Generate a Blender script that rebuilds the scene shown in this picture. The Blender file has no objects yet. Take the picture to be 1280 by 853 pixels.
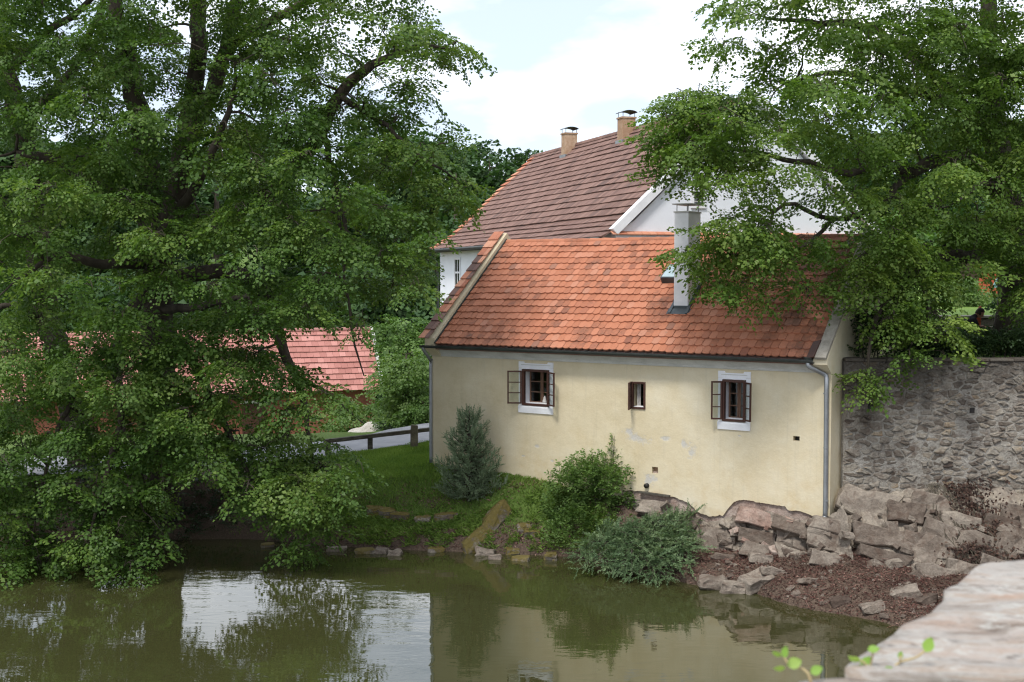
import bpy, bmesh, math, random
import numpy as np
from mathutils import Vector, Matrix, noise

random.seed(7)
sc = bpy.context.scene
col = sc.collection
RAD = math.radians

# ------------------------------------------------------------------ camera, sky, sun, exposure
ZC = 6.65                       # eye height above the pond
FPX = 1500.0                    # focal length in pixels of the 1280 px wide picture
TILT = math.atan((426.5 - 342.0) / FPX)
cam_d = bpy.data.cameras.new("camera")
cam = bpy.data.objects.new("camera", cam_d)
col.objects.link(cam)
cam.location = (0, 0, ZC)
cam.rotation_euler = (math.pi / 2 - TILT, 0, 0)
cam_d.sensor_width = 36.0
cam_d.lens = 36.0 * FPX / 1280.0
cam_d.clip_start = 0.05
cam_d.clip_end = 3000
cam_d.dof.use_dof = True
cam_d.dof.focus_distance = 27.5
cam_d.dof.aperture_fstop = 7.0
sc.camera = cam

SUN_EL, SUN_AZ = 58.0, 205.0    # compass style: azimuth clockwise from +Y (the view direction)
world = bpy.data.worlds.new("World")
sc.world = world
world.use_nodes = True
wn, wl = world.node_tree.nodes, world.node_tree.links
wn.clear()
w_out = wn.new("ShaderNodeOutputWorld")
w_bg = wn.new("ShaderNodeBackground")
w_sky = wn.new("ShaderNodeTexSky")
w_sky.sky_type = 'NISHITA'
w_sky.sun_disc = False
w_sky.sun_elevation = RAD(SUN_EL)
w_sky.sun_rotation = RAD(SUN_AZ)
w_sky.air_density = 1.0
w_sky.dust_density = 1.5
w_tc = wn.new("ShaderNodeTexCoord")
w_map = wn.new("ShaderNodeMapping")
w_map.inputs["Scale"].default_value = (1.0, 1.0, 2.6)
w_map.inputs["Location"].default_value = (6.1, 0.9, 0.1)
w_no = wn.new("ShaderNodeTexNoise")
w_no.inputs["Scale"].default_value = 3.4
w_no.inputs["Detail"].default_value = 7
w_no.inputs["Roughness"].default_value = 0.5
w_rp = wn.new("ShaderNodeValToRGB")
w_rp.color_ramp.elements[0].position = 0.42
w_rp.color_ramp.elements[1].position = 0.62
w_rp.color_ramp.elements[0].color = (0.12, 0.12, 0.12, 1)
w_mx = wn.new("ShaderNodeMixRGB")
w_mx.inputs[2].default_value = (8.8, 9.0, 9.4, 1)
wl.new(w_tc.outputs["Generated"], w_map.inputs["Vector"])
wl.new(w_map.outputs["Vector"], w_no.inputs["Vector"])
wl.new(w_no.outputs["Fac"], w_rp.inputs["Fac"])
wl.new(w_rp.outputs["Color"], w_mx.inputs[0])
w_veil = wn.new("ShaderNodeMixRGB")          # thin high cloud over the blue
w_veil.inputs[0].default_value = 0.65
w_veil.inputs[2].default_value = (3.7, 4.3, 5.3, 1)
wl.new(w_sky.outputs["Color"], w_veil.inputs[1])
wl.new(w_veil.outputs["Color"], w_mx.inputs[1])
wl.new(w_mx.outputs["Color"], w_bg.inputs["Color"])
w_bg.inputs["Strength"].default_value = 0.12
wl.new(w_bg.outputs["Background"], w_out.inputs["Surface"])

sun_d = bpy.data.lights.new("sun", 'SUN')
sun_d.energy = 1.9
sun_d.angle = RAD(12)
sun_d.color = (1.0, 0.955, 0.88)
sun = bpy.data.objects.new("sun", sun_d)
col.objects.link(sun)
_s = Vector((math.sin(RAD(SUN_AZ)) * math.cos(RAD(SUN_EL)), math.cos(RAD(SUN_AZ)) * math.cos(RAD(SUN_EL)), math.sin(RAD(SUN_EL))))
sun.rotation_euler = _s.to_track_quat('Z', 'Y').to_euler()
sun.location = _s * 60

sc.view_settings.view_transform = 'Standard'
sc.view_settings.look = 'None'
sc.view_settings.exposure = 0.82
sc.view_settings.gamma = 1.0
sc.view_settings.use_curve_mapping = False
sc.cycles.use_denoising = True
sc.cycles.use_adaptive_sampling = False
sc.cycles.sample_clamp_indirect = 4.0
sc.cycles.filter_width = 1.2
sc.cycles.max_bounces = 8
sc.cycles.diffuse_bounces = 4
sc.cycles.glossy_bounces = 3
sc.cycles.transmission_bounces = 4
sc.cycles.transparent_max_bounces = 8

# ------------------------------------------------------------------ helpers
_ct, _st = math.cos(TILT), math.sin(TILT)

def ray(px, py):
    a, b = (px - 640) / FPX, (426.5 - py) / FPX
    return Vector((a, _ct + b * _st, -_st + b * _ct))

def at(px, py, d):
    """world point seen at photo pixel (px, py) at the distance d along +Y"""
    r = ray(px, py)
    return Vector((0, 0, ZC)) + r * (d / r.y)

def on_plane(px, py, p, n):
    r = ray(px, py)
    c = Vector((0, 0, ZC))
    return c + r * ((p - c).dot(n) / r.dot(n))

def on_z(px, py, z):
    r = ray(px, py)
    return Vector((0, 0, ZC)) + r * ((z - ZC) / r.z)

def tag(o, label, cat, group=None):
    o["label"] = label
    o["category"] = cat
    if group:
        o["group"] = group
    return o

def structure(o):
    o["kind"] = "structure"
    return o

def link(name, me, mat=None, parent=None):
    o = bpy.data.objects.new(name, me)
    col.objects.link(o)
    if mat is not None and len(me.materials) == 0:
        me.materials.append(mat)
    if parent is not None:
        o.parent = parent
    return o

def mesh_of(name, verts, faces, mat=None, smooth=False):
    me = bpy.data.meshes.new(name)
    me.from_pydata([tuple(v) for v in verts], [], faces)
    if smooth:
        me.polygons.foreach_set("use_smooth", [True] * len(me.polygons))
    if mat is not None:
        me.materials.append(mat)
    me.update()
    return me

def quad_mesh(name, verts, nquads, mat, rnd=None, smooth=False):
    """verts (n*4,3) numpy, consecutive quads; rnd = one value per face"""
    me = bpy.data.meshes.new(name)
    me.vertices.add(len(verts))
    me.vertices.foreach_set("co", np.ascontiguousarray(verts, dtype=np.float32).ravel())
    me.loops.add(nquads * 4)
    me.loops.foreach_set("vertex_index", np.arange(nquads * 4, dtype=np.int32))
    me.polygons.add(nquads)
    me.polygons.foreach_set("loop_start", np.arange(0, nquads * 4, 4, dtype=np.int32))
    me.update(calc_edges=True)
    if rnd is not None:
        a = me.attributes.new("rnd", 'FLOAT', 'FACE')
        a.data.foreach_set("value", np.asarray(rnd, dtype=np.float32))
    me.materials.append(mat)
    return me

def empty(name, loc, rz=0.0):
    o = bpy.data.objects.new(name, None)
    o.empty_display_size = 0.3
    o.location = loc
    o.rotation_euler = (0, 0, rz)
    col.objects.link(o)
    return o

class MB:
    """collects boxes, prisms and tubes for one mesh object"""
    def __init__(s):
        s.v, s.f, s.r = [], [], []
    def add(s, verts, faces, rnd=0.0):
        b = len(s.v)
        s.v += [tuple(v) for v in verts]
        s.f += [tuple(i + b for i in f) for f in faces]
        s.r += [rnd] * len(faces)
        return s
    def box(s, x0, x1, y0, y1, z0, z1, rnd=0.0):
        v = [(x, y, z) for z in (z0, z1) for y in (y0, y1) for x in (x0, x1)]
        return s.add(v, [(0, 2, 3, 1), (4, 5, 7, 6), (0, 1, 5, 4), (2, 6, 7, 3), (0, 4, 6, 2), (1, 3, 7, 5)], rnd)
    def obox(s, a, b, w, h, up=(0, 0, 1)):
        """bar of section w x h from a to b"""
        a, b = Vector(a), Vector(b)
        t = (b - a).normalized()
        u = Vector(up)
        sd = t.cross(u).normalized()
        u = sd.cross(t)
        v = []
        for p in (a, b):
            for i, j in ((-1, -1), (1, -1), (1, 1), (-1, 1)):
                v.append(p + sd * (w / 2 * i) + u * (h / 2 * j))
        return s.add(v, [(3, 2, 1, 0), (4, 5, 6, 7), (0, 1, 5, 4), (1, 2, 6, 5), (2, 3, 7, 6), (3, 0, 4, 7)])
    def prism(s, poly, axis, a, b):
        """extrude a 2D polygon along axis ('x','y','z') from a to b"""
        def mk(p, t):
            return {'x': (t, p[0], p[1]), 'y': (p[0], t, p[1]), 'z': (p[0], p[1], t)}[axis]
        n = len(poly)
        v = [mk(p, a) for p in poly] + [mk(p, b) for p in poly]
        f = [tuple(range(n))[::-1], tuple(range(n, 2 * n))]
        f += [(i, (i + 1) % n, n + (i + 1) % n, n + i) for i in range(n)]
        return s.add(v, f)
    def tube(s, pts, rad, sides=8, cap=True):
        v, f = tube_geo(pts, rad, sides, cap)
        return s.add(v, f)
    def build(s, name, mat, parent=None, smooth=False, bevel=0.0):
        me = mesh_of(name, s.v, s.f, None, smooth)
        bm = bmesh.new()
        bm.from_mesh(me)
        bmesh.ops.recalc_face_normals(bm, faces=bm.faces)
        if bevel > 0:
            bmesh.ops.bevel(bm, geom=list(bm.edges), offset=bevel, segments=1, affect='EDGES', clamp_overlap=True)
        else:
            pass
        bm.to_mesh(me)
        bm.free()
        if bevel == 0 and any(s.r):
            a = me.attributes.new("rnd", 'FLOAT', 'FACE')
            a.data.foreach_set("value", s.r)
        return link(name, me, mat, parent)

def tube_geo(pts, rad, sides=8, cap=True):
    pts = [Vector(p) for p in pts]
    n = len(pts)
    if not hasattr(rad, '__len__'):
        rad = [rad] * n
    v, f = [], []
    ref = None
    for i, p in enumerate(pts):
        t = (pts[min(i + 1, n - 1)] - pts[max(i - 1, 0)])
        t = t.normalized() if t.length > 1e-9 else Vector((0, 0, 1))
        if ref is None:
            ref = Vector((1, 0, 0)) if abs(t.x) < 0.8 else Vector((0, 1, 0))
        a = (ref - t * ref.dot(t)).normalized()
        ref = a
        b = t.cross(a)
        for k in range(sides):
            g = 2 * math.pi * k / sides
            v.append(p + (a * math.cos(g) + b * math.sin(g)) * rad[i])
    for i in range(n - 1):
        for k in range(sides):
            k2 = (k + 1) % sides
            f.append((i * sides + k, i * sides + k2, (i + 1) * sides + k2, (i + 1) * sides + k))
    if cap:
        f.append(tuple(range(sides))[::-1])
        f.append(tuple(range((n - 1) * sides, n * sides)))
    return v, f

def smooth_path(pts, rad, step=0.35, jit=0.0, rng=random):
    """Catmull-Rom through hand placed points"""
    P = [Vector(p) for p in pts]
    P = [P[0] * 2 - P[1]] + P + [P[-1] * 2 - P[-2]]
    R = [rad[0]] + list(rad) + [rad[-1]]
    out, ro = [], []
    for i in range(1, len(P) - 2):
        n = max(2, int((P[i + 1] - P[i]).length / step))
        for k in range(n):
            t = k / n
            a, b, c, d = P[i - 1], P[i], P[i + 1], P[i + 2]
            q = 0.5 * ((2 * b) + (c - a) * t + (2 * a - 5 * b + 4 * c - d) * t * t + (3 * b - a - 3 * c + d) * t ** 3)
            if jit and not (i == 1 and k == 0):
                q = q + Vector((rng.gauss(0, jit), rng.gauss(0, jit), rng.gauss(0, jit)))
            out.append(q)
            ro.append(R[i] * (1 - t) + R[i + 1] * t)
    out.append(P[-2])
    ro.append(R[-2])
    return out, ro

# ------------------------------------------------------------------ materials
def nmat(name):
    m = bpy.data.materials.new(name)
    m.use_nodes = True
    nt = m.node_tree
    b = nt.nodes["Principled BSDF"]
    b.inputs["Specular IOR Level"].default_value = 0.25
    return m, nt.nodes, nt.links, b

def ramp(n, stops):
    r = n.new("ShaderNodeValToRGB")
    e = r.color_ramp.elements
    while len(e) > 1:
        e.remove(e[-1])
    e[0].position = stops[0][0]
    e[0].color = (*stops[0][1], 1)
    for p, c in stops[1:]:
        x = e.new(p)
        x.color = (*c, 1)
    return r

def noise_node(n, l, vec, scale, detail=5, rough=0.55, dist=0.0):
    t = n.new("ShaderNodeTexNoise")
    t.inputs["Scale"].default_value = scale
    t.inputs["Detail"].default_value = detail
    t.inputs["Roughness"].default_value = rough
    t.inputs["Distortion"].default_value = dist
    l.new(vec, t.inputs["Vector"])
    return t

def pos_node(n, l, scale=(1, 1, 1), rot=(0, 0, 0)):
    g = n.new("ShaderNodeNewGeometry")
    if scale == (1, 1, 1) and rot == (0, 0, 0):
        return g.outputs["Position"]
    m = n.new("ShaderNodeMapping")
    m.inputs["Scale"].default_value = scale
    m.inputs["Rotation"].default_value = rot
    l.new(g.outputs["Position"], m.inputs["Vector"])
    return m.outputs["Vector"]

def mixc(n, l, fac, a, b, mode='MIX'):
    x = n.new("ShaderNodeMixRGB")
    x.blend_type = mode
    for sock, val in ((0, fac), (1, a), (2, b)):
        if hasattr(val, 'is_linked') or isinstance(val, bpy.types.NodeSocket):
            l.new(val, x.inputs[sock])
        elif isinstance(val, (int, float)):
            x.inputs[sock].default_value = val if sock == 0 else (val, val, val, 1)
        else:
            x.inputs[sock].default_value = (*val, 1)
    return x.outputs[0]

def mathn(n, l, op, a, b=None, clamp=False):
    x = n.new("ShaderNodeMath")
    x.operation = op
    x.use_clamp = clamp
    for i, val in enumerate((a, b)):
        if val is None:
            continue
        if isinstance(val, bpy.types.NodeSocket):
            l.new(val, x.inputs[i])
        else:
            x.inputs[i].default_value = val
    return x.outputs[0]

def bump(n, l, b, height, strength=0.3, distance=0.02):
    x = n.new("ShaderNodeBump")
    x.inputs["Strength"].default_value = strength
    x.inputs["Distance"].default_value = distance
    l.new(height, x.inputs["Height"])
    l.new(x.outputs["Normal"], b.inputs["Normal"])
    return x

def M(name, stops, scale=3.0, rough=0.85, bscale=25.0, bstr=0.3, bdist=0.01, detail=6, vscale=(1, 1, 1), fine=0.25, spec=0.25, metal=0.0, rnd=0.0):
    """noise-coloured surface with fine grain and relief; rnd mixes in a per-piece tone"""
    m, n, l, b = nmat(name)
    p = pos_node(n, l, vscale)
    t = noise_node(n, l, p, scale, detail, 0.6)
    fac = t.outputs["Fac"]
    if rnd > 0:
        oi = n.new("ShaderNodeObjectInfo")
        at_ = n.new("ShaderNodeAttribute")
        at_.attribute_name = "rnd"
        r = mathn(n, l, 'FRACT', mathn(n, l, 'ADD', oi.outputs["Random"], at_.outputs["Fac"]))
        r = mathn(n, l, 'MULTIPLY', mathn(n, l, 'SUBTRACT', r, 0.5), rnd)
        fac = mathn(n, l, 'ADD', fac, r, True)
    c = ramp(n, stops)
    l.new(fac, c.inputs["Fac"])
    t2 = noise_node(n, l, p, bscale, 4, 0.65)
    k = mathn(n, l, 'ADD', mathn(n, l, 'MULTIPLY', t2.outputs["Fac"], fine * 2), 1 - fine)
    l.new(mixc(n, l, 1.0, c.outputs["Color"], k, 'MULTIPLY'), b.inputs["Base Color"])
    b.inputs["Roughness"].default_value = rough
    b.inputs["Specular IOR Level"].default_value = spec
    b.inputs["Metallic"].default_value = metal
    if bstr > 0:
        bump(n, l, b, t2.outputs["Fac"], bstr, bdist)
    return m

def leaf_mat(name, dark, mid, light, trans=0.42, rough=0.5, spec=0.3):
    m, n, l, b = nmat(name)
    a = n.new("ShaderNodeAttribute")
    a.attribute_name = "rnd"
    p = pos_node(n, l)
    t = noise_node(n, l, p, 0.55, 2)
    f = mathn(n, l, 'ADD', mathn(n, l, 'MULTIPLY', a.outputs["Fac"], 0.75), mathn(n, l, 'MULTIPLY', mathn(n, l, 'SUBTRACT', t.outputs["Fac"], 0.32), 0.7), True)
    c = ramp(n, [(0.0, dark), (0.5, mid), (1.0, light)])
    l.new(f, c.inputs["Fac"])
    l.new(c.outputs["Color"], b.inputs["Base Color"])
    b.inputs["Roughness"].default_value = rough
    b.inputs["Specular IOR Level"].default_value = spec
    tr = n.new("ShaderNodeBsdfTranslucent")
    l.new(mixc(n, l, 1.0, c.outputs["Color"], (1.15, 1.25, 0.55), 'MULTIPLY'), tr.inputs["Color"])
    mx = n.new("ShaderNodeMixShader")
    mx.inputs[0].default_value = trans
    l.new(b.outputs[0], mx.inputs[1])
    l.new(tr.outputs[0], mx.inputs[2])
    l.new(mx.outputs[0], n["Material Output"].inputs["Surface"])
    return m

mat = {}
mat['bark'] = M('bark', [(0.3, (0.030, 0.024, 0.018)), (0.6, (0.075, 0.062, 0.048)), (0.8, (0.13, 0.125, 0.105))], 2.5, 0.95, 30, 0.8, 0.03, vscale=(1, 1, 0.3))
mat['twig'] = M('twig', [(0.3, (0.05, 0.042, 0.03)), (0.7, (0.12, 0.105, 0.08))], 5, 0.95, 30, 0.3, 0.01)
mat['linden'] = leaf_mat('linden_leaf', (0.030, 0.072, 0.017), (0.086, 0.160, 0.032), (0.215, 0.290, 0.072))
mat['linden_b'] = leaf_mat('linden_leaf_b', (0.038, 0.085, 0.018), (0.108, 0.188, 0.035), (0.250, 0.325, 0.077))
mat['forest'] = leaf_mat('forest_leaf', (0.018, 0.045, 0.016), (0.038, 0.085, 0.024), (0.085, 0.150, 0.04), 0.25, 0.6)
mat['shrub'] = leaf_mat('shrub_leaf', (0.060, 0.118, 0.032), (0.125, 0.210, 0.058), (0.25, 0.34, 0.12), 0.4)
mat['bush'] = leaf_mat('bush_leaf', (0.045, 0.095, 0.022), (0.10, 0.185, 0.045), (0.20, 0.30, 0.09), 0.35)
mat['spruce'] = leaf_mat('spruce_needle', (0.075, 0.115, 0.058), (0.155, 0.215, 0.125), (0.29, 0.36, 0.24), 0.15)
mat['juniper'] = leaf_mat('juniper_needle', (0.055, 0.105, 0.046), (0.125, 0.195, 0.095), (0.25, 0.32, 0.16), 0.18)
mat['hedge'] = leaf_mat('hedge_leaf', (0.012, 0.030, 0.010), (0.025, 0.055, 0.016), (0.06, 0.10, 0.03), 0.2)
mat['grass'] = leaf_mat('grass_blade', (0.085, 0.155, 0.030), (0.155, 0.250, 0.048), (0.25, 0.34, 0.085), 0.35, 0.7)
mat['deadivy'] = leaf_mat('withered_leaf', (0.022, 0.012, 0.010), (0.045, 0.024, 0.018), (0.12, 0.07, 0.05), 0.1, 0.8)
mat['litter'] = leaf_mat('leaf_litter', (0.035, 0.016, 0.014), (0.115, 0.050, 0.040), (0.33, 0.21, 0.17), 0.05, 0.9)
mat['sprig'] = leaf_mat('sprig_leaf', (0.16, 0.30, 0.05), (0.24, 0.40, 0.08), (0.36, 0.48, 0.14), 0.45, 0.45)
mat['stone_pale'] = M('stone_pale', [(0.3, (0.20, 0.18, 0.15)), (0.7, (0.40, 0.37, 0.32))], 4, 0.9, 40, 0.6, 0.02, rnd=0.25)
mat['wood_dark'] = M('wood_dark', [(0.3, (0.035, 0.014, 0.010)), (0.7, (0.085, 0.035, 0.024))], 12, 0.55, 60, 0.15, 0.004, vscale=(6, 6, 1), spec=0.35)
mat['wood_inner'] = M('wood_inner', [(0.3, (0.10, 0.055, 0.035)), (0.7, (0.20, 0.115, 0.075))], 10, 0.6, 60, 0.15, 0.004, vscale=(6, 6, 1))
mat['wood_old'] = M('wood_old', [(0.3, (0.045, 0.040, 0.034)), (0.7, (0.13, 0.12, 0.10))], 6, 0.9, 40, 0.5, 0.01, vscale=(1, 1, 3))
mat['wood_red'] = M('wood_red', [(0.3, (0.26, 0.055, 0.028)), (0.7, (0.42, 0.10, 0.05))], 6, 0.8, 40, 0.3, 0.01, vscale=(6, 6, 1))
mat['white_trim'] = M('white_trim', [(0.3, (0.70, 0.71, 0.74)), (0.7, (0.80, 0.81, 0.84))], 3, 0.9, 30, 0.2, 0.006, fine=0.06)
mat['cornice'] = M('cornice_plaster', [(0.25, (0.36, 0.36, 0.335)), (0.5, (0.50, 0.50, 0.475)), (0.75, (0.60, 0.60, 0.575))], 2.2, 0.92, 30, 0.3, 0.006, fine=0.15, vscale=(1, 1, 2.5))
mat['white_wall'] = M('white_wall', [(0.3, (0.72, 0.75, 0.81)), (0.7, (0.79, 0.82, 0.88))], 0.8, 0.92, 25, 0.2, 0.006, fine=0.05)
mat['cream_wall'] = M('cream_wall', [(0.3, (0.55, 0.53, 0.47)), (0.7, (0.68, 0.66, 0.60))], 0.8, 0.92, 25, 0.2, 0.006, fine=0.08)
mat['zinc'] = M('zinc', [(0.3, (0.22, 0.235, 0.25)), (0.7, (0.33, 0.345, 0.36))], 3, 0.45, 40, 0.1, 0.003, fine=0.1, metal=0.6, spec=0.5)
mat['gutter'] = M('gutter_metal', [(0.3, (0.022, 0.026, 0.024)), (0.7, (0.055, 0.062, 0.058))], 3, 0.55, 40, 0.1, 0.003, fine=0.2, spec=0.4)
mat['flash'] = M('flashing', [(0.3, (0.04, 0.05, 0.055)), (0.7, (0.09, 0.11, 0.12))], 3, 0.45, 40, 0.1, 0.003, metal=0.4, spec=0.5)
mat['black'] = M('black_metal', [(0.3, (0.015, 0.014, 0.013)), (0.7, (0.035, 0.032, 0.03))], 5, 0.5, 40, 0.1, 0.003)
mat['brick'] = M('chimney_brick', [(0.3, (0.34, 0.22, 0.14)), (0.6, (0.47, 0.35, 0.25)), (0.8, (0.55, 0.46, 0.36))], 5, 0.9, 30, 0.4, 0.01, rnd=0.5)
mat['post_stone'] = M('post_stone', [(0.3, (0.10, 0.085, 0.065)), (0.7, (0.21, 0.19, 0.15))], 5, 0.95, 40, 0.6, 0.02)
mat['mortar_pale'] = M('mortar_pale', [(0.3, (0.40, 0.36, 0.30)), (0.7, (0.52, 0.47, 0.40))], 5, 0.95, 30, 0.4, 0.01)
mat['asphalt'] = M('asphalt', [(0.3, (0.22, 0.225, 0.24)), (0.7, (0.32, 0.325, 0.345))], 1.2, 0.9, 60, 0.3, 0.005, fine=0.15)
mat['gravel'] = M('gravel', [(0.3, (0.16, 0.13, 0.11)), (0.7, (0.30, 0.26, 0.22))], 3, 0.95, 60, 0.6, 0.02)
mat['room'] = M('room', [(0.3, (0.055, 0.05, 0.045)), (0.7, (0.08, 0.075, 0.07))], 2, 0.9, 20, 0, 0)
mat['curtain'] = M('curtain', [(0.3, (0.50, 0.48, 0.46)), (0.7, (0.68, 0.66, 0.64))], 6, 0.9, 30, 0.3, 0.01, vscale=(8, 8, 0.4))
mat['cloth'] = M('dark_cloth', [(0.3, (0.012, 0.012, 0.016)), (0.7, (0.03, 0.03, 0.036))], 8, 0.9, 60, 0.3, 0.005)
mat['skin'] = M('skin', [(0.3, (0.36, 0.18, 0.12)), (0.7, (0.48, 0.26, 0.18))], 6, 0.6, 60, 0.1, 0.003, fine=0.1)
mat['hair'] = M('hair', [(0.3, (0.015, 0.010, 0.008)), (0.7, (0.04, 0.028, 0.02))], 30, 0.6, 90, 0.5, 0.01)
mat['terracotta'] = M('terracotta', [(0.3, (0.36, 0.14, 0.08)), (0.7, (0.50, 0.22, 0.13))], 6, 0.85, 40, 0.3, 0.005)
mat['teal'] = M('teal_cloth', [(0.3, (0.22, 0.46, 0.44)), (0.7, (0.32, 0.58, 0.55))], 3, 0.85, 40, 0.1, 0.003, fine=0.08)
mat['sand'] = M('sand', [(0.3, (0.36, 0.33, 0.29)), (0.7, (0.52, 0.49, 0.45))], 3, 0.95, 50, 0.4, 0.02)

# glass: a thin pane that lets most light through
m, n, l, b = nmat('window_glass')
gl = n.new("ShaderNodeBsdfGlossy"); gl.inputs["Roughness"].default_value = 0.03
tp = n.new("ShaderNodeBsdfTransparent"); tp.inputs["Color"].default_value = (0.93, 0.95, 0.94, 1)
lwt = n.new("ShaderNodeLayerWeight"); lwt.inputs["Blend"].default_value = 0.5
fr = n.new("ShaderNodeMath"); fr.operation = 'MULTIPLY_ADD'; fr.inputs[1].default_value = 0.75; fr.inputs[2].default_value = 0.04
fp = n.new("ShaderNodeMath"); fp.operation = 'POWER'; fp.inputs[1].default_value = 4.0
l.new(lwt.outputs["Facing"], fp.inputs[0]); l.new(fp.outputs[0], fr.inputs[0])
mx = n.new("ShaderNodeMixShader")
l.new(fr.outputs[0], mx.inputs[0]); l.new(tp.outputs[0], mx.inputs[1]); l.new(gl.outputs[0], mx.inputs[2])
l.new(mx.outputs[0], n["Material Output"].inputs["Surface"])
mat['glass'] = m

# clay tiles: orange-red to brown, each tile its own tone, lichen stains
def tile_mat(name, stops, dark_tone, dark_from, lichen=0.35):
    m, n, l, b = nmat(name)
    p = pos_node(n, l)
    oi = n.new("ShaderNodeObjectInfo")
    a = n.new("ShaderNodeAttribute"); a.attribute_name = "rnd"
    r = mathn(n, l, 'FRACT', mathn(n, l, 'ADD', oi.outputs["Random"], a.outputs["Fac"]))
    c = ramp(n, stops)
    l.new(r, c.inputs["Fac"])
    t = noise_node(n, l, p, 1.1, 6, 0.65)
    t2 = noise_node(n, l, p, 14, 5, 0.7)
    # noisy blotches of the darker tone, growing stronger towards +X
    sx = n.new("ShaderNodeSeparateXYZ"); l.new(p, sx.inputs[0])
    right = mathn(n, l, 'MULTIPLY', mathn(n, l, 'SUBTRACT', sx.outputs["X"], dark_from), 0.10)
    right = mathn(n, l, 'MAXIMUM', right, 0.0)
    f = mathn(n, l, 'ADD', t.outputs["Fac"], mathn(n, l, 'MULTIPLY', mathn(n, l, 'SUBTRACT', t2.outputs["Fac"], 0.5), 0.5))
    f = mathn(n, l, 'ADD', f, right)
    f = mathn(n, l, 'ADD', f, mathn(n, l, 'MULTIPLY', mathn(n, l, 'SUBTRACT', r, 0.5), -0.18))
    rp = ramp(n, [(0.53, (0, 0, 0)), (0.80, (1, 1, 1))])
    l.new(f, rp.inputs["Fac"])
    c2 = mixc(n, l, mathn(n, l, 'MULTIPLY', rp.outputs["Color"], 0.72), c.outputs["Color"], dark_tone)
    t3 = noise_node(n, l, p, 45, 4, 0.7)
    k = mathn(n, l, 'ADD', mathn(n, l, 'MULTIPLY', t3.outputs["Fac"], 0.6), 0.70)
    c3 = mixc(n, l, 1.0, c2, k, 'MULTIPLY')
    t4 = noise_node(n, l, p, 9, 3, 0.5)
    lp = ramp(n, [(0.66, (0, 0, 0)), (0.72, (1, 1, 1))])
    l.new(t4.outputs["Fac"], lp.inputs["Fac"])
    c4 = mixc(n, l, mathn(n, l, 'MULTIPLY', lp.outputs["Color"], lichen), c3, (0.20, 0.18, 0.13))
    l.new(c4, b.inputs["Base Color"])
    b.inputs["Roughness"].default_value = 0.85
    bump(n, l, b, t3.outputs["Fac"], 0.35, 0.01)
    return m
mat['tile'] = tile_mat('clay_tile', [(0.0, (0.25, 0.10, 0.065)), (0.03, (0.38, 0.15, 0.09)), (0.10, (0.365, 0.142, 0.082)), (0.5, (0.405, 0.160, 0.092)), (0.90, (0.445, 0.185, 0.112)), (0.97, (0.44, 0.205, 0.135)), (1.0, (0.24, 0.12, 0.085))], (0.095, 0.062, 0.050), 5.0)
mat['tile_old'] = tile_mat('old_clay_tile', [(0.0, (0.150, 0.088, 0.072)), (0.5, (0.188, 0.110, 0.090)), (1.0, (0.23, 0.140, 0.115))], (0.095, 0.066, 0.06), 40.0, 0.2)
mat['tile_pink'] = tile_mat('pale_clay_tile', [(0.0, (0.33, 0.14, 0.12)), (0.5, (0.405, 0.18, 0.155)), (1.0, (0.48, 0.235, 0.205))], (0.30, 0.14, 0.11), 60.0, 0.1)
mat['tile_new'] = tile_mat('verge_clay_tile', [(0.0, (0.40, 0.15, 0.09)), (0.5, (0.50, 0.21, 0.13)), (1.0, (0.58, 0.30, 0.20))], (0.28, 0.12, 0.08), 40.0, 0.15)

# ------------------------------------------------------------------ the cottage's frame of reference
HL = at(540, 429, 31.0)
HR = at(1040, 449, 25.5)
_u = Vector((HR.x - HL.x, HR.y - HL.y, 0))
HLEN = _u.length
HU = _u.normalized()
HV = Vector((-HU.y, HU.x, 0))
HROT = math.atan2(HU.y, HU.x)
HW = 6.34
H0 = Vector((HL.x, HL.y, 0))

def wall_uz(px, py, off=0.0):
    """cottage front wall: pixel -> (along the wall, height)"""
    p = on_plane(px, py, H0 + HV * off, HV)
    return (p - H0).dot(HU), p.z

def yfoot(x):
    """front line of the cottage and, right of it, of the retaining wall"""
    y = HL.y + (x - HL.x) * HU.y / HU.x
    return np.where(x < 7.1, y, 26.0)

# plaster, with flaked patches at their own places
m, n, l, b = nmat('ochre_plaster')
tc = n.new("ShaderNodeTexCoord")
ob = tc.outputs["Object"]
t1 = noise_node(n, l, ob, 0.45, 5, 0.6)
t2 = noise_node(n, l, ob, 2.3, 6, 0.65)
t3 = noise_node(n, l, ob, 22, 5, 0.7)
f = mathn(n, l, 'ADD', mathn(n, l, 'MULTIPLY', t1.outputs["Fac"], 0.6), mathn(n, l, 'MULTIPLY', t2.outputs["Fac"], 0.4))
c = ramp(n, [(0.33, (0.53, 0.45, 0.295)), (0.5, (0.60, 0.525, 0.37)), (0.68, (0.65, 0.595, 0.46))])
l.new(f, c.inputs["Fac"])
sx = n.new("ShaderNodeSeparateXYZ"); l.new(ob, sx.inputs[0])
cur = c.outputs["Color"]
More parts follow.
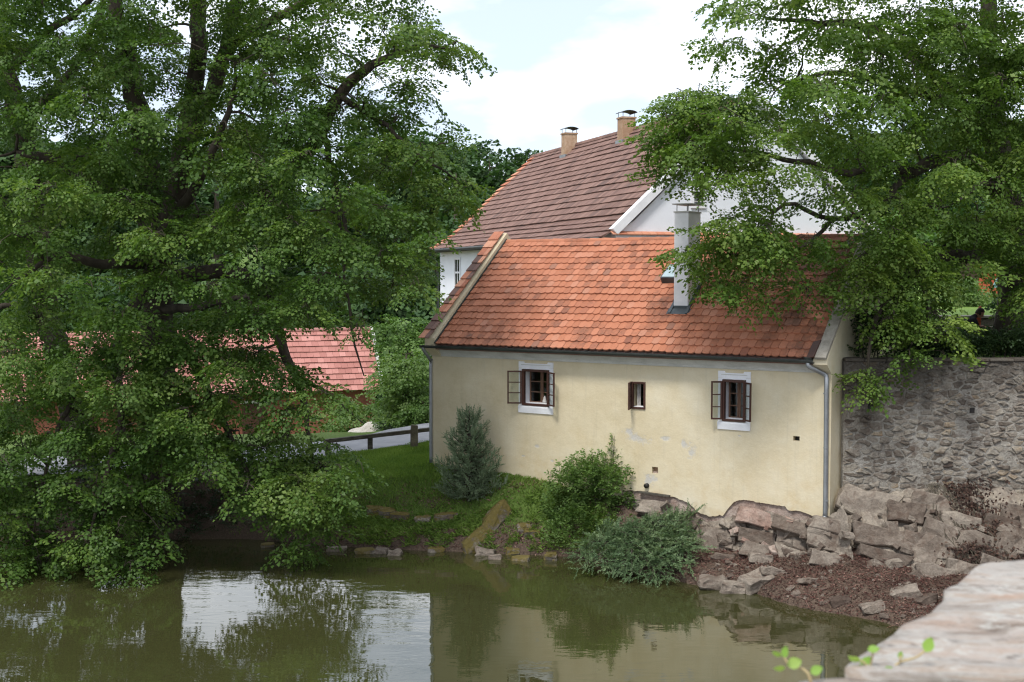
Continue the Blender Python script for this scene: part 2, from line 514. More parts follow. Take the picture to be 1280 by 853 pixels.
# ochre blotches low on the wall
low = mathn(n, l, 'MULTIPLY', mathn(n, l, 'SUBTRACT', 3.2, sx.outputs["Z"]), 0.42, True)
tb = noise_node(n, l, ob, 1.3, 5, 0.7)
rb = ramp(n, [(0.50, (0, 0, 0)), (0.68, (1, 1, 1))]); l.new(tb.outputs["Fac"], rb.inputs["Fac"])
cur = mixc(n, l, mathn(n, l, 'MULTIPLY', mathn(n, l, 'MULTIPLY', rb.outputs["Color"], low), 0.7), cur, (0.50, 0.36, 0.17))
mask = None
nz = noise_node(n, l, ob, 5.5, 5, 0.7)
for (px, py, a_, b_) in ((800, 549, 0.42, 0.12), (787, 541, 0.22, 0.11), (832, 548, 0.16, 0.06), (857, 556, 0.18, 0.14), (866, 565, 0.20, 0.17), (812, 601, 0.22, 0.20), (671, 558, 0.10, 0.05), (925, 545, 0.05, 0.03), (690, 576, 0.07, 0.05), (655, 570, 0.08, 0.04)):
    u0, z0 = wall_uz(px, py)
    du = mathn(n, l, 'DIVIDE', mathn(n, l, 'SUBTRACT', sx.outputs["X"], u0), a_)
    dz = mathn(n, l, 'DIVIDE', mathn(n, l, 'SUBTRACT', sx.outputs["Z"], z0), b_)
    dd = mathn(n, l, 'SQRT', mathn(n, l, 'ADD', mathn(n, l, 'MULTIPLY', du, du), mathn(n, l, 'MULTIPLY', dz, dz)))
    v = mathn(n, l, 'SUBTRACT', mathn(n, l, 'ADD', 0.85, mathn(n, l, 'MULTIPLY', mathn(n, l, 'SUBTRACT', nz.outputs["Fac"], 0.5), 4.2)), dd)
    v = mathn(n, l, 'MULTIPLY', v, 1.6, True)
    mask = v if mask is None else mathn(n, l, 'MAXIMUM', mask, v)
cg = mixc(n, l, t3.outputs["Fac"], (0.36, 0.35, 0.33), (0.58, 0.57, 0.55))
cur = mixc(n, l, mathn(n, l, 'MULTIPLY', mask, 0.85), cur, cg)
# thin rain streaks
vs = n.new("ShaderNodeMapping"); vs.inputs["Scale"].default_value = (9, 9, 0.5); l.new(ob, vs.inputs["Vector"])
ts = noise_node(n, l, vs.outputs["Vector"], 1.0, 4, 0.6)
rs = ramp(n, [(0.55, (0, 0, 0)), (0.8, (1, 1, 1))]); l.new(ts.outputs["Fac"], rs.inputs["Fac"])
cur = mixc(n, l, mathn(n, l, 'MULTIPLY', rs.outputs["Color"], 0.28), cur, (0.36, 0.33, 0.26))
k = mathn(n, l, 'ADD', mathn(n, l, 'MULTIPLY', t3.outputs["Fac"], 0.16), 0.92)
l.new(mixc(n, l, 1.0, cur, k, 'MULTIPLY'), b.inputs["Base Color"])
b.inputs["Roughness"].default_value = 0.92
hgt = mathn(n, l, 'SUBTRACT', mathn(n, l, 'ADD', mathn(n, l, 'MULTIPLY', t2.outputs["Fac"], 2.2), mathn(n, l, 'MULTIPLY', t3.outputs["Fac"], 0.3)), mathn(n, l, 'MULTIPLY', mask, 0.5))
bump(n, l, b, hgt, 0.45, 0.02)
mat['plaster'] = m

# pond: murky olive water, mirror-like with small ripples
m, n, l, b = nmat('pond_water')
b.inputs["Base Color"].default_value = (0.040, 0.041, 0.015, 1)
b.inputs["Roughness"].default_value = 0.015
b.inputs["IOR"].default_value = 2.0
b.inputs["Specular IOR Level"].default_value = 0.5
p = pos_node(n, l, (1.0, 2.2, 1.0), (0, 0, 0.12))
r1 = noise_node(n, l, p, 1.6, 3, 0.5, 0.3)
r2 = noise_node(n, l, p, 0.35, 2, 0.5)
r3 = noise_node(n, l, p, 6.0, 2, 0.5)
amp = ramp(n, [(0.35, (0.25, 0.25, 0.25)), (0.65, (1, 1, 1))]); l.new(r2.outputs["Fac"], amp.inputs["Fac"])
hh = mathn(n, l, 'MULTIPLY', mathn(n, l, 'ADD', r1.outputs["Fac"], mathn(n, l, 'MULTIPLY', r3.outputs["Fac"], 0.16)), amp.outputs["Color"])
bump(n, l, b, hh, 0.24, 0.022)
mat['water'] = m

# rock and wall stone
def rock_mat(name, stops, rnd, moss=0.0, bs=0.9, damp=False):
    m, n, l, b = nmat(name)
    p = pos_node(n, l)
    oi = n.new("ShaderNodeObjectInfo")
    a = n.new("ShaderNodeAttribute"); a.attribute_name = "rnd"
    r = mathn(n, l, 'FRACT', mathn(n, l, 'ADD', oi.outputs["Random"], a.outputs["Fac"]))
    t = noise_node(n, l, p, 2.2, 8, 0.7, 0.4)
    t2 = noise_node(n, l, p, 16, 6, 0.75)
    f = mathn(n, l, 'ADD', mathn(n, l, 'MULTIPLY', t.outputs["Fac"], 1.0), mathn(n, l, 'MULTIPLY', mathn(n, l, 'SUBTRACT', r, 0.5), rnd), True)
    c = ramp(n, stops); l.new(f, c.inputs["Fac"])
    k = mathn(n, l, 'ADD', mathn(n, l, 'MULTIPLY', t2.outputs["Fac"], 1.5), 0.20)
    cur = mixc(n, l, 1.0, c.outputs["Color"], k, 'MULTIPLY')
    tq = noise_node(n, l, p, 3.7, 6, 0.7, 0.6)
    rq = ramp(n, [(0.50, (0, 0, 0)), (0.66, (1, 1, 1))]); l.new(tq.outputs["Fac"], rq.inputs["Fac"])
    cur = mixc(n, l, mathn(n, l, 'MULTIPLY', rq.outputs["Color"], 0.55), cur, (0.10, 0.062, 0.045))
    if moss:
        g = n.new("ShaderNodeNewGeometry")
        sp = n.new("ShaderNodeSeparateXYZ"); l.new(g.outputs["Normal"], sp.inputs[0])
        t4 = noise_node(n, l, p, 5, 5, 0.7)
        mm = mathn(n, l, 'ADD', mathn(n, l, 'MULTIPLY_ADD' if False else 'MULTIPLY', mathn(n, l, 'ADD', sp.outputs["Z"], 0.5), 0.45), mathn(n, l, 'MULTIPLY', mathn(n, l, 'SUBTRACT', t4.outputs["Fac"], 0.5), 1.8))
        rp = ramp(n, [(0.15, (0, 0, 0)), (0.4, (1, 1, 1))]); l.new(mm, rp.inputs["Fac"])
        mc = mixc(n, l, t2.outputs["Fac"], (0.055, 0.048, 0.012), (0.21, 0.16, 0.035))
        cur = mixc(n, l, mathn(n, l, 'MULTIPLY', rp.outputs["Color"], moss), cur, mc)
    if damp:
        # old water stains running down from the top of the wall
        td = noise_node(n, l, pos_node(n, l, (1.4, 1.4, 0.22)), 1.0, 5, 0.65)
        sz = n.new("ShaderNodeSeparateXYZ"); l.new(p, sz.inputs[0])
        dm = mathn(n, l, 'ADD', td.outputs["Fac"], mathn(n, l, 'MULTIPLY', mathn(n, l, 'SUBTRACT', sz.outputs["Z"], 3.7), 0.20))
        rd = ramp(n, [(0.44, (0, 0, 0)), (0.62, (1, 1, 1))]); l.new(dm, rd.inputs["Fac"])
        cur = mixc(n, l, mathn(n, l, 'MULTIPLY', rd.outputs["Color"], 0.72), cur, (0.055, 0.047, 0.040))
    l.new(cur, b.inputs["Base Color"])
    b.inputs["Roughness"].default_value = 0.92
    bump(n, l, b, mathn(n, l, 'ADD', t2.outputs["Fac"], mathn(n, l, 'MULTIPLY', t.outputs["Fac"], 1.5)), bs, 0.04)
    return m
mat['rock'] = rock_mat('rock', [(0.25, (0.10, 0.075, 0.060)), (0.45, (0.185, 0.152, 0.125)), (0.6, (0.265, 0.228, 0.190)), (0.8, (0.345, 0.300, 0.245))], 0.35)
mat['rock_red'] = rock_mat('red_rock', [(0.25, (0.20, 0.12, 0.095)), (0.5, (0.33, 0.235, 0.195)), (0.75, (0.45, 0.37, 0.32))], 0.4)
mat['rock_dark'] = rock_mat('debris_rock', [(0.25, (0.09, 0.065, 0.052)), (0.5, (0.175, 0.14, 0.115)), (0.75, (0.28, 0.24, 0.20))], 0.5)
mat['boulder'] = rock_mat('mossy_rock', [(0.3, (0.10, 0.085, 0.07)), (0.6, (0.25, 0.22, 0.19)), (0.8, (0.36, 0.33, 0.28))], 0.3, 0.9)
mat['wallstone'] = rock_mat('wall_stone', [(0.08, (0.085, 0.070, 0.060)), (0.26, (0.165, 0.14, 0.115)), (0.45, (0.25, 0.22, 0.185)), (0.7, (0.325, 0.295, 0.25)), (0.88, (0.31, 0.235, 0.155)), (1.0, (0.27, 0.13, 0.085))], 0.62, damp=True)
mat['mortar'] = rock_mat('wall_mortar', [(0.3, (0.25, 0.225, 0.195)), (0.5, (0.37, 0.345, 0.305)), (0.7, (0.46, 0.435, 0.395))], 0.0, 0.0, 1.3, True)

# the pale streaked slab in front
m, n, l, b = nmat('gneiss_slab')
p = pos_node(n, l, (1.0, 3.2, 6.0), (0.0, 0.0, 0.18))
t = noise_node(n, l, p, 3.0, 10, 0.72, 1.6)
p2 = pos_node(n, l)
t2 = noise_node(n, l, p2, 60, 5, 0.75)
t3 = noise_node(n, l, pos_node(n, l, (1, 3.5, 8)), 3.0, 4, 0.6, 0.5)
c = ramp(n, [(0.30, (0.10, 0.080, 0.066)), (0.40, (0.22, 0.188, 0.16)), (0.50, (0.33, 0.31, 0.285)), (0.60, (0.28, 0.225, 0.18)), (0.72, (0.40, 0.385, 0.36))])
l.new(t.outputs["Fac"], c.inputs["Fac"])
rr = ramp(n, [(0.52, (0, 0, 0)), (0.68, (1, 1, 1))]); l.new(t3.outputs["Fac"], rr.inputs["Fac"])
cur = mixc(n, l, mathn(n, l, 'MULTIPLY', rr.outputs["Color"], 0.45), c.outputs["Color"], (0.33, 0.20, 0.13))
pt_ = noise_node(n, l, p2, 34, 4, 0.6)
rp_ = ramp(n, [(0.30, (1, 1, 1)), (0.40, (0, 0, 0))]); l.new(pt_.outputs["Fac"], rp_.inputs["Fac"])
cur = mixc(n, l, mathn(n, l, 'MULTIPLY', rp_.outputs["Color"], 0.6), cur, (0.10, 0.085, 0.075))
li_ = noise_node(n, l, p2, 7, 6, 0.75)
rl_ = ramp(n, [(0.58, (0, 0, 0)), (0.64, (1, 1, 1))]); l.new(li_.outputs["Fac"], rl_.inputs["Fac"])
cur = mixc(n, l, mathn(n, l, 'MULTIPLY', rl_.outputs["Color"], 0.55), cur, (0.40, 0.40, 0.37))
k = mathn(n, l, 'ADD', mathn(n, l, 'MULTIPLY', t2.outputs["Fac"], 0.5), 0.75)
l.new(mixc(n, l, 1.0, cur, k, 'MULTIPLY'), b.inputs["Base Color"])
b.inputs["Roughness"].default_value = 0.85
bump(n, l, b, mathn(n, l, 'ADD', mathn(n, l, 'MULTIPLY', t.outputs["Fac"], 3.0), t2.outputs["Fac"]), 0.5, 0.006)
mat['slab'] = m

# ground: grass turf with bare soil, soil only on the steep bank and under the wall
m, n, l, b = nmat('ground')
p = pos_node(n, l)
t = noise_node(n, l, p, 1.1, 6, 0.65)
t2 = noise_node(n, l, p, 28, 5, 0.7)
a = n.new("ShaderNodeAttribute"); a.attribute_name = "soil"
turf = ramp(n, [(0.3, (0.055, 0.095, 0.020)), (0.5, (0.090, 0.145, 0.030)), (0.7, (0.125, 0.175, 0.045))]); l.new(t2.outputs["Fac"], turf.inputs["Fac"])
soil = ramp(n, [(0.3, (0.050, 0.034, 0.026)), (0.55, (0.115, 0.082, 0.062)), (0.75, (0.20, 0.155, 0.12))]); l.new(t2.outputs["Fac"], soil.inputs["Fac"])
f = mathn(n, l, 'ADD', a.outputs["Fac"], mathn(n, l, 'MULTIPLY', mathn(n, l, 'SUBTRACT', t.outputs["Fac"], 0.5), 1.6))
rp = ramp(n, [(0.42, (0, 0, 0)), (0.58, (1, 1, 1))]); l.new(f, rp.inputs["Fac"])
l.new(mixc(n, l, rp.outputs["Color"], turf.outputs["Color"], soil.outputs["Color"]), b.inputs["Base Color"])
b.inputs["Roughness"].default_value = 0.95
bump(n, l, b, t2.outputs["Fac"], 0.8, 0.04)
mat['ground'] = m
m, n, l, b = nmat('lawn')
p = pos_node(n, l)
t2 = noise_node(n, l, p, 18, 5, 0.7)
turf = ramp(n, [(0.3, (0.09, 0.16, 0.03)), (0.5, (0.15, 0.24, 0.05)), (0.7, (0.20, 0.29, 0.07))]); l.new(t2.outputs["Fac"], turf.inputs["Fac"])
l.new(turf.outputs["Color"], b.inputs["Base Color"])
b.inputs["Roughness"].default_value = 0.95
bump(n, l, b, t2.outputs["Fac"], 0.6, 0.03)
mat['lawn'] = m

# ------------------------------------------------------------------ ground, pond, road, terraces
SHX = [-400, -80, -20, -13, -6.7, -3.65, -0.75, 1.3, 2.6, 3.9, 4.95, 5.66, 6.96, 8.2, 9.5, 11, 14, 20, 40, 400]
SHY = [10, 22, 28.6, 29.3, 29.8, 28.8, 28.3, 27.9, 26.7, 25.3, 24.75, 23.6, 22.7, 21.2, 19, 16.5, 13, 10, 5, 0]
ZTX = [-400, -9, -5, -2.1, 0.97, 3.2, 4.2, 5.5, 6.8, 7.3, 40]
ZTZ = [1.35, 1.35, 1.45, 1.70, 1.55, 1.33, 1.10, 1.25, 1.35, 1.85, 1.9]

def smst(a, b, x):
    t = np.clip((x - a) / (b - a), 0, 1)
    return t * t * (3 - 2 * t)

def ground_z(x, y, rough=True):
    x = np.asarray(x, float); y = np.asarray(y, float)
    ys = np.interp(x, SHX, SHY)
    zt = np.interp(x, ZTX, ZTZ)
    yt = np.where(x < HL.x, ys + 2.4, np.minimum(yfoot(x), 26.0 + 100 * (x < 7.1)))
    yt = np.maximum(yt, ys + 0.9)
    t = (y - ys) / (yt - ys)
    left = np.interp(t, [-0.3, -0.05, 0.0, 0.06, 0.35, 0.5, 0.62, 1.0], [-0.5, -0.2, 0.02, 0.16, 0.42, 0.66, 0.86, 1.0])
    right = np.interp(t, [-0.3, -0.05, 0.0, 0.06, 0.35, 0.7, 0.8, 1.0], [-0.5, -0.2, 0.02, 0.10, 0.30, 0.47, 0.52, 0.60])
    far_r = np.interp(t, [-0.3, -0.05, 0.0, 0.06, 0.35, 0.6, 1.0], [-0.5, -0.2, 0.02, 0.08, 0.17, 0.27, 0.5])
    w3 = smst(7.0, 8.6, x)
    right = right * (1 - w3) + far_r * w3
    w = smst(2.2, 4.0, x)
    z = (left * (1 - w) + right * w) * np.where(t > 0, zt, 1.0)
    z = np.where(t < -0.3, -0.5 - 0.5 * smst(0, 6, ys - y), z)
    # inland
    inl = np.maximum(y - np.where(x < HL.x, 38.5, 60), 0)
    w2 = smst(-1.5, -4.5, x)
    z = z - w2 * 2.3 * smst(38.5, 50, y)
    far = smst(68, 190, y) * 20 + smst(40, 200, np.abs(x)) * 5 * smst(10, 40, y)
    z = z + far
    # behind the camera the land closes the pond again
    z = np.where(y < -60, z + 3.0 * smst(-60, -90, y), z)
    return z

def axis(lo, hi, step, out, n=26):
    a = np.arange(lo, hi + 1e-6, step)
    g = np.geomspace(step * 2, out, n)
    return np.concatenate([lo - g[::-1], a, hi + g])
gx = axis(-16, 14, 0.2, 560)
gy = axis(18.6, 42, 0.2, 620)
GX, GY = np.meshgrid(gx, gy)
GZ = ground_z(GX, GY)
nzv = np.array([noise.fractal(Vector((x * 0.9, y * 0.9, 0.3)), 0.9, 2.0, 5) for x, y in zip(GX.ravel(), GY.ravel())]).reshape(GX.shape)
ysg = np.interp(GX, SHX, SHY)
amp_ = 0.13 * smst(-0.5, 0.6, GY - ysg) * (0.35 + 0.65 * smst(3.2, 1.2, GY - ysg)) * (1 - smst(45, 60, GY))
GZ = GZ + nzv * amp_
NX, NY = len(gx), len(gy)
gv = np.stack([GX.ravel(), GY.ravel(), GZ.ravel()], 1)
ii = np.arange(NX * NY).reshape(NY, NX)
gf = np.stack([ii[:-1, :-1], ii[:-1, 1:], ii[1:, 1:], ii[1:, :-1]], -1).reshape(-1, 4)
me = bpy.data.meshes.new("ground")
me.from_pydata(gv.tolist(), [], gf.tolist())
me.polygons.foreach_set("use_smooth", [True] * len(me.polygons))
soilv = np.interp(GY - ysg, [-0.3, 0.25, 0.55, 0.8, 1.05, 1.25, 1.45, 8], [1.2, 0.9, 0.2, 0.05, 0.5, 0.30, 0.0, 0.0])
soilv = np.where(GX > 1.6, np.maximum(soilv, smst(1.6, 3.0, GX) * 1.3 * (GY < 30)), soilv)
soilv = np.where((GX < -4.2) & (GY - ysg < 4), np.maximum(soilv, smst(-4.0, -6.0, GX) * 1.1), soilv)
at_ = me.attributes.new("soil", 'FLOAT', 'POINT')
at_.data.foreach_set("value", soilv.ravel().astype(np.float32))
ground = structure(link("ground", me, mat['ground']))

def gz(x, y):
    """height of the ground mesh"""
    i = int(np.clip(np.searchsorted(gx, x) - 1, 0, NX - 2)); j = int(np.clip(np.searchsorted(gy, y) - 1, 0, NY - 2))
    a = (x - gx[i]) / (gx[i + 1] - gx[i]); b = (y - gy[j]) / (gy[j + 1] - gy[j])
    return float((GZ[j, i] * (1 - a) + GZ[j, i + 1] * a) * (1 - b) + (GZ[j + 1, i] * (1 - a) + GZ[j + 1, i + 1] * a) * b)

# pond surface: reaches a little under the banks
wx = [-260, -80, -20, -13, -6.7, -3.65, -0.75, 1.3, 2.6, 3.9, 4.95, 5.66, 6.96, 8.2, 9.5, 11, 14, 20, 40]
wpoly = [(x, float(np.interp(x, SHX, SHY)) + 0.9, 0.0) for x in wx] + [(40, -75, 0), (-260, -75, 0)]
structure(link("pond_water", mesh_of("pond_water", wpoly, [tuple(range(len(wpoly)))[::-1]], mat['water'])))

# road along the dam
rc = [(-45, 27.8), (-25, 31.4), (-16, 32.6), (-11, 33.4), (-6.5, 35.2), (-3.2, 37.2), (-0.6, 41.5), (-2.6, 50)]
cp, _ = smooth_path([Vector((x, y, 0)) for x, y in rc], [1] * len(rc), 0.8)
mb = []
fs = []
for i, p in enumerate(cp):
    t = (cp[min(i + 1, len(cp) - 1)] - cp[max(i - 1, 0)]).normalized()
    s = Vector((-t.y, t.x, 0))
    for w in (-1.9, -0.9, 0, 0.6, 1.1):
        q = p + s * w
        mb.append((q.x, q.y, max(gz(q.x, q.y), gz(p.x, p.y)) + 0.05))
for i in range(len(cp) - 1):
    for k in range(4):
        fs.append((i * 5 + k, i * 5 + k + 1, i * 5 + k + 6, i * 5 + k + 5))
road = structure(link("road", mesh_of("road", mb, fs, mat['asphalt'], True)))

# raised garden behind the retaining wall
GARD = 4.66
gp = []
gfx = np.linspace(0, 1, 40)
verts, faces = [], []
nxg, nyg = 36, 34
for j in range(nyg):
    y = 26.25 + (j / (nyg - 1)) ** 1.4 * 70
    for i in range(nxg):
        x0 = 7.0 + (min(y, 34) - 26.25) * 0.60
        x = x0 + (i / (nxg - 1)) ** 1.3 * 70
        z = GARD + 0.75 * float(smst(33.6, 34.4, y)) + 0.9 * float(smst(36, 60, y))
        verts.append((x, y, z + 0.04 * noise.noise(Vector((x, y, 0)))))
for j in range(nyg - 1):
    for i in range(nxg - 1):
        faces.append((j * nxg + i, j * nxg + i + 1, (j + 1) * nxg + i + 1, (j + 1) * nxg + i))
base = len(verts)
for j in range(nyg):
    v = verts[j * nxg]
    verts.append((v[0], v[1], 0.5))
for j in range(nyg - 1):
    faces.append((j * nxg, (j + 1) * nxg, base + j + 1, base + j))
structure(link("garden_lawn", mesh_of("garden_lawn", verts, faces, mat['lawn'], False)))

# ------------------------------------------------------------------ stone cells (irregular masonry and jointed rock)
def voronoi(pts, box, k=26):
    pts = np.asarray(pts, float)
    out = []
    for i, p in enumerate(pts):
        poly = [(box[0], box[2]), (box[1], box[2]), (box[1], box[3]), (box[0], box[3])]
        d = ((pts - p) ** 2).sum(1)
        for j in np.argsort(d)[1:k]:
            q = pts[j]
            mx_, my_ = (p + q) / 2
            nx_, ny_ = q - p
            new = []
            for a in range(len(poly)):
                A, B = poly[a], poly[(a + 1) % len(poly)]
                da = (A[0] - mx_) * nx_ + (A[1] - my_) * ny_
                db = (B[0] - mx_) * nx_ + (B[1] - my_) * ny_
                if da <= 0:
                    new.append(A)
                if (da < 0 < db) or (db < 0 < da):
                    t = da / (da - db)
                    new.append((A[0] + (B[0] - A[0]) * t, A[1] + (B[1] - A[1]) * t))
            poly = new
            if len(poly) < 3:
                break
        out.append(poly)
    return out

def poly_area(p):
    return 0.5 * abs(sum(p[i][0] * p[(i + 1) % len(p)][1] - p[(i + 1) % len(p)][0] * p[i][1] for i in range(len(p))))

def scatter(n, box, sx, sy, rng, tries=30):
    """jittered best-candidate points, spacing stretched by sx : sy"""
    pts = []
    for _ in range(n):
        best, bd = None, -1
        for _ in range(tries):
            c = (rng.uniform(box[0], box[1]), rng.uniform(box[2], box[3]))
            d = min([((c[0] - q[0]) / sx) ** 2 + ((c[1] - q[1]) / sy) ** 2 for q in pts[-400:]] or [9])
            if d > bd:
                best, bd = c, d
        pts.append(best)
    return pts

def resample(poly, step):
    out = []
    for i in range(len(poly)):
        a, b = poly[i], poly[(i + 1) % len(poly)]
        L = math.hypot(b[0] - a[0], b[1] - a[1])
        k = max(1, int(round(L / step)))
        for j in range(k):
            out.append((a[0] + (b[0] - a[0]) * j / k, a[1] + (b[1] - a[1]) * j / k))
    return out

def cell_stone(poly, mapf, gap, h, rng, step=1.0, rings=((0.0, 0.0), (0.10, 0.75), (0.35, 1.0)), rough=0.15, tilt=0.3):
    """pillow-like stone from a cell; mapf(a, b, out) -> world point"""
    poly = resample(poly, step)
    cx = sum(p[0] for p in poly) / len(poly); cy = sum(p[1] for p in poly) / len(poly)
    n = len(poly)
    tx, ty = rng.uniform(-tilt, tilt), rng.uniform(-tilt, tilt)
    size = math.sqrt(poly_area(poly))
    seed = rng.uniform(0, 100)
    verts, faces = [], []
    def pt(p, sh, o, j):
        x, y = cx + (p[0] - cx) * (1 - sh), cy + (p[1] - cy) * (1 - sh)
        L = math.hypot(p[0] - cx, p[1] - cy) + 1e-6
        g = gap / L
        x += (cx - x) * g; y += (cy - y) * g
        dx, dy = (x - cx) / size, (y - cy) / size
        o2 = o * h * (1 + tx * dx * 2 + ty * dy * 2) + (rough * h * noise.noise(Vector((x * 3 / size, y * 3 / size, seed))) if o > 0 else 0)
        return mapf(x, y, o2)
    verts += [pt(p, 0, -0.8, 0) for p in poly]
    for sh, o in rings:
        verts += [pt(p, sh + (rng.uniform(0, 0.06) if sh else 0), o, 1) for p in poly]
    nr = len(rings) + 1
    for r in range(nr - 1):
        for i in range(n):
            i2 = (i + 1) % n
            faces.append((r * n + i, r * n + i2, (r + 1) * n + i2, (r + 1) * n + i))
    verts.append(pt((cx, cy), 0, rings[-1][1] * rng.uniform(0.95, 1.12), 1))
    c = len(verts) - 1
    for i in range(n):
        faces.append(((nr - 1) * n + i, (nr - 1) * n + (i + 1) % n, c))
    return verts, faces

def split_pieces(cells, name, rest, matl, parent, limit=300, smooth=False):
    """cells: (weight, verts, faces, material); heaviest ones become parts, the others one part"""
    cells = sorted(cells, key=lambda c: -c[0])
    for w, v, f, mm in cells[:limit]:
        ctr = Vector(np.mean(np.array([tuple(p) for p in v]), 0))
        me = mesh_of(name, [Vector(p) - ctr for p in v], f, mm or matl, smooth)
        o = link(name, me, None, parent)
        o.location = ctr
    if len(cells) > limit:
        mb = MB()
        for k, (w, v, f, mm) in enumerate(cells[limit:]):
            mb.add(v, f, random.uniform(0.01, 1))
        o = mb.build(rest, matl, parent)
        o["kind"] = "stuff"

# ------------------------------------------------------------------ retaining wall of rubble stone
rng = random.Random(11)
W0 = at(1047, 452, 26.0)
WX0, WX1, WZ0, WZ1 = 7.22, 13.6, 1.35, 4.74
wall = tag(empty("stone_wall", (9.5, 26.2, 1.6)), "grey rubble stone retaining wall below the garden, beside the cottage gable", "wall")
inv = Vector(wall.location)
mbk = MB()
gnx, gnz = 60, 34
vv, ff = [], []
for j in range(gnz + 1):
    for i in range(gnx + 1):
        x = WX0 + (WX1 - WX0) * i / gnx; z = WZ0 + (WZ1 - WZ0) * j / gnz
        vv.append(Vector((x, 26.0 + 0.025 * noise.noise(Vector((x * 3, z * 3, 1))), z)) - inv)
for j in range(gnz):
    for i in range(gnx):
        a = j * (gnx + 1) + i
        ff.append((a, a + 1, a + gnx + 2, a + gnx + 1))
mbk.add(vv, ff)
mbk.box(WX0 - inv.x, WX1 - inv.x, 0.03 - 0.2 + 0.03, 0.28, WZ0 - inv.z, WZ1 - inv.z - 0.01)
mbk.build("mortar", mat['mortar'], wall, True)
pts = scatter(760, (WX0, WX1, WZ0, WZ1), 1.9, 1.0, rng, 5)
cells = []
holes = [at(1088, 508, 26.0), at(1215, 513, 26.0)]
for (px_, pz_), poly in zip(pts, voronoi([(p[0], p[1] * 1.9) for p in pts], (WX0, WX1, WZ0 * 1.9, WZ1 * 1.9))):
    if len(poly) < 3:
        continue
    poly = [(a, b / 1.9) for a, b in poly]
    if any(abs(px_ - h.x) < 0.11 and abs(pz_ - h.z) < 0.08 for h in holes):
        continue
    hh = rng.choice([0.004, 0.008, 0.012, 0.02, 0.03, 0.045])
    shr = rng.uniform(0.008, 0.04)
    v, f = cell_stone(poly, lambda a, b, o: Vector((a + .03 * noise.noise(Vector((a * 9, b * 9, 0))), 26.0 - o - .02 * noise.noise(Vector((a * 6, b * 6, 2))), b + .022 * noise.noise(Vector((a * 9, b * 9, 5))))) - inv, shr, hh, rng, 0.07, rough=0.5)
    cells.append((poly_area(poly) * (1 if px_ < 11.4 else 0.1), v, f, None))
split_pieces(cells, "stone", "small_stones", mat['wallstone'], wall)
mh = MB()
for h in holes:
    mh.box(h.x - 0.05 - inv.x, h.x + 0.05 - inv.x, -0.30 - 0.02 + 0.10, -0.13, h.z - 0.055 - inv.z, h.z + 0.055 - inv.z)
    o = mh.build("weep_hole", mat['black'], wall)
    mh = MB()
# flat coping course
x = WX0
while x < WX1:
    w = rng.uniform(0.28, 0.55)
    cb = MB().box(x + 0.008 - inv.x, x + w - 0.008 - inv.x, 25.95 - inv.y + rng.uniform(-0.02, 0.02), 26.45 - inv.y, WZ1 - inv.z + 0.002, WZ1 + rng.uniform(0.05, 0.08) - inv.z)
    cb.build("coping_stone", mat['wallstone'], wall, bevel=0.012)
    x += w

# ------------------------------------------------------------------ rock outcrop below the cottage and the wall
ZTOPX = [2.6, 3.1, 4.1, 4.4, 4.9, 5.6, 6.2, 6.8, 7.3, 9.0, 13.5]
ZTOPZ = [1.40, 1.36, 1.20, 1.02, 1.15, 1.35, 1.28, 1.42, 1.88, 1.92, 1.92]
ZBOTX = [2.6, 3.9, 4.5, 5.4, 6.4, 7.2, 7.6, 8.3, 9.0, 13.5]
ZBOTZ = [0.85, 0.72, 0.55, 0.52, 0.52, 0.62, 0.50, 0.28, 0.22, 0.2]
def rock_pt(x, k, o):
    """k = 0 at the foot of the face, 1 at its top"""
    zt = float(np.interp(x, ZTOPX, ZTOPZ)); zb = float(np.interp(x, ZBOTX, ZBOTZ))
    z = zb + (zt - zb) * k
    yf = float(yfoot(np.array(x)))
    bl = float(smst(6.6, 7.6, np.array(x)))
    lean = 0.55 + 0.75 * bl
    y = yf - 0.06 - lean * (zt - z) - 0.22 * noise.noise(Vector((x * 1.1, z * 1.5, 3.3)))
    q = Vector((x * 3.2, z * 4.5, 1.7))
    fx = noise.fractal(q, 0.9, 2.1, 4); fz = noise.fractal(q + Vector((9, 5, 0)), 0.9, 2.1, 4)
    if o > -0.05:
        o = o + 0.06 * noise.fractal(Vector((x * 3.6, z * 6.5, 8)), 0.7, 2.2, 6)
    return Vector((x + 0.07 * fx, y - o * 0.8, z + o * 0.55 + 0.05 * fz))
rk = structure(empty("rock_outcrop", (7.0, 24.8, 0.5)))
inv = Vector(rk.location)
vv, ff = [], []
nx_, nk_ = 300, 34
for j in range(nk_ + 1):
    for i in range(nx_ + 1):
        vv.append(rock_pt(2.6 + 10.9 * i / nx_, -0.5 + 1.58 * j / nk_, -0.045) - inv)
for j in range(nk_):
    for i in range(nx_):
        a = j * (nx_ + 1) + i
        ff.append((a, a + 1, a + nx_ + 2, a + nx_ + 1))
o = link("rock_bed", mesh_of("rock_bed", vv, ff, mat['rock'], False), None, rk)
rng = random.Random(5)
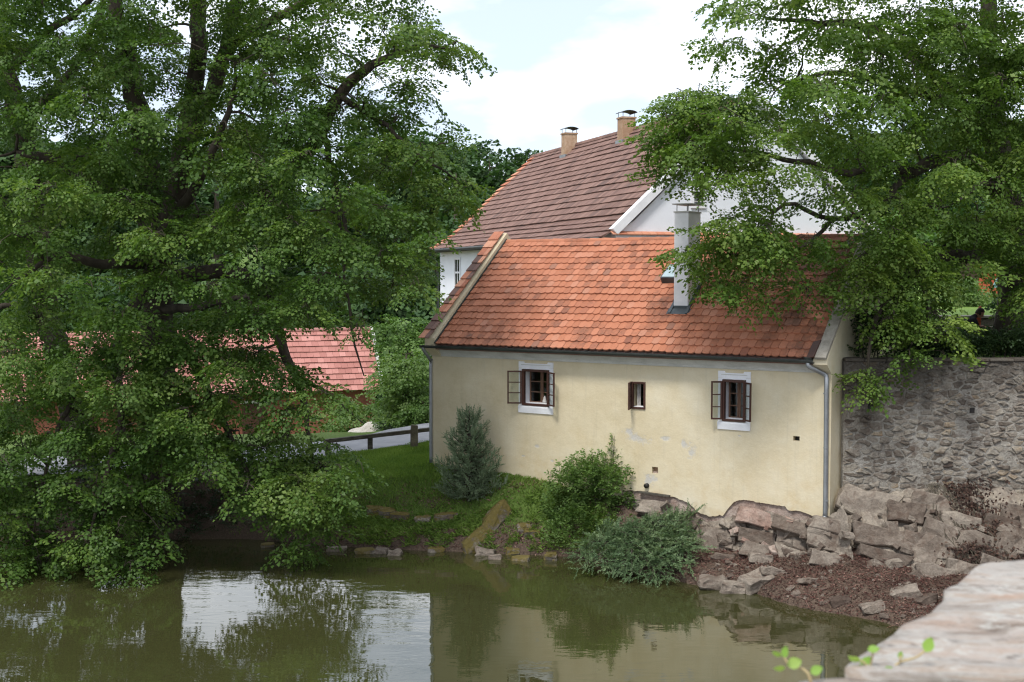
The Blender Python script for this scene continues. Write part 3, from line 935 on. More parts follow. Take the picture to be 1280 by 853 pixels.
def rough_rock(size, rng, sub=2, rough=0.22, bev=0.12):
    """angular stone: a jittered box, cut and roughened"""
    bm = bmesh.new()
    bmesh.ops.create_cube(bm, size=1.0)
    for v in bm.verts:
        v.co = Vector((v.co.x * size[0] * rng.uniform(0.7, 1.1), v.co.y * size[1] * rng.uniform(0.7, 1.1), v.co.z * size[2] * rng.uniform(0.7, 1.1)))
    bmesh.ops.bevel(bm, geom=list(bm.edges), offset=min(size) * bev, segments=1, affect='EDGES')
    if sub:
        bmesh.ops.subdivide_edges(bm, edges=list(bm.edges), cuts=sub, use_grid_fill=True)
        bmesh.ops.triangulate(bm, faces=list(bm.faces))
    s = rng.uniform(0, 99)
    m_ = min(size)
    for v in bm.verts:
        q = v.co / max(size) * 4
        v.co += Vector((noise.noise(q + Vector((s, 0, 0))), noise.noise(q + Vector((0, s, 0))), noise.noise(q + Vector((0, 0, s))))) * m_ * rough
    me = bpy.data.meshes.new("stone")
    bm.normal_update()
    bm.to_mesh(me)
    bm.free()
    return me

rng = random.Random(5)
def rock_block(x, k, w, h, dpt, matl):
    o = link("rock", rough_rock((w, dpt, h), rng, 2, 0.17, 0.05), matl, rk)
    p = rock_pt(x, k, 0.0)
    o.location = p + Vector((0, dpt * 0.5 - rng.uniform(0.10, 0.17), -0.02)) - inv
    o.rotation_euler = (RAD(-24) + rng.gauss(0, .05), RAD(12) + rng.gauss(0, .06), RAD(-12) + rng.gauss(0, .07))
x = 3.2
while x < 13.2:
    big = x > 6.5
    zt = float(np.interp(x, ZTOPX, ZTOPZ)); zb = float(np.interp(x, ZBOTX, ZBOTZ))
    w = rng.uniform(0.5, 1.25) if big else rng.uniform(0.4, 0.9)
    z = zb - 0.12
    while z < zt - (0.02 if not big else -0.02):
        h = rng.uniform(0.2, 0.6) if big else rng.uniform(0.18, 0.4)
        k = (z + h * 0.5 - zb) / (zt - zb)
        if z + h < zt + 0.10:
            red = (3.9 < x < 6.2 and k > 0.45 and rng.random() < 0.7)
            rock_block(x + w * 0.5 + rng.uniform(-.1, .1) - 0.25 * (z - zb), k, w * rng.uniform(1.1, 1.35), h * 1.3, rng.uniform(0.5, 0.7), mat['rock_red'] if red else mat['rock'])
        z += h
    x += w * 0.92
# smaller broken pieces lodged in the joints
for k in range(110):
    x = rng.uniform(3.4, 11.6)
    w = rng.uniform(0.10, 0.34)
    o = link("rock", rough_rock((w, w * rng.uniform(0.6, 1.0), w * rng.uniform(0.4, 0.9)), rng, 1, 0.22, 0.06), mat['rock_red'] if (x < 6.2 and rng.random() < .35) else (mat['rock_dark'] if rng.random() < .3 else mat['rock']), rk)
    o.location = rock_pt(x, rng.uniform(-0.15, 0.95), rng.uniform(0.02, 0.14)) - inv
    o.rotation_euler = (RAD(-24) + rng.gauss(0, .35), RAD(12) + rng.gauss(0, .35), rng.gauss(0, .6))

# loose stones on the debris slope and the edge stones along the water: parts of the ground
rng = random.Random(21)
def put_rock(name, px, py, size, matl, parent, rz=0, tilt=(0, 0), z=None, sink=0.3):
    if z is None:
        # march the pixel ray down to the ground
        r = ray(px, py); c = Vector((0, 0, ZC)); t = 15.0
        while t < 60:
            q = c + r * t
            if q.z < max(gz(q.x, q.y), 0.0):
                break
            t += 0.05
        p = q
    else:
        p = on_z(px, py, z)
    o = link(name, rough_rock(size, rng, 2 if size[0] > 0.35 else 1), matl, parent)
    o.location = p + Vector((0, 0, size[2] * (0.5 - sink)))
    o.rotation_euler = (tilt[0], tilt[1], rz)
    return o
for px, py, w, h in ((456, 690, 0.55, .12), (477, 690, .34, .10), (494, 692, 0.36, .13), (606, 692, 0.5, .16), (618, 697, .3, .1), (652, 699, .45, .10), (690, 698, 0.32, .2), (420, 687, .5, .1), (380, 684, .5, .1), (335, 682, .4, .1)):
    put_rock("stone", px, py, (w, 0.3, h * 1.5), mat['boulder'] if rng.random() < .35 else mat['rock_dark'], ground, rng.uniform(-0.3, 0.3), (rng.uniform(-.1, .1), rng.uniform(-.1, .1)), z=0.02, sink=0.5)
put_rock("stone", 890, 733, (0.62, 0.4, 0.30), mat['rock'], ground, 0.1, z=0.05)
put_rock("stone", 917, 737, (0.55, 0.4, 0.26), mat['rock'], ground, -0.05, z=0.05)
put_rock("stone", 945, 732, (0.75, 0.55, 0.34), mat['rock_dark'], ground, 0.3, (0.1, -0.2), z=0.12)
for k in range(210):
    px = rng.uniform(880, 1190); py = 690 + rng.random() ** 0.8 * (40 + (px - 880) * 0.19)
    w = rng.choice([0.06, 0.07, 0.09, 0.12, 0.17]) * rng.uniform(0.7, 1.2)
    if px > 1090 and py < 720:
        continue
    put_rock("stone", px, py, (w, w * rng.uniform(0.5, 0.9), w * rng.uniform(0.3, 0.6)), mat['rock_dark'] if rng.random() < 0.75 else mat['rock'], ground, rng.uniform(0, 3), (rng.uniform(-.3, .3), rng.uniform(-.3, .3)), sink=0.25)
for px, py, w in ((965, 716, .5), (1130, 742, .6), (1090, 760, .5), (1050, 752, .45), (905, 698, .5), (1155, 752, .5), (1010, 728, .4), (950, 700, .6), (990, 690, .5), (1025, 694, .5)):
    put_rock("stone", px, py, (w, w * 0.7, w * 0.36), mat['rock_dark'], ground, rng.uniform(-.5, .5), (rng.uniform(-.3, .3), rng.uniform(-.3, .3)), sink=0.42)
# stones breaking through the grassy bank
for px, py, w in ((470, 640, .5), (485, 643, .55), (500, 647, .5), (530, 650, .4), (556, 648, .5), (566, 645, .4), (655, 660, .45), (665, 668, .4), (640, 690, .35), (590, 690, .4), (545, 690, .4)):
    put_rock("stone", px, py, (w, w * 0.6, w * 0.5), mat['boulder'], ground, rng.uniform(-.4, .4), sink=0.45)

# the slanting mossy boulder on the bank
bo = link("boulder", rough_rock((1.75, 0.75, 0.55), rng, 3, 0.30), mat['boulder'])
q0, q1 = at(582, 686, 28.5), at(636, 630, 29.1)
bo.location = (q0 + q1) / 2 + Vector((0, 0.05, -0.10))
dv = q1 - q0
bo.rotation_euler = (RAD(-22), -math.atan2(dv.z, math.hypot(dv.x, dv.y)), math.atan2(dv.y, dv.x))
tag(bo, "long slanting boulder with ochre moss lying on the grassy bank", "boulder")

# ------------------------------------------------------------------ the ochre cottage
house = tag(empty("cottage", H0, HROT), "ochre plastered cottage with orange tile roof and open brown windows above the pond", "house")
ZE = HL.z - 0.03                     # tile line at the eave
VE = -0.30
ZR = 7.54
PITCH = math.atan2(ZR - ZE, HW / 2 - VE)
SLEN = math.hypot(ZR - ZE, HW / 2 - VE)
PT = 0.31                            # thickness of the gable parapets
TU0, TU1 = PT, HLEN - 0.25             # tiled stretch

def hpart(mb, name, m_, parent=None, smooth=False, bevel=0.0):
    return mb.build(name, mat[m_], parent or house, smooth, bevel)

def rect(pxl, pxr, pt, pb):
    c = (pxl + pxr) / 2
    return (wall_uz(pxl, (pt + pb) / 2)[0], wall_uz(pxr, (pt + pb) / 2)[0], wall_uz(c, pb)[1], wall_uz(c, pt)[1])
R1 = rect(653.5, 687, 462.3, 507.3)
R2 = rect(903.5, 932.5, 475.0, 527.0)
R3 = rect(789.5, 807.0, 477.5, 511.5)
RV = rect(991.5, 999.5, 545.5, 551.5)      # vent
RN = rect(815, 822.5, 584, 592)            # bricked niche
holes = [R1, R2, R3, RV, RN]

# front wall with real openings and a ragged plaster edge at the foot
base_px = [(540, 597), (700, 624), (770, 640), (778, 613), (800, 614), (838, 620.5), (847, 623), (862, 630), (872, 640), (885, 645.5), (903, 645), (912, 633), (922, 625.5), (937, 625), (939, 627), (981, 633), (984, 638), (1000, 639), (1012, 643.5), (1039.5, 651)]
bu, bz = zip(*[wall_uz(*p) for p in base_px])
ZMID = 1.96
us = sorted(set([0.0, HLEN] + [r[0] for r in holes] + [r[1] for r in holes]))
zs = sorted(set([ZMID, ZE - 0.02] + [r[2] for r in holes] + [r[3] for r in holes]))
mbw = MB()
for a, b in zip(us[:-1], us[1:]):
    for c, d in zip(zs[:-1], zs[1:]):
        mu, mz = (a + b) / 2, (c + d) / 2
        if any(r[0] < mu < r[1] and r[2] < mz < r[3] for r in holes):
            continue
        mbw.add([(a, 0, c), (b, 0, c), (b, 0, d), (a, 0, d)], [(0, 1, 2, 3)])
NB = 420
for i in range(NB):
    a, b = HLEN * i / NB, HLEN * (i + 1) / NB
    def zb(u):
        return float(np.interp(u, bu, bz)) + 0.035 * noise.noise(Vector((u * 9, 0, 2))) + 0.012 * noise.noise(Vector((u * 40, 0, 5)))
    za, zb_ = zb(a), zb(b)
    mbw.add([(a, 0, za), (b, 0, zb_), (b, 0, ZMID), (a, 0, ZMID), (a, 0.07, za), (b, 0.07, zb_)], [(0, 1, 2, 3), (4, 5, 1, 0)])
for (a, b, c, d) in holes:
    dep = 0.42 if b - a > 0.2 else 0.16
    for q in (((a, 0, c), (a, dep, c), (a, dep, d), (a, 0, d)), ((b, 0, d), (b, dep, d), (b, dep, c), (b, 0, c)), ((a, 0, d), (a, dep, d), (b, dep, d), (b, 0, d)), ((b, 0, c), (b, dep, c), (a, dep, c), (a, 0, c))):
        mbw.add(q, [(0, 1, 2, 3)])
front = link("front_wall", mesh_of("front_wall", mbw.v, mbw.f, mat['plaster']), None, house)
# gable walls with parapets, rear wall, inner lining
for nm, ua, ub in (("gable_wall", 0.003, PT), ("gable_wall", HLEN - PT, HLEN - 0.003)):
    up = 0.20 if ua < 1 else 0.03
    pf = [(0.004, 0.9), (HW, 0.9), (HW, ZE + 0.2), (HW + 0.2, ZE + 0.12), (HW / 2, ZR + up + 0.03), (VE - 0.02, ZE + up - 0.02), (VE - 0.02, ZE - 0.10), (0.004, ZE - 0.32)]
    hpart(MB().prism(pf, 'x', ua, ub), nm, 'plaster')
mb = MB().box(PT, HLEN - PT, HW - 0.4, HW - 0.01, 0.9, ZE)
hpart(mb, "rear_wall", 'plaster')
mb = MB().box(PT + .01, HLEN - PT - .01, 0.43, 0.46, 1.0, 2.6)
for (a, b) in ((PT, R1[0] - .02), (R1[1] + .02, R3[0] - .02), (R3[1] + .02, R2[0] - .02), (R2[1] + .02, HLEN - PT)):
    mb.box(a + .01, b - .01, 0.43, 0.46, 2.6, ZE - 0.05)
mb.box(PT + .01, HLEN - PT - .01, 0.47, HW - 0.42, ZE - 0.09, ZE - 0.05)
mb.box(PT + .01, HLEN - PT - .01, 0.47, HW - 0.42, 1.95, 2.0)
hpart(mb, "room_lining", 'room')
# masonry showing below the plaster
vv, ff = [], []
nu, nz_ = 200, 24
for j in range(nz_ + 1):
    for i in range(nu + 1):
        u, z = HLEN * i / nu, 0.3 + 1.75 * j / nz_
        vv.append((u, 0.06 - 0.05 * abs(noise.noise(Vector((u * 4, z * 6, 0)))) + 0.02 * noise.noise(Vector((u * 14, z * 14, 4))), z))
for j in range(nz_):
    for i in range(nu):
        a = j * (nu + 1) + i
        ff.append((a, a + 1, a + nu + 2, a + nu + 1))
link("foundation", mesh_of("foundation", vv, ff, mat['rock_red'], True), None, house)
# brown ledge and pipe stub, bricked niche, vent back
a = wall_uz(800, 614.5); b = wall_uz(838, 620)
mb = MB().obox((a[0], -0.03, a[1]), (b[0], -0.03, b[1]), 0.12, 0.035)
hpart(mb, "ledge", 'wood_old')
a = wall_uz(809, 607)
mb = MB().tube([(a[0], 0.1, a[1]), (a[0], -0.08, a[1])], 0.055, 12)
hpart(mb, "pipe_stub", 'black', smooth=True)
for r, m_ in ((RN, 'brick'), (RV, 'black')):
    hpart(MB().box(r[0] - .01, r[1] + .01, 0.10 if r is RN else 0.15, 0.2, r[2] - .01, r[3] + .01), "niche_back", m_)
# cornice
pf = [(0.002, ZE - 0.30), (-0.035, ZE - 0.30), (-0.045, ZE - 0.25), (-0.075, ZE - 0.20), (-0.13, ZE - 0.125), (-0.20, ZE - 0.09), (-0.20, ZE - 0.055), (0.002, ZE - 0.055)]
hpart(MB().prism(pf, 'x', -0.03, HLEN - 0.02), "cornice", 'cornice')
# gutter: open half round
prof = [(VE - 0.06 + 0.075 * math.cos(g), ZE - 0.005 + 0.075 * math.sin(g)) for g in np.linspace(math.pi, 2 * math.pi, 9)]
prof2 = [(VE - 0.06 + 0.066 * math.cos(g), ZE - 0.005 + 0.066 * math.sin(g)) for g in np.linspace(2 * math.pi, math.pi, 9)]
gutter = hpart(MB().prism(prof + prof2, 'x', -0.10, HLEN - PT + 0.03), "gutter", 'gutter')
for k in range(14):
    u = 0.3 + k * (HLEN - 0.9) / 13
    MB().obox((u, VE - 0.142, ZE + 0.01), (u, VE + 0.03, ZE + 0.015), 0.025, 0.006).build("gutter_bracket", mat['gutter'], gutter)
# downpipes
def wp(px, py, v):
    p = on_plane(px, py, H0 + HV * v, HV)
    return Vector(((p - H0).dot(HU), v, p.z))
pts, rr = smooth_path([wp(1010, 449, VE - .06), wp(1010, 455, VE - .06), wp(1012, 459, VE - .05), wp(1030, 468, -0.10), wp(1033, 473, -0.09), wp(1033, 490, -0.09), wp(1031.5, 640, -0.09), wp(1030, 645.5, -0.16)], [0.06, .05, .05, .05, .05, .05, .05, .05], 0.12)
dp = hpart(MB().tube(pts, 0.05, 12), "downpipe", 'zinc', smooth=True)
a = wp(1010, 448, VE - .06)
MB().tube([(a.x, a.y, a.z + 0.02), (a.x, a.y, a.z - 0.10)], [0.10, 0.05], 10).build("outlet", mat['gutter'], dp)
for py in (492, 560, 626):
    q = wp(1032.3, py, -0.09)
    MB().tube([q + Vector((0, 0, -.015)), q + Vector((0, 0, .015))], 0.056, 12).build("clamp", mat['zinc'], dp)
    MB().obox(q, q + Vector((0, 0.1, 0)), 0.02, 0.02).build("clamp", mat['zinc'], dp)
pts, rr = smooth_path([Vector((-0.02, VE - .06, ZE - 0.05)), Vector((-0.02, VE - .05, ZE - .12)), Vector((0.02, -0.09, ZE - 0.42)), Vector((0.02, -0.09, ZE - 0.6)), Vector((0.02, -0.09, 1.75))], [1] * 5, 0.12)
hpart(MB().tube(pts, 0.045, 12), "downpipe", 'zinc', smooth=True)

# ---- windows
def window(R, th_l, th_r, wide):
    u0, u1, z0, z1 = R
    w, h = u1 - u0, z1 - z0
    fr = MB()
    t = 0.055
    for a, b, c, d in ((u0, u0 + t, z0, z1), (u1 - t, u1, z0, z1)):
        fr.box(a, b, -0.055, 0.05, c, d)
    fr.box(u0 + t, u1 - t, -0.05, 0.05, z1 - t, z1 - .001)
    fr.box(u0 + t, u1 - t, -0.05, 0.05, z0 + .001, z0 + t * 0.8)
    win = hpart(fr, "window", 'wood_dark', bevel=0.004)
    # white surround with ears and sill
    sm = 0.11
    sr = MB()
    sr.box(u0 - sm, u0 - .002, -0.014, 0.002, z0 - 0.03, z1 + 0.04)
    sr.box(u1 + .002, u1 + sm, -0.014, 0.002, z0 - 0.03, z1 + 0.04)
    sr.prism([(u0 - sm, z1 + 0.045), (u0 - .002, z1 + .045), (u0 - .002, z1 + .006), (u1 + .002, z1 + .006), (u1 + .002, z1 + .045), (u1 + sm, z1 + .045), (u1 + sm, z1 + 0.19), (u1 - 0.04, z1 + 0.19), (u1 - 0.06, z1 + 0.15), (u0 + 0.06, z1 + 0.15), (u0 + 0.04, z1 + 0.19), (u0 - sm, z1 + 0.19)], 'y', -0.02, 0.002)
    sr.build("surround", mat['white_trim'], win)
    MB().box(u0 - 0.03, u1 + 0.03, -0.032, 0.0, z1 + 0.105, z1 + 0.118).build("surround_moulding", mat['cornice'], win)
    MB().prism([(0.002, z0 - 0.19), (-0.03, z0 - 0.19), (-0.05, z0 - 0.05), (-0.045, z0 - 0.02), (0.002, z0 - 0.012)], 'x', u0 - sm, u1 + sm).build("sill", mat['white_trim'], win)
    # white reveal and inner sill
    rv = MB()
    rv.box(u0 + .004, u0 + 0.02, 0.052, 0.33, z0 + .01, z1 - .01)
    rv.box(u1 - .02, u1 - 0.004, 0.052, 0.33, z0 + .01, z1 - .01)
    rv.box(u0 + .021, u1 - 0.021, 0.052, 0.33, z0 + .005, z0 + 0.05)
    rv.box(u0 + .021, u1 - 0.021, 0.052, 0.33, z1 - .03, z1 - 0.006)
    rv.build("reveal", mat['white_trim'], win)
    # opened outer leaves
    lw = w / 2 - 0.03
    lh0, lh1 = 0.035, h - 0.035
    def leaf(hx, ang, name, mt, wleaf, vv):
        mb = MB()
        s = 0.036
        mb.box(0, s, -0.018, 0.018, lh0, lh1)
        mb.box(wleaf - s, wleaf, -0.018, 0.018, lh0, lh1)
        zz = [lh0 + (lh1 - lh0 - s) * k / 3 for k in range(4)]
        for k, z in enumerate(zz):
            e = s if k in (0, 3) else 0.022
            mb.box(s, wleaf - s, -0.017, 0.017, z, z + e)
        o = mb.build(name, mat[mt], win, bevel=0.003)
        o.location = (hx, vv, z0)
        o.rotation_euler = (0, 0, RAD(ang))
        for k in range(3):
            e = s if k == 0 else 0.022
            g = MB().box(s, wleaf - s, -0.002, 0.002, zz[k] + e, zz[k + 1]).build("pane", mat['glass'], win)
            g.location = o.location
            g.rotation_euler = o.rotation_euler
        return o
    leaf(u0 + 0.01, 180 + th_l, "casement", 'wood_dark', lw, -0.075)
    leaf(u1 - 0.01, -th_r, "casement", 'wood_dark', lw, -0.075)
    leaf(u0 + 0.03, 0, "inner_casement", 'wood_inner', w / 2 - 0.035, 0.30)
    o = leaf(u1 - 0.03, 180, "inner_casement", 'wood_inner', w / 2 - 0.035, 0.30)
    return win
w1 = window(R1, 30, 34, True)
# pale figurine and pot on the inner sill of the first window
u, z = R1[0] + (R1[1] - R1[0]) * 0.62, R1[2] + 0.05
MB().tube([(u, 0.26, z), (u, 0.26, z + 0.05), (u, 0.26, z + 0.09), (u, 0.26, z + 0.13), (u, .26, z + .17)], [0.05, 0.055, 0.035, 0.03, 0.012], 10).build("ornament", mat['curtain'], w1, True)
w2 = window(R2, 30, 34, True)
# small window: frame, one leaf turned in, curtain
u0, u1, z0, z1 = R3
fr = MB()
t = 0.045
fr.box(u0, u0 + t, -0.03, 0.05, z0, z1).box(u1 - t, u1, -0.03, 0.05, z0, z1).box(u0 + t, u1 - t, -0.028, 0.05, z1 - t, z1 - .001).box(u0 + t, u1 - t, -0.028, 0.05, z0 + .001, z0 + t)
w3 = hpart(fr, "window", 'wood_dark', bevel=0.004)
mb = MB()
lw = u1 - u0 - 0.06
mb.box(0, .04, -.018, .018, 0, z1 - z0).box(lw - .04, lw, -.018, .018, 0, z1 - z0).box(.04, lw - .04, -.017, .017, z1 - z0 - .045, z1 - z0 - .002).box(.04, lw - .04, -.017, .017, 0.002, 0.045).box(.04, lw - .04, -.015, .015, (z1 - z0) * .5 - .012, (z1 - z0) * .5 + .012)
o = mb.build("casement", mat['wood_dark'], w3, bevel=0.003)
o.location = (u0 + 0.0, -0.045, z0)
o.rotation_euler = (0, 0, RAD(287))
for k in range(2):
    g = MB().box(.04, lw - .04, -.002, .002, (z1 - z0) * (.06 + .46 * k), (z1 - z0) * (.48 + .45 * k)).build("pane", mat['glass'], w3)
    g.location = o.location; g.rotation_euler = o.rotation_euler
vv, ff = [], []
for i in range(13):
    x = u0 + 0.05 + i * 0.008
    for z in (z0 + 0.05, z1 - 0.05):
        vv.append((x, 0.20 + 0.02 * math.sin(i * 1.9), z))
ff = [(2 * i, 2 * i + 2, 2 * i + 3, 2 * i + 1) for i in range(12)]
link("curtain", mesh_of("curtain", vv, ff, mat['curtain']), None, w3)
MB().box(u0 + t, u1 - t, 0.02, 0.2, z0 + .046, z0 + .056).build("inner_sill", mat['white_trim'], w3)

# ---- roof
deck = MB()
d = 0.05
deck.add([(0.1, VE + 0.02, ZE - d), (HLEN - .1, VE + 0.02, ZE - d), (HLEN - .1, HW / 2, ZR - d), (0.1, HW / 2, ZR - d), (0.1, HW + .3, ZE - d), (HLEN - .1, HW + .3, ZE - d)], [(0, 1, 2, 3), (3, 2, 5, 4)])
deck.add([(0.1, VE + 0.02, ZE - d - .06), (HLEN - .1, VE + 0.02, ZE - d - .06), (HLEN - .1, HW / 2, ZR - d - .06), (0.1, HW / 2, ZR - d - .06), (0.1, HW + .3, ZE - d - .06), (HLEN - .1, HW + .3, ZE - d - .06)], [(3, 2, 1, 0), (4, 5, 2, 3)])
deck.box(0.1, HLEN - .1, VE + 0.02, VE + 0.04, ZE - 0.11, ZE - 0.052)
roof = hpart(deck, "roof", 'tile_old')

def beaver(w, L, th):
    """clay tile: x across, y up the slope, rounded tail"""
    ol = [(-w / 2, L), (w / 2, L), (w / 2, 0.035), (w * 0.34, 0.012), (w * 0.12, 0.0), (-w * 0.12, 0.0), (-w * 0.34, 0.012), (-w / 2, 0.035)]
    n_ = len(ol)
    v = [(x, y, th) for x, y in ol] + [(x, y, 0) for x, y in ol]
    f = [tuple(range(n_))[::-1]] + [(i, (i + 1) % n_, n_ + (i + 1) % n_, n_ + i) for i in range(1, n_)]
    return v, f
COURSES = 17
STEP = (SLEN - 0.06) / COURSES
TW = 0.178
bv, bf = beaver(TW - 0.007, STEP * 1.30, 0.030)
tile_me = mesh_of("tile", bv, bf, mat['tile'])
bm = bmesh.new(); bm.from_mesh(tile_me); bmesh.ops.recalc_face_normals(bm, faces=bm.faces); bm.to_mesh(tile_me); bm.free()
Sx = Vector((0, math.cos(PITCH), math.sin(PITCH)))
Nx = Vector((0, -math.sin(PITCH), math.cos(PITCH)))
E0 = Vector((0, VE, ZE))
# chimney footprint
roofN = HV * (-math.sin(PITCH)) + Vector((0, 0, math.cos(PITCH)))
def roof_hit(px, py):
    p = on_plane(px, py, H0 + HV * VE + Vector((0, 0, ZE)), roofN)
    return Vector(((p - H0).dot(HU), (p - H0).dot(HV), p.z))
CA, CB = roof_hit(842, 389), roof_hit(859.5, 390)
CHU0, CHU1, CHV0 = CA.x, CB.x, CA.y
CHV1 = CHV0 + 0.72
SKA = roof_hit(828, 356)
rng = random.Random(3)
tl = []
for c in range(COURSES):
    off = (c % 2) * TW / 2
    k = 0
    u = TU0 + TW / 2 - off
    while u < TU1 + TW * 0.2:
        uu = min(max(u, TU0 + TW * .35), TU1 - TW * .35)
        s = c * STEP
        v = VE + math.cos(PITCH) * s
        if not (CHU0 - 0.02 < uu < CHU1 + 0.02 and CHV0 - 0.12 < v < CHV1 - 0.05):
            sag = 0.020 * noise.noise(Vector((uu * 0.5, s * 0.7, 1))) + 0.010 * noise.noise(Vector((uu * 2.5, s * 3, 5)))
            p = E0 + Vector((uu, 0, 0)) + Sx * (s + rng.gauss(0, 0.006) + sag * 0.6) + Nx * (0.040 + sag + rng.uniform(0, 0.006))
            tl.append((p, (PITCH - 0.115 + rng.gauss(0, 0.008), rng.gauss(0, 0.010), rng.gauss(0, 0.014)), rng.random()))
        u += TW
camp = Vector((0, 0, ZC))
def wdist(p):
    q = H0 + HU * p.x + HV * p.y + Vector((0, 0, p.z))
    return (q - camp).length + (3.0 if p.x > 7.9 and p.z > 5.9 else 0)
tl.sort(key=lambda t: wdist(t[0]))
for p, e, r in tl[:300]:
    o = link("tile", tile_me, None, roof)
    o.location = p
    o.rotation_euler = e
mb = MB()
for p, e, r in tl[300:]:
    R_ = Matrix.Translation(p) @ __import__('mathutils').Euler(e).to_matrix().to_4x4()
    mb.add([R_ @ Vector(q) for q in bv], bf, 0.001 + r)
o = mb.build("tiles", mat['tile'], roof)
o["kind"] = "stuff"
# ridge tiles
nr_ = 26
rl = (TU1 - TU0) / nr_
for k in range(nr_):
    a = TU0 + k * rl
    mb = MB()
    ang = np.linspace(-0.15, math.pi + 0.15, 8)
    v = []
    for x, r0 in ((a - 0.02, 0.115), (a + rl, 0.10)):
        for g in ang:
            v.append((x, HW / 2 + math.cos(g) * r0 * 1.15, ZR - 0.055 + math.sin(g) * r0 + rng.uniform(-.004, .004)))
    nn = len(ang)
    mb.add(v, [(i, i + 1, nn + i + 1, nn + i) for i in range(nn - 1)] + [tuple(range(nn))])
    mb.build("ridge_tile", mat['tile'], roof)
# coping of the left gable: overlapping tiles with an ochre inner edge; right gable: grey slab
for side in (0, 1):
    nco = 13
    for k in range(nco):
        s0 = -0.04 + k * (SLEN + 0.10) / nco
        L = (SLEN + 0.10) / nco * 1.2
        N0 = 0.21 + 0.020
        if side == 0:
            for (ua, ub) in ((-0.07, 0.115), (0.12, 0.235)):
                mb = MB()
                th = 0.02
                pts_ = []
                for (s, nn_) in ((s0, N0 + 0.035), (s0 + L, N0)):
                    for dz in (0, th):
                        for u in (ua, ub):
                            q = E0 + Vector((u, 0, 0)) + Sx * s + Nx * (nn_ + dz)
                            pts_.append(q)
                mb.add(pts_, [(0, 1, 3, 2), (4, 6, 7, 5), (2, 3, 7, 6), (0, 4, 5, 1), (0, 2, 6, 4), (1, 5, 7, 3)])
                mb.build("coping_tile", mat['tile_old'] if rng.random() < .35 else mat['tile_new'], roof)
    if side == 1:
        a = E0 + Vector((HLEN - 0.13, 0, 0)) + Nx * 0.085 + Sx * -0.05
        b_ = E0 + Vector((HLEN - 0.13, 0, 0)) + Nx * 0.085 + Sx * (SLEN + 0.06)
        MB().obox(a, b_, 0.24, 0.06, Nx).build("coping", mat['stone_pale'], roof)
        a = E0 + Vector((TU1 - 0.10, 0, 0)) + Nx * 0.10 + Sx * -0.06
        MB().obox(a, a + Sx * 0.55 + Vector((0.02, 0, 0)), 0.20, 0.02, (Nx + Vector((-.4, 0, 0))).normalized()).build("verge_flashing", mat['wood_dark'], roof)
# dark strip in the corner between tiles and left parapet
a = E0 + Vector((PT + 0.015, 0, 0)) + Nx * 0.075
MB().obox(a, a + Sx * SLEN, 0.03, 0.035, Nx).build("dark_strip", mat['gutter'], roof)

# chimney
ztop = on_plane(850, 266, H0 + HV * CHV0, HV).z
ch = hpart(MB().box(CHU0, CHU1, CHV0, CHV1, CA.z - 0.35, ztop), "chimney", 'white_trim', bevel=0.012)
MB().box(CHU0 - 0.015, CHU1 + 0.015, CHV0 - 0.015, CHV1 + 0.015, ztop + 0.001, ztop + 0.035).build("chimney_cap", mat['cornice'], ch)
for a in (CHU0 + 0.04, CHU1 - 0.04):
    for b_ in (CHV0 + 0.06, CHV1 - 0.06):
        MB().tube([(a, b_, ztop + 0.03), (a, b_, ztop + 0.19)], 0.010, 6).build("cowl_post", mat['black'], ch)
MB().box(CHU0 - 0.05, CHU1 + 0.05, CHV0 - 0.03, CHV1 + 0.03, ztop + 0.19, ztop + 0.215).build("cowl_plate", mat['cornice'], ch)
fl = MB()
b0 = E0 + Sx * ((CHV0 - VE) / math.cos(PITCH)) + Nx * 0.075
fl.obox(b0 + Vector((CHU0 - 0.10, 0, 0)) - Sx * 0.10, b0 + Vector((CHU1 + 0.10, 0, 0)) - Sx * 0.10, 0.20, 0.012, Nx)
for ua in (CHU0 - 0.035, CHU1 + 0.035):
    fl.obox(b0 + Vector((ua, 0, 0)) - Sx * 0.18, b0 + Vector((ua, 0, 0)) + Sx * 1.0, 0.066, 0.05, Nx)
fl.box(CHU0 - .006, CHU1 + .006, CHV0 - .006, CHV0 + .01, CA.z - .05, CA.z + 0.13)
fl.build("flashing", mat['flash'], ch)
# small roof hatch beside the chimney
hb = E0 + Vector((SKA.x, 0, 0)) + Sx * ((SKA.y - VE) / math.cos(PITCH)) + Nx * 0.05
sk = MB()
v = []
for s, n0, n1 in ((0, 0, 0.17), (0.62, 0, 0.10)):
    for u in (0, 0.46):
        for q in (n0, n1):
            v.append(hb + Vector((u, 0, 0)) + Sx * s + Nx * q)
sk.add(v, [(0, 1, 3, 2), (4, 6, 7, 5), (0, 4, 5, 1), (2, 3, 7, 6), (1, 5, 7, 3), (0, 2, 6, 4)])
hatch = hpart(sk, "roof_hatch", 'flash')
q = [hb + Vector((u, 0, 0)) + Sx * s + Nx * (nn_ + 0.006) for (u, s, nn_) in ((0.03, 0.03, .17), (0.43, 0.03, .17), (0.43, 0.58, 0.105), (0.03, 0.58, 0.105))]
MB().add(q, [(0, 1, 2, 3)]).build("pane", M('hatch_glass', [(0.3, (0.35, 0.45, 0.47)), (0.7, (0.45, 0.55, 0.57))], 3, 0.12, 40, 0, 0, fine=0.05, spec=0.6), hatch)

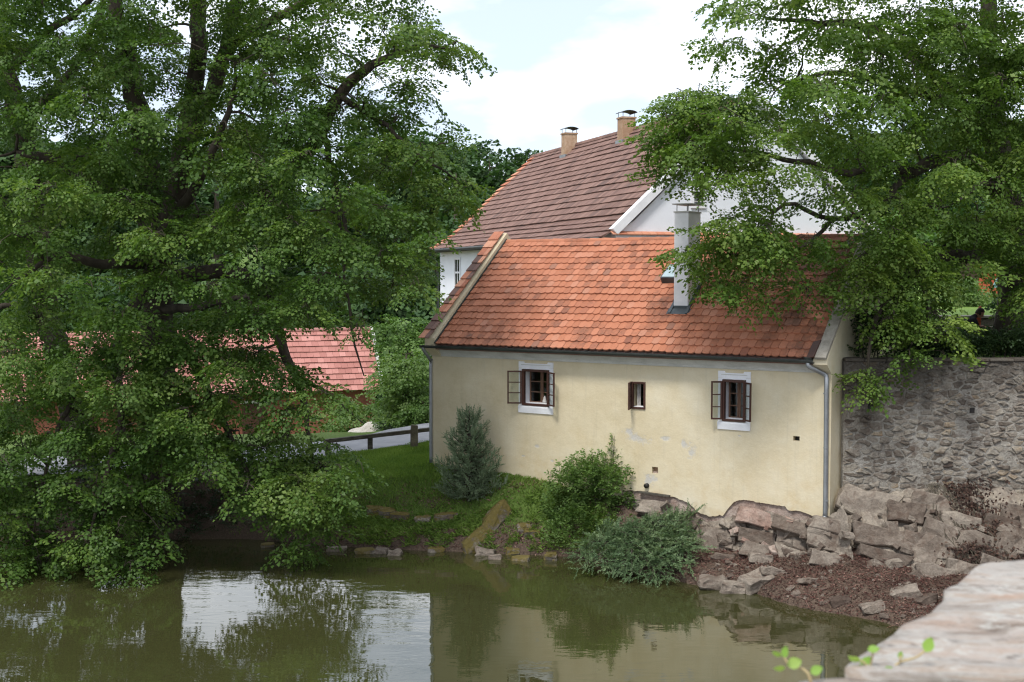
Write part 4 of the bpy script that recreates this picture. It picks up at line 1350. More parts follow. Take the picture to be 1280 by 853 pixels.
# ------------------------------------------------------------------ tiled roofs farther off
def tiled(u0, u1, prof, tw, course, th=0.03, seed=1, lift=0.05, skip=None):
    """one mesh of separate plates laid in courses up the polyline prof of (v, z)"""
    rng = random.Random(seed)
    P = [Vector((0, v, z)) for v, z in prof]
    seg = [(P[i + 1] - P[i]).length for i in range(len(P) - 1)]
    tot = sum(seg)
    def ev(s):
        for i, L in enumerate(seg):
            if s <= L or i == len(seg) - 1:
                t = (P[i + 1] - P[i]).normalized()
                return P[i] + t * s, t
            s -= L
    mb = MB()
    nc = int(tot / course)
    for c in range(nc):
        p, t = ev(c * tot / nc)
        nrm = Vector((0, -t.z, t.y))
        L = tot / nc * 1.12
        u = u0 - (c % 2) * tw / 2
        while u < u1 - 0.01:
            a, b = max(u, u0), min(u + tw - 0.008, u1)
            if b - a > 0.03:
                j = rng.uniform(-0.008, 0.008); g = rng.uniform(0, 0.012)
                wob = 0.015 * noise.noise(Vector((u * 0.6, c * 0.5, seed)))
                lo, hi = p + t * (j + wob), p + t * (L + j)
                n0 = lift + g + wob
                v = []
                for q, nn_ in ((lo, n0), (hi, 0.01)):
                    for uu in (a, b):
                        v.append(q + nrm * (nn_ - th) + Vector((uu, 0, 0)))
                        v.append(q + nrm * nn_ + Vector((uu, 0, 0)))
                mb.add(v, [(0, 2, 3, 1), (1, 3, 7, 5), (0, 1, 5, 4), (2, 6, 7, 3)], 0.001 + rng.random() * 0.998)
            u += tw
    return mb

# ------------------------------------------------------------------ the white house behind
WL_ = at(550, 313, 55.0); WR_ = at(770, 295.5, 36.0)
WU = Vector((WR_.x - WL_.x, WR_.y - WL_.y, 0)); WLEN = WU.length; WU.normalize()
WV = Vector((-WU.y, WU.x, 0))
WZE = (WL_.z + WR_.z) / 2
W0_ = Vector((WL_.x, WL_.y, 0))
wh = tag(empty("white_house", W0_, math.atan2(WU.y, WU.x)), "large white house with brown tile roof, white gable and two brick chimneys behind the cottage", "house")
best = None
for k in range(300):
    w = 3 + k * 0.015
    pl = on_plane(668, 196, W0_ + WV * w, WV)
    e = abs((pl - W0_).dot(WU))
    if best is None or e < best[0]:
        best = (e, w, pl.z)
WW, WZR = best[1], best[2]
prof = [(-0.45, WZE - 0.02), (0.6, WZE + 0.62), (WW, WZR)]
profb = [(2 * WW + 0.45, WZE - 0.02), (2 * WW - 0.6, WZE + 0.62), (WW, WZR)]
ga = [(0, 0.8), (2 * WW, 0.8), (2 * WW, WZE + 0.12), (2 * WW - 0.6, WZE + 0.50), (WW, WZR - 0.12), (0.6, WZE + 0.50), (0, WZE + 0.12)]
wbody = MB().prism(ga, 'x', 0.0, WLEN)
wbody.build("wall", mat['white_wall'], wh)
dk = MB()
for pr in (prof, profb):
    for a, b_ in zip(pr[:-1], pr[1:]):
        dk.add([(-0.15, a[0], a[1]), (WLEN - 0.0, a[0], a[1]), (WLEN - 0.0, b_[0], b_[1]), (-0.15, b_[0], b_[1])], [(0, 1, 2, 3)])
wroof = dk.build("roof", mat['tile_old'], wh)
t_ = tiled(0.42, WLEN - 0.05, prof, 0.26, 0.335, seed=4).build("tiles", mat['tile_old'], wroof); t_["kind"] = "stuff"
# brighter verge tiles on the far gable edge
vt = tiled(-0.22, 0.42, prof, 0.32, 0.335, seed=8, lift=0.09)
nt_ = len(vt.f) // 4
for k in range(nt_):
    mb = MB().add(vt.v[k * 8:k * 8 + 8], [(0, 2, 3, 1), (1, 3, 7, 5), (0, 1, 5, 4), (2, 6, 7, 3)])
    mb.build("verge_tile", mat['tile_new'], wroof)
nrg = int(WLEN / 0.42)
for k in range(nrg):
    a = -0.2 + k * (WLEN + 0.2) / nrg
    mb = MB().tube([(a, WW, WZR - 0.04), (a + (WLEN + .2) / nrg - 0.01, WW, WZR - 0.045 + random.uniform(-.01, .01))], [0.15, 0.13], 8)
    mb.build("ridge_tile", mat['tile_old'], wroof)
# eave board and gutter
MB().box(-0.1, WLEN, -0.46, -0.38, WZE - 0.16, WZE - 0.05).build("eave_board", mat['wood_old'], wh)
MB().tube([(-0.15, -0.52, WZE - 0.06), (WLEN - .1, -0.52, WZE - 0.06)], 0.065, 8).build("gutter", mat['gutter'], wh, True)
MB().tube([(-0.05, -0.5, WZE - 0.08), (-0.05, -0.45, WZE - 0.3), (-0.05, -0.10, WZE - 0.6), (-0.05, -0.10, 1.2)], 0.06, 8).build("downpipe", mat['gutter'], wh, True)
# near gable: raking moulding, string course of tiles
gx_ = WLEN
rk_ = MB()
sl = Vector((0, WW, WZR - WZE)).normalized()
for sgn in (0, 1):
    a = Vector((gx_ + 0.02, -0.10 if sgn == 0 else 2 * WW + 0.10, WZE + 0.16))
    b_ = Vector((gx_ + 0.02, WW, WZR + 0.10))
    MB().obox(a, b_, 0.30, 0.24, (0, 0, 1)).build("gable_moulding", mat['white_trim'], wh)
MB().box(gx_ + 0.031, gx_ + 0.10, -0.05, 2 * WW + 0.05, WZE - 0.02, WZE + 0.06).build("string_course", mat['white_trim'], wh)
k = 0
y = -0.18
while y < 2 * WW + 0.15:
    MB().add([(gx_ + 0.0, y, WZE + 0.18), (gx_ + 0.17, y, WZE + 0.10), (gx_ + 0.17, y + 0.235, WZE + 0.10), (gx_ + 0.0, y + 0.235, WZE + 0.18), (gx_ + 0.0, y, WZE + 0.15), (gx_ + 0.17, y, WZE + 0.07), (gx_ + 0.17, y + 0.235, WZE + 0.07), (gx_ + 0.0, y + 0.235, WZE + 0.15)], [(0, 1, 2, 3), (1, 5, 6, 2), (0, 4, 5, 1), (3, 2, 6, 7)]).build("string_tile", mat['tile_new'], wh)
    y += 0.245
MB().box(gx_ + 0.001, gx_ + 0.03, 0, 2 * WW, 0.9, WZE + 0.06).build("lower_wall", mat['cream_wall'], wh)
# windows
def wwin(plane_p, plane_n, pxl, pxr, pt, pb, axis):
    a = on_plane(pxl, pt, plane_p, plane_n); b_ = on_plane(pxr, pb, plane_p, plane_n)
    fu = lambda q: (q - W0_).dot(WU if axis == 'u' else WV)
    x0, x1 = sorted((fu(a), fu(b_))); z0, z1 = sorted((a.z, b_.z))
    def bx(mb, x0, x1, d0, d1, z0, z1):
        if axis == 'u':
            mb.box(x0, x1, -d1, -d0, z0, z1)
        else:
            mb.box(gx_ + d0, gx_ + d1, x0, x1, z0, z1)
        return mb
    o = bx(MB(), x0, x1, 0.001, 0.02, z0, z1).build("window", mat['black'], wh)
    t = 0.09
    fm = MB()
    for q in ((x0 - t, x0, z0 - t, z1 + t), (x1, x1 + t, z0 - t, z1 + t)):
        bx(fm, q[0], q[1], 0.002, 0.05, q[2], q[3])
    for q in ((x0, x1, z0 - t, z0), (x0, x1, z1, z1 + t)):
        bx(fm, q[0], q[1], 0.002, 0.048, q[2], q[3])
    fm.build("frame", mat['white_trim'], o)
    return o, bx, (x0, x1, z0, z1)
o, bx, (x0, x1, z0, z1) = wwin(W0_, WV, 569.5, 575.5, 325, 357, 'u')
bx(MB(), x0, x1, 0.021, 0.04, (z0 + z1) / 2 - .04, (z0 + z1) / 2 + .04).build("bar", mat['white_trim'], o)
bx(MB(), (x0 + x1) / 2 - .025, (x0 + x1) / 2 + .025, 0.021, 0.038, z0, z1).build("bar", mat['white_trim'], o)
bx(MB(), x0, x1, 0.0205, 0.0225, z0, z1).build("pane", mat['glass'], o)
o, bx, (x0, x1, z0, z1) = wwin(W0_ + WU * WLEN, WU, 867, 879, 240, 257, 'v')
bx(MB(), x0, x1, 0.021, 0.035, z0 + .1, z0 + .13).build("bar", mat['cornice'], o)
bx(MB(), x0, x1, 0.0205, 0.0225, z0, z1).build("pane", mat['glass'], o)
# chimneys with arched cowls
for px, pyb, pyt, wpx in ((711.5, 187, 168.5, 18), (783, 166, 149, 17)):
    q = on_plane(px, pyb, W0_ + WV * (WW - 0.3), WV)
    uc = (q - W0_).dot(WU)
    ww_ = 0.27
    z1 = on_plane(px, pyt, W0_ + WV * (WW - 0.3), WV).z
    c = MB().box(uc - ww_ * 0.9, uc + ww_ * 0.9, WW - 0.3 - ww_, WW - 0.3 + ww_, WZR - 1.0, z1).build("chimney", mat['brick'], wh, bevel=0.01)
    MB().box(uc - ww_ * .9 - .03, uc + ww_ * .9 + .03, WW - 0.3 - ww_ - .03, WW - 0.3 + ww_ + .03, z1 + .001, z1 + 0.06).build("chimney_cap", mat['brick'], c)
    fb = MB()
    fb.box(uc - ww_ - .05, uc + ww_ + .05, WW - 0.3 - ww_ - .05, WW - .3 + ww_ + .02, WZR - 0.75, WZR - 0.42)
    fb.build("flashing", mat['zinc'], c)
    v, f = [], []
    for i, g in enumerate(np.linspace(RAD(25), RAD(155), 9)):
        for x in (-0.34, 0.34):
            v.append((uc + x, WW - .3 + 0.33 * math.cos(g), z1 + 0.17 + 0.13 * math.sin(g)))
    nv = len(v)
    v += [(a, b_, c_ - 0.02) for a, b_, c_ in v]
    f = [(2 * i, 2 * i + 1, 2 * i + 3, 2 * i + 2) for i in range(8)] + [(nv + 2 * i, nv + 2 * i + 2, nv + 2 * i + 3, nv + 2 * i + 1) for i in range(8)]
    f += [(0, nv, nv + 1, 1), (16, 17, nv + 17, nv + 16)] + [(2 * i, 2 * i + 2, nv + 2 * i + 2, nv + 2 * i) for i in range(8)] + [(2 * i + 1, nv + 2 * i + 1, nv + 2 * i + 3, 2 * i + 3) for i in range(8)]
    MB().add(v, f).build("cowl", mat['black'], c)
    for a in (-.22, .22):
        for b_ in (-.24, .24):
            MB().tube([(uc + a, WW - .3 + b_, z1 + .05), (uc + a, WW - .3 + b_, z1 + 0.27)], 0.012, 5).build("cowl_post", mat['black'], c)
# snow hooks: two pale loose tiles
for px, py in ((687, 241), (655, 246)):
    pass

# ------------------------------------------------------------------ red barn below the dam
BR = at(479, 484.5, 55.0)
bv_ = Vector((-0.33, 0.944, 0)).normalized()
bu_ = Vector((bv_.y, -bv_.x, 0))
BLEN = 21.0
B0 = Vector((BR.x, BR.y, 0)) - bu_ * BLEN
barn = tag(empty("barn", Vector((B0.x, B0.y, -0.9)), math.atan2(bu_.y, bu_.x)), "low red brick barn with pinkish tile roof beyond the road", "barn")
best = None
for k in range(200):
    w = 2 + k * 0.02
    pl = on_plane(466, 412, B0 + bv_ * w, bv_)
    e = abs((pl - B0).dot(bu_) - BLEN)
    if best is None or e < best[0]:
        best = (e, w, pl.z)
BW, BZR = best[1], best[2] + 0.9
BZE = BR.z + 0.9
MB().prism([(0.3, 0), (2 * BW - .3, 0), (2 * BW - .3, BZE + .1), (BW, BZR - 0.15), (0.3, BZE + .1)], 'x', 0.2, BLEN - 0.3).build("wall", M('barn_brick', [(0.3, (0.17, 0.062, 0.042)), (0.7, (0.26, 0.10, 0.068))], 3, 0.9, 20, 0.4, 0.02), barn)
dk = MB()
dk.add([(0, 0, BZE), (BLEN, 0, BZE), (BLEN, BW, BZR), (0, BW, BZR), (0, 2 * BW, BZE), (BLEN, 2 * BW, BZE)], [(0, 1, 2, 3), (3, 2, 5, 4)])
br = dk.build("roof", mat['tile_pink'], barn)
t_ = tiled(0.0, BLEN - 0.12, [(-0.15, BZE - 0.1), (BW, BZR)], 0.30, 0.30, seed=6, lift=0.06).build("tiles", mat['tile_pink'], br); t_["kind"] = "stuff"
MB().obox((BLEN - 0.05, -0.15, BZE - 0.02), (BLEN - 0.05, BW, BZR + 0.1), 0.14, 0.16).build("bargeboard", mat['cornice'], br)
MB().tube([(0, BW, BZR), (BLEN, BW, BZR)], 0.12, 8).build("ridge", mat['tile_pink'], br, True)
for k in range(1, 5):
    x = BLEN - 2.2 - k * 3.6
    d_ = MB().box(x - 0.55, x + 0.55, 0.27, 0.299, 0.2 if k % 2 else 0.8, 1.75).build("door" if k % 2 else "window", mat['wood_dark'] if k % 2 else mat['black'], barn)
    MB().box(x - .65, x + .65, 0.24, 0.296, 1.76, 1.88).build("lintel", mat['cornice'], d_)

# ------------------------------------------------------------------ foliage
def rot_zyx(yaw, pitch, roll):
    """arrays of rotation matrices: roll about x, pitch (positive lifts +x), yaw about z"""
    cy, sy, cp, sp, cr, sr = np.cos(yaw), np.sin(yaw), np.cos(pitch), np.sin(pitch), np.cos(roll), np.sin(roll)
    R = np.empty((len(yaw), 3, 3))
    R[:, 0, 0] = cy * cp; R[:, 0, 1] = -sy * cr - cy * sp * sr; R[:, 0, 2] = sy * sr - cy * sp * cr
    R[:, 1, 0] = sy * cp; R[:, 1, 1] = cy * cr - sy * sp * sr; R[:, 1, 2] = -cy * sr - sy * sp * cr
    R[:, 2, 0] = sp; R[:, 2, 1] = cp * sr; R[:, 2, 2] = cp * cr
    return R

def leaf_quads(P, T, Nn, L, W, fold):
    """folded kite leaves: (n,3) base, axis, normal, length, width"""
    T = T / np.linalg.norm(T, axis=1, keepdims=True)
    S = np.cross(Nn, T); S /= np.linalg.norm(S, axis=1, keepdims=True) + 1e-9
    Nn = np.cross(T, S)
    L = L[:, None]; W = W[:, None]
    a = P
    b = P + T * L * 0.42 + S * W * 0.5 + Nn * W * fold
    c = P + T * L
    d = P + T * L * 0.42 - S * W * 0.5 + Nn * W * fold
    return np.stack([a, b, c, d], 1)           # n,4,3

def make_spray(rs, length=0.85, nside=11, sidelen=0.42, leaf=0.10, aspect=0.85, gap=0.062, droop=0.35, jn=0.5):
    """flat drooping twig system with alternate leaves, axis +x"""
    P, T, Nn, L = [], [], [], []
    def axis_pt(x):
        return np.array([x, 0, -droop * x * x / length])
    for k in range(nside):
        x = length * (0.12 + 0.88 * k / nside) + rs.uniform(-.02, .02)
        side = 1 if k % 2 else -1
        ang = side * rs.uniform(0.6, 1.05)
        sl = sidelen * (1.05 - 0.65 * x / length) * rs.uniform(0.75, 1.2)
        o = axis_pt(x)
        dr = np.array([math.cos(ang), math.sin(ang), rs.uniform(-0.25, 0.15)])
        nl = max(2, int(sl / gap))
        for j in range(nl + 1):
            s = sl * (j + 0.5) / nl
            p = o + dr * s + np.array([0, 0, -0.35 * s * s / sidelen])
            la = ang + (1 if j % 2 else -1) * rs.uniform(0.5, 1.1) * (0.2 if j == nl else 1)
            P.append(p); T.append([math.cos(la), math.sin(la), rs.uniform(-0.75, 0.05)])
            Nn.append([rs.normal(0, jn), rs.normal(0, jn), 1]); L.append(leaf * rs.uniform(0.65, 1.2))
    for j in range(5):
        x = length * (0.55 + 0.45 * j / 4)
        la = (1 if j % 2 else -1) * rs.uniform(0.2, 0.9)
        P.append(axis_pt(x)); T.append([math.cos(la), math.sin(la), rs.uniform(-0.7, 0)])
        Nn.append([rs.normal(0, jn), rs.normal(0, jn), 1]); L.append(leaf * rs.uniform(0.8, 1.2))
    P, T, Nn, L = map(np.array, (P, T, Nn, L))
    return leaf_quads(P, T.astype(float), Nn.astype(float), L, L * aspect, 0.16)

def make_frond(rs, length=0.6, n=26, nl=0.08, nw=0.016, spread=0.9, flat=0.35, curl=0.2):
    """needle shoot: narrow leaves all round an axis"""
    P, T, Nn, L = [], [], [], []
    for k in range(n):
        x = length * (k + 0.5) / n
        a = rs.uniform(0, 2 * math.pi)
        s = spread * rs.uniform(0.6, 1.2)
        P.append([x, 0, curl * x * x / length])
        T.append([1.0, s * math.cos(a), s * math.sin(a) * flat])
        Nn.append([rs.normal(0, .3), rs.normal(0, .5), 1]); L.append(nl * rs.uniform(0.7, 1.2) * (1 - 0.45 * (x / length) ** 2))
    P, T, Nn, L = map(np.array, (P, T, Nn, L))
    return leaf_quads(P.astype(float), T.astype(float), Nn.astype(float), L, np.full(n, nw) * (L / nl), 0.05)

def place(templates, pos, yaw, pitch, roll, scale, rs, tone=0.55, ton=None):
    """copies of spray templates -> one quad soup (n*4,3) and a tone per leaf"""
    V, R_ = [], []
    which = rs.integers(0, len(templates), len(pos))
    for i, t in enumerate(templates):
        m_ = which == i
        if not m_.any():
            continue
        R = rot_zyx(yaw[m_], pitch[m_], roll[m_])
        q = np.einsum('nij,kj->nki', R, t.reshape(-1, 3)) * scale[m_][:, None, None] + pos[m_][:, None, :]
        V.append(q.reshape(-1, 3))
        base = rs.random(m_.sum())
        if ton is not None:
            base = 0.4 * base + 0.6 * ton[m_]
        R_.append((base[:, None] * tone + rs.random((m_.sum(), t.shape[0])) * (1 - tone)).ravel())
    return np.concatenate(V), np.concatenate(R_)

RS = np.random.default_rng(12)
SPR = [make_spray(RS, 0.62, 9, 0.36, 0.086, 0.82, 0.054, 0.34, 0.55) for _ in range(18)]
SPR_S = [make_spray(RS, 0.6, 8, 0.34, 0.10, 0.85, 0.075, 0.25) for _ in range(8)]
SPR_FAR = [make_spray(RS, 1.5, 8, 0.9, 0.34, 0.9, 0.20, 0.6, 0.7) for _ in range(8)]
SPR_BUSH = [make_spray(RS, 0.40, 9, 0.16, 0.068, 0.6, 0.045, -0.10, 0.7) for _ in range(8)]
SPR_MID = [make_spray(RS, 0.9, 9, 0.5, 0.15, 0.8, 0.10, 0.2, 0.7) for _ in range(8)]
FR_SPRUCE = [make_frond(RS, 0.17, 25, 0.038, 0.017, 1.1, 0.9, 0.25) for _ in range(6)]
FR_JUN = [make_frond(RS, 0.30, 34, 0.058, 0.019, 1.2, 0.5, -0.15) for _ in range(8)]

def inside(poly, x, y):
    c = False
    n_ = len(poly)
    for i in range(n_):
        x0, y0 = poly[i]; x1, y1 = poly[(i + 1) % n_]
        if (y0 > y) != (y1 > y) and x < (x1 - x0) * (y - y0) / (y1 - y0) + x0:
            c = not c
    return c

def edge_dist(poly, x, y):
    best = 1e9
    for i in range(len(poly)):
        ax, ay = poly[i]; bx, by = poly[(i + 1) % len(poly)]
        dx, dy = bx - ax, by - ay
        t = max(0, min(1, ((x - ax) * dx + (y - ay) * dy) / (dx * dx + dy * dy + 1e-9)))
        best = min(best, math.hypot(x - ax - dx * t, y - ay - dy * t))
    return best

def crown_blobs(poly, spacing, depth, thick, rng, thin=(), layers=3, rpx=(34, 52)):
    """leaf masses filling a crown: centres, radii in metres"""
    xs = [p[0] for p in poly]; ys = [p[1] for p in poly]
    blobs = []
    for layer in range(layers):
        pts = []
        for _ in range(int((max(xs) - min(xs)) * (max(ys) - min(ys)) / spacing ** 2 * 9)):
            x, y = rng.uniform(min(xs), max(xs)), rng.uniform(min(ys), max(ys))
            if not inside(poly, x, y):
                continue
            if any((x - a) ** 2 + (y - b) ** 2 < spacing ** 2 for a, b in pts):
                continue
            pr = 1.0
            for tp, p_ in thin:
                if inside(tp, x, y):
                    pr = min(pr, p_)
            pts.append((x, y))
            if rng.random() > pr:
                continue
            e = edge_dist(poly, x, y)
            r = rng.uniform(*rpx)
            if e < r * 0.75:
                r = max(18, e / 0.75)
            d0 = depth(x, y)
            T = min(thick(x, y), 0.5 + 0.028 * e)
            f = (-0.9, 0.0, 0.85)[layer] if layers == 3 else (-0.6, 0.6)[layer % 2]
            d = d0 + T * (f + rng.uniform(-0.35, 0.35))
            blobs.append((at(x, y, d), r * d / FPX))
    return blobs

def leafy(blobs, density, rs, templates, flat=0.8, down=0.25, scale=(0.85, 1.2), droop=(-0.75, 0.05), core=0.72, rollj=0.25, top=1.0):
    """twig sprays over the outer, mostly upper, side of each leaf mass"""
    pos, yaw, pit, cen, ton = [], [], [], [], []
    for c, r in blobs:
        bt = rs.random()
        k = max(4, int(density * r * r * rs.uniform(0.55, 1.25) * (top if c.z > 10.3 else 1.0) * (0.4 if (c.z > 15.0 or abs(c.x) > 13.8) and abs(c.y) < 35 else 1.0)))
        for _ in range(k):
            z = rs.uniform(-down - 0.25, 1.0)
            a = rs.uniform(0, 2 * math.pi)
            h = math.sqrt(max(0, 1 - z * z))
            q = r * (0.55 + 0.45 * rs.random() ** 0.5)
            o = np.array([math.cos(a) * h * q, math.sin(a) * h * q, z * q * flat])
            p = np.array(c) + o * core
            pos.append(p)
            ton.append(bt)
            yaw.append(a + rs.normal(0, 0.35))
            pit.append(rs.uniform(*droop) + 0.35 * max(z, 0))
            cen.append(c)
    pos = np.array(pos); n_ = len(pos)
    V, R = place(templates, pos, np.array(yaw), np.array(pit), rs.normal(0, rollj, n_), rs.uniform(scale[0], scale[1], n_), rs, 0.55, np.array(ton))
    return V, R, pos, np.array(yaw), cen

class Tree:
    def __init__(s, name, label, loc, group=None, cat="tree"):
        s.root = tag(empty(name, loc), label, cat, group)
        s.inv = Vector(loc)
        s.wood = MB()
        s.nodes = []
    def limb(s, pts, rad, sides=10, step=0.3, jit=0.02, node=True, rng=random):
        p, r = smooth_path(pts, rad, step, jit, rng)
        v, f = tube_geo(p, r, sides)
        s.wood.add([Vector(q) - s.inv for q in v], f)
        if node:
            s.nodes += [(q, rr) for q, rr in zip(p, r)]
    def branches(s, blobs, rng, r0=0.045):
        """a bough from the nearest older wood to each leaf mass"""
        for c, r in sorted(blobs, key=lambda b: min((b[0] - n_[0]).length for n_ in s.nodes)):
            q, rr = min(s.nodes, key=lambda n_: (n_[0] - c).length + 0.8 * max(0, n_[0].z - c.z - 1.0))
            L = (c - q).length
            if L < 0.25:
                continue
            mid = (q + c) / 2 + Vector((rng.gauss(0, .08), rng.gauss(0, .08), 0.12 * L + rng.gauss(0, .06)))
            ra = min(r0 * (0.6 + 0.25 * L), rr * 0.8)
            s.limb([q, mid, c, c + (c - mid).normalized() * r * 0.4], [ra, ra * 0.7, ra * 0.4, 0.008], 6, 0.35, 0.025, False, rng)
            for t in (0.5, 1.0):
                s.nodes.append((q + (c - q) * t, ra * 0.5))
    def twigs(s, pos, yaw, cen, rs, frac=0.5, rad=0.007):
        for p, c in zip(pos, cen):
            if rs.random() > frac:
                continue
            a = Vector(c) + Vector(rs.normal(0, 0.12, 3)); b = Vector(p)
            m_ = (a + b) / 2 + Vector((0, 0, 0.08))
            v, f = tube_geo([a, m_, b], [rad * 1.8, rad * 1.3, rad * 0.6], 3, False)
            s.wood.add([q - s.inv for q in v], f)
    def finish(s, V, R, leafm, trunk_name="trunk", crown_name="crown"):
        s.wood.build(trunk_name, mat['bark'], s.root, True)
        V = V - np.array(s.inv)
        link(crown_name, quad_mesh(crown_name, V, len(V) // 4, mat[leafm], R), None, s.root)

def PT_(l):
    return [at(*p[:3]) for p in l], [p[3] for p in l]

# ---- big linden overhanging the pond
rng = random.Random(31); rs = np.random.default_rng(31)
q = at(203, 640, 30.6)
T1 = Tree("linden_tree", "huge old linden with branches drooping to the water in front of the barn", (q.x, q.y, gz(q.x, q.y) - 0.05))
for l_ in (
    [(204, 660, 30.6, .62), (202, 600, 30.5, .50), (197, 480, 30.3, .43), (197, 340, 30.1, .40), (190, 260, 30.0, .36), (184, 200, 29.8, .32), (170, 120, 29.6, .26), (150, 40, 29.5, .2), (140, -60, 29.4, .14), (130, -230, 29, .05)],
    [(198, 330, 30.1, .32), (213, 270, 29.8, .29), (230, 190, 29.4, .26), (245, 100, 29.2, .22), (248, 0, 29, .19), (250, -120, 29, .13), (258, -280, 29, .05)],
    [(230, 190, 29.4, .2), (262, 120, 29, .19), (283, 60, 28.8, .17), (297, 0, 28.6, .14), (325, -120, 28.5, .09), (350, -230, 28, .04)],
    [(207, 310, 30, .22), (290, 275, 29.2, .20), (370, 210, 28.6, .18), (402, 165, 28.3, .16), (424, 118, 28.1, .14), (452, 87, 28, .12), (480, 78, 27.9, .09), (525, 55, 27.8, .05), (565, 62, 27.8, .02)],
    [(285, 60, 28.8, .13), (330, 30, 28.2, .11), (365, 10, 28, .09), (400, -10, 27.8, .07), (450, -60, 27.6, .03)],
    [(200, 350, 30.1, .22), (290, 340, 29.3, .18), (345, 385, 28.8, .15), (352, 430, 28.6, .13), (373, 478, 28.4, .10), (385, 530, 28.2, .06), (390, 590, 27.8, .03)],
    [(373, 472, 28.4, .05), (400, 486, 28.2, .045), (425, 505, 28.1, .035), (455, 530, 28, .015)],
    [(402, 165, 28.3, .08), (425, 250, 28, .06), (440, 300, 27.8, .05), (470, 330, 27.6, .03), (505, 345, 27.5, .01)],
    [(424, 118, 28.1, .08), (470, 150, 27.8, .06), (520, 190, 27.6, .04), (570, 225, 27.5, .015)],
    [(425, 250, 28, .04), (428, 330, 27.8, .035), (440, 410, 27.7, .03), (455, 470, 27.7, .015)],
    [(192, 280, 30, .22), (120, 230, 29, .18), (70, 200, 28.4, .13), (20, 190, 28, .07)],
    [(200, 350, 30, .18), (165, 390, 28.6, .15), (145, 450, 27.6, .11), (150, 530, 26.8, .08), (130, 600, 26.3, .055), (110, 680, 26.0, .02)],
    [(145, 450, 27.6, .08), (90, 500, 27, .06), (60, 580, 26.6, .04), (40, 670, 26.2, .015)],
    [(198, 400, 30, .15), (240, 450, 28.5, .11), (275, 520, 27.4, .08), (300, 570, 26.8, .05), (340, 630, 26.5, .02)],
    [(150, 530, 26.8, .05), (175, 570, 26.5, .04), (180, 640, 26.2, .02)],
    [(196, 300, 30, .16), (240, 240, 28, .12), (270, 180, 27, .09), (290, 120, 26.6, .05)],
    [(196, 330, 30, .16), (120, 330, 27.8, .11), (70, 320, 27, .08), (20, 350, 26.6, .03)],
    [(200, 390, 30.2, .12), (260, 380, 28, .09), (310, 370, 27.2, .05)],
):
    p, r = PT_(l_)
    T1.limb(p, r, 10, 0.3, 0.025, True, rng)
crownA = [(-70, -300), (80, -350), (260, -360), (420, -270), (500, -130), (522, -20), (548, 25), (584, 60), (560, 82), (536, 100), (545, 128), (520, 140), (545, 160), (566, 178), (560, 205), (590, 234), (568, 258), (545, 262), (537, 305), (528, 335), (520, 362), (495, 380), (470, 398), (462, 430), (480, 452), (470, 500), (474, 540), (455, 560), (452, 600), (430, 640), (404, 690), (372, 698), (345, 665), (320, 640), (262, 600), (225, 600), (215, 640), (214, 700), (190, 726), (120, 736), (30, 728), (-70, 720)]
thinA = [
    ([(320, 400), (480, 395), (482, 500), (330, 500)], 0.22),
    ([(300, 390), (330, 400), (330, 500), (305, 480)], 0.55),
    ([(395, 500), (480, 500), (480, 560), (410, 565)], 0.40),
    ([(205, 600), (300, 585), (322, 690), (205, 700)], 0.0),
    ([(-70, -20), (240, -20), (240, 145), (-70, 150)], 0.9),
    ([(225, -10), (330, -10), (300, 75), (230, 75)], 0.62),
    ([(395, 30), (510, 10), (510, 160), (395, 140)], 0.5),
    ([(500, -20), (590, -20), (590, 145), (500, 145)], 0.75),
    ([(185, 190), (235, 190), (235, 290), (185, 290)], 0.45),
    ([(90, 300), (330, 300), (330, 420), (90, 420)], 0.6),
    ([(-80, -400), (640, -400), (640, 760), (-80, 760)], 0.86),
]
def depA(x, y):
    return 28.2 - 1.4 * float(smst(380, 640, np.array(y))) - 0.6 * float(smst(300, 560, np.array(x)))
def thA(x, y):
    return 3.2 - 2.1 * float(smst(380, 620, np.array(y)))
blA = crown_blobs(crownA, 48, depA, thA, rng, thinA, 3, (26, 42))
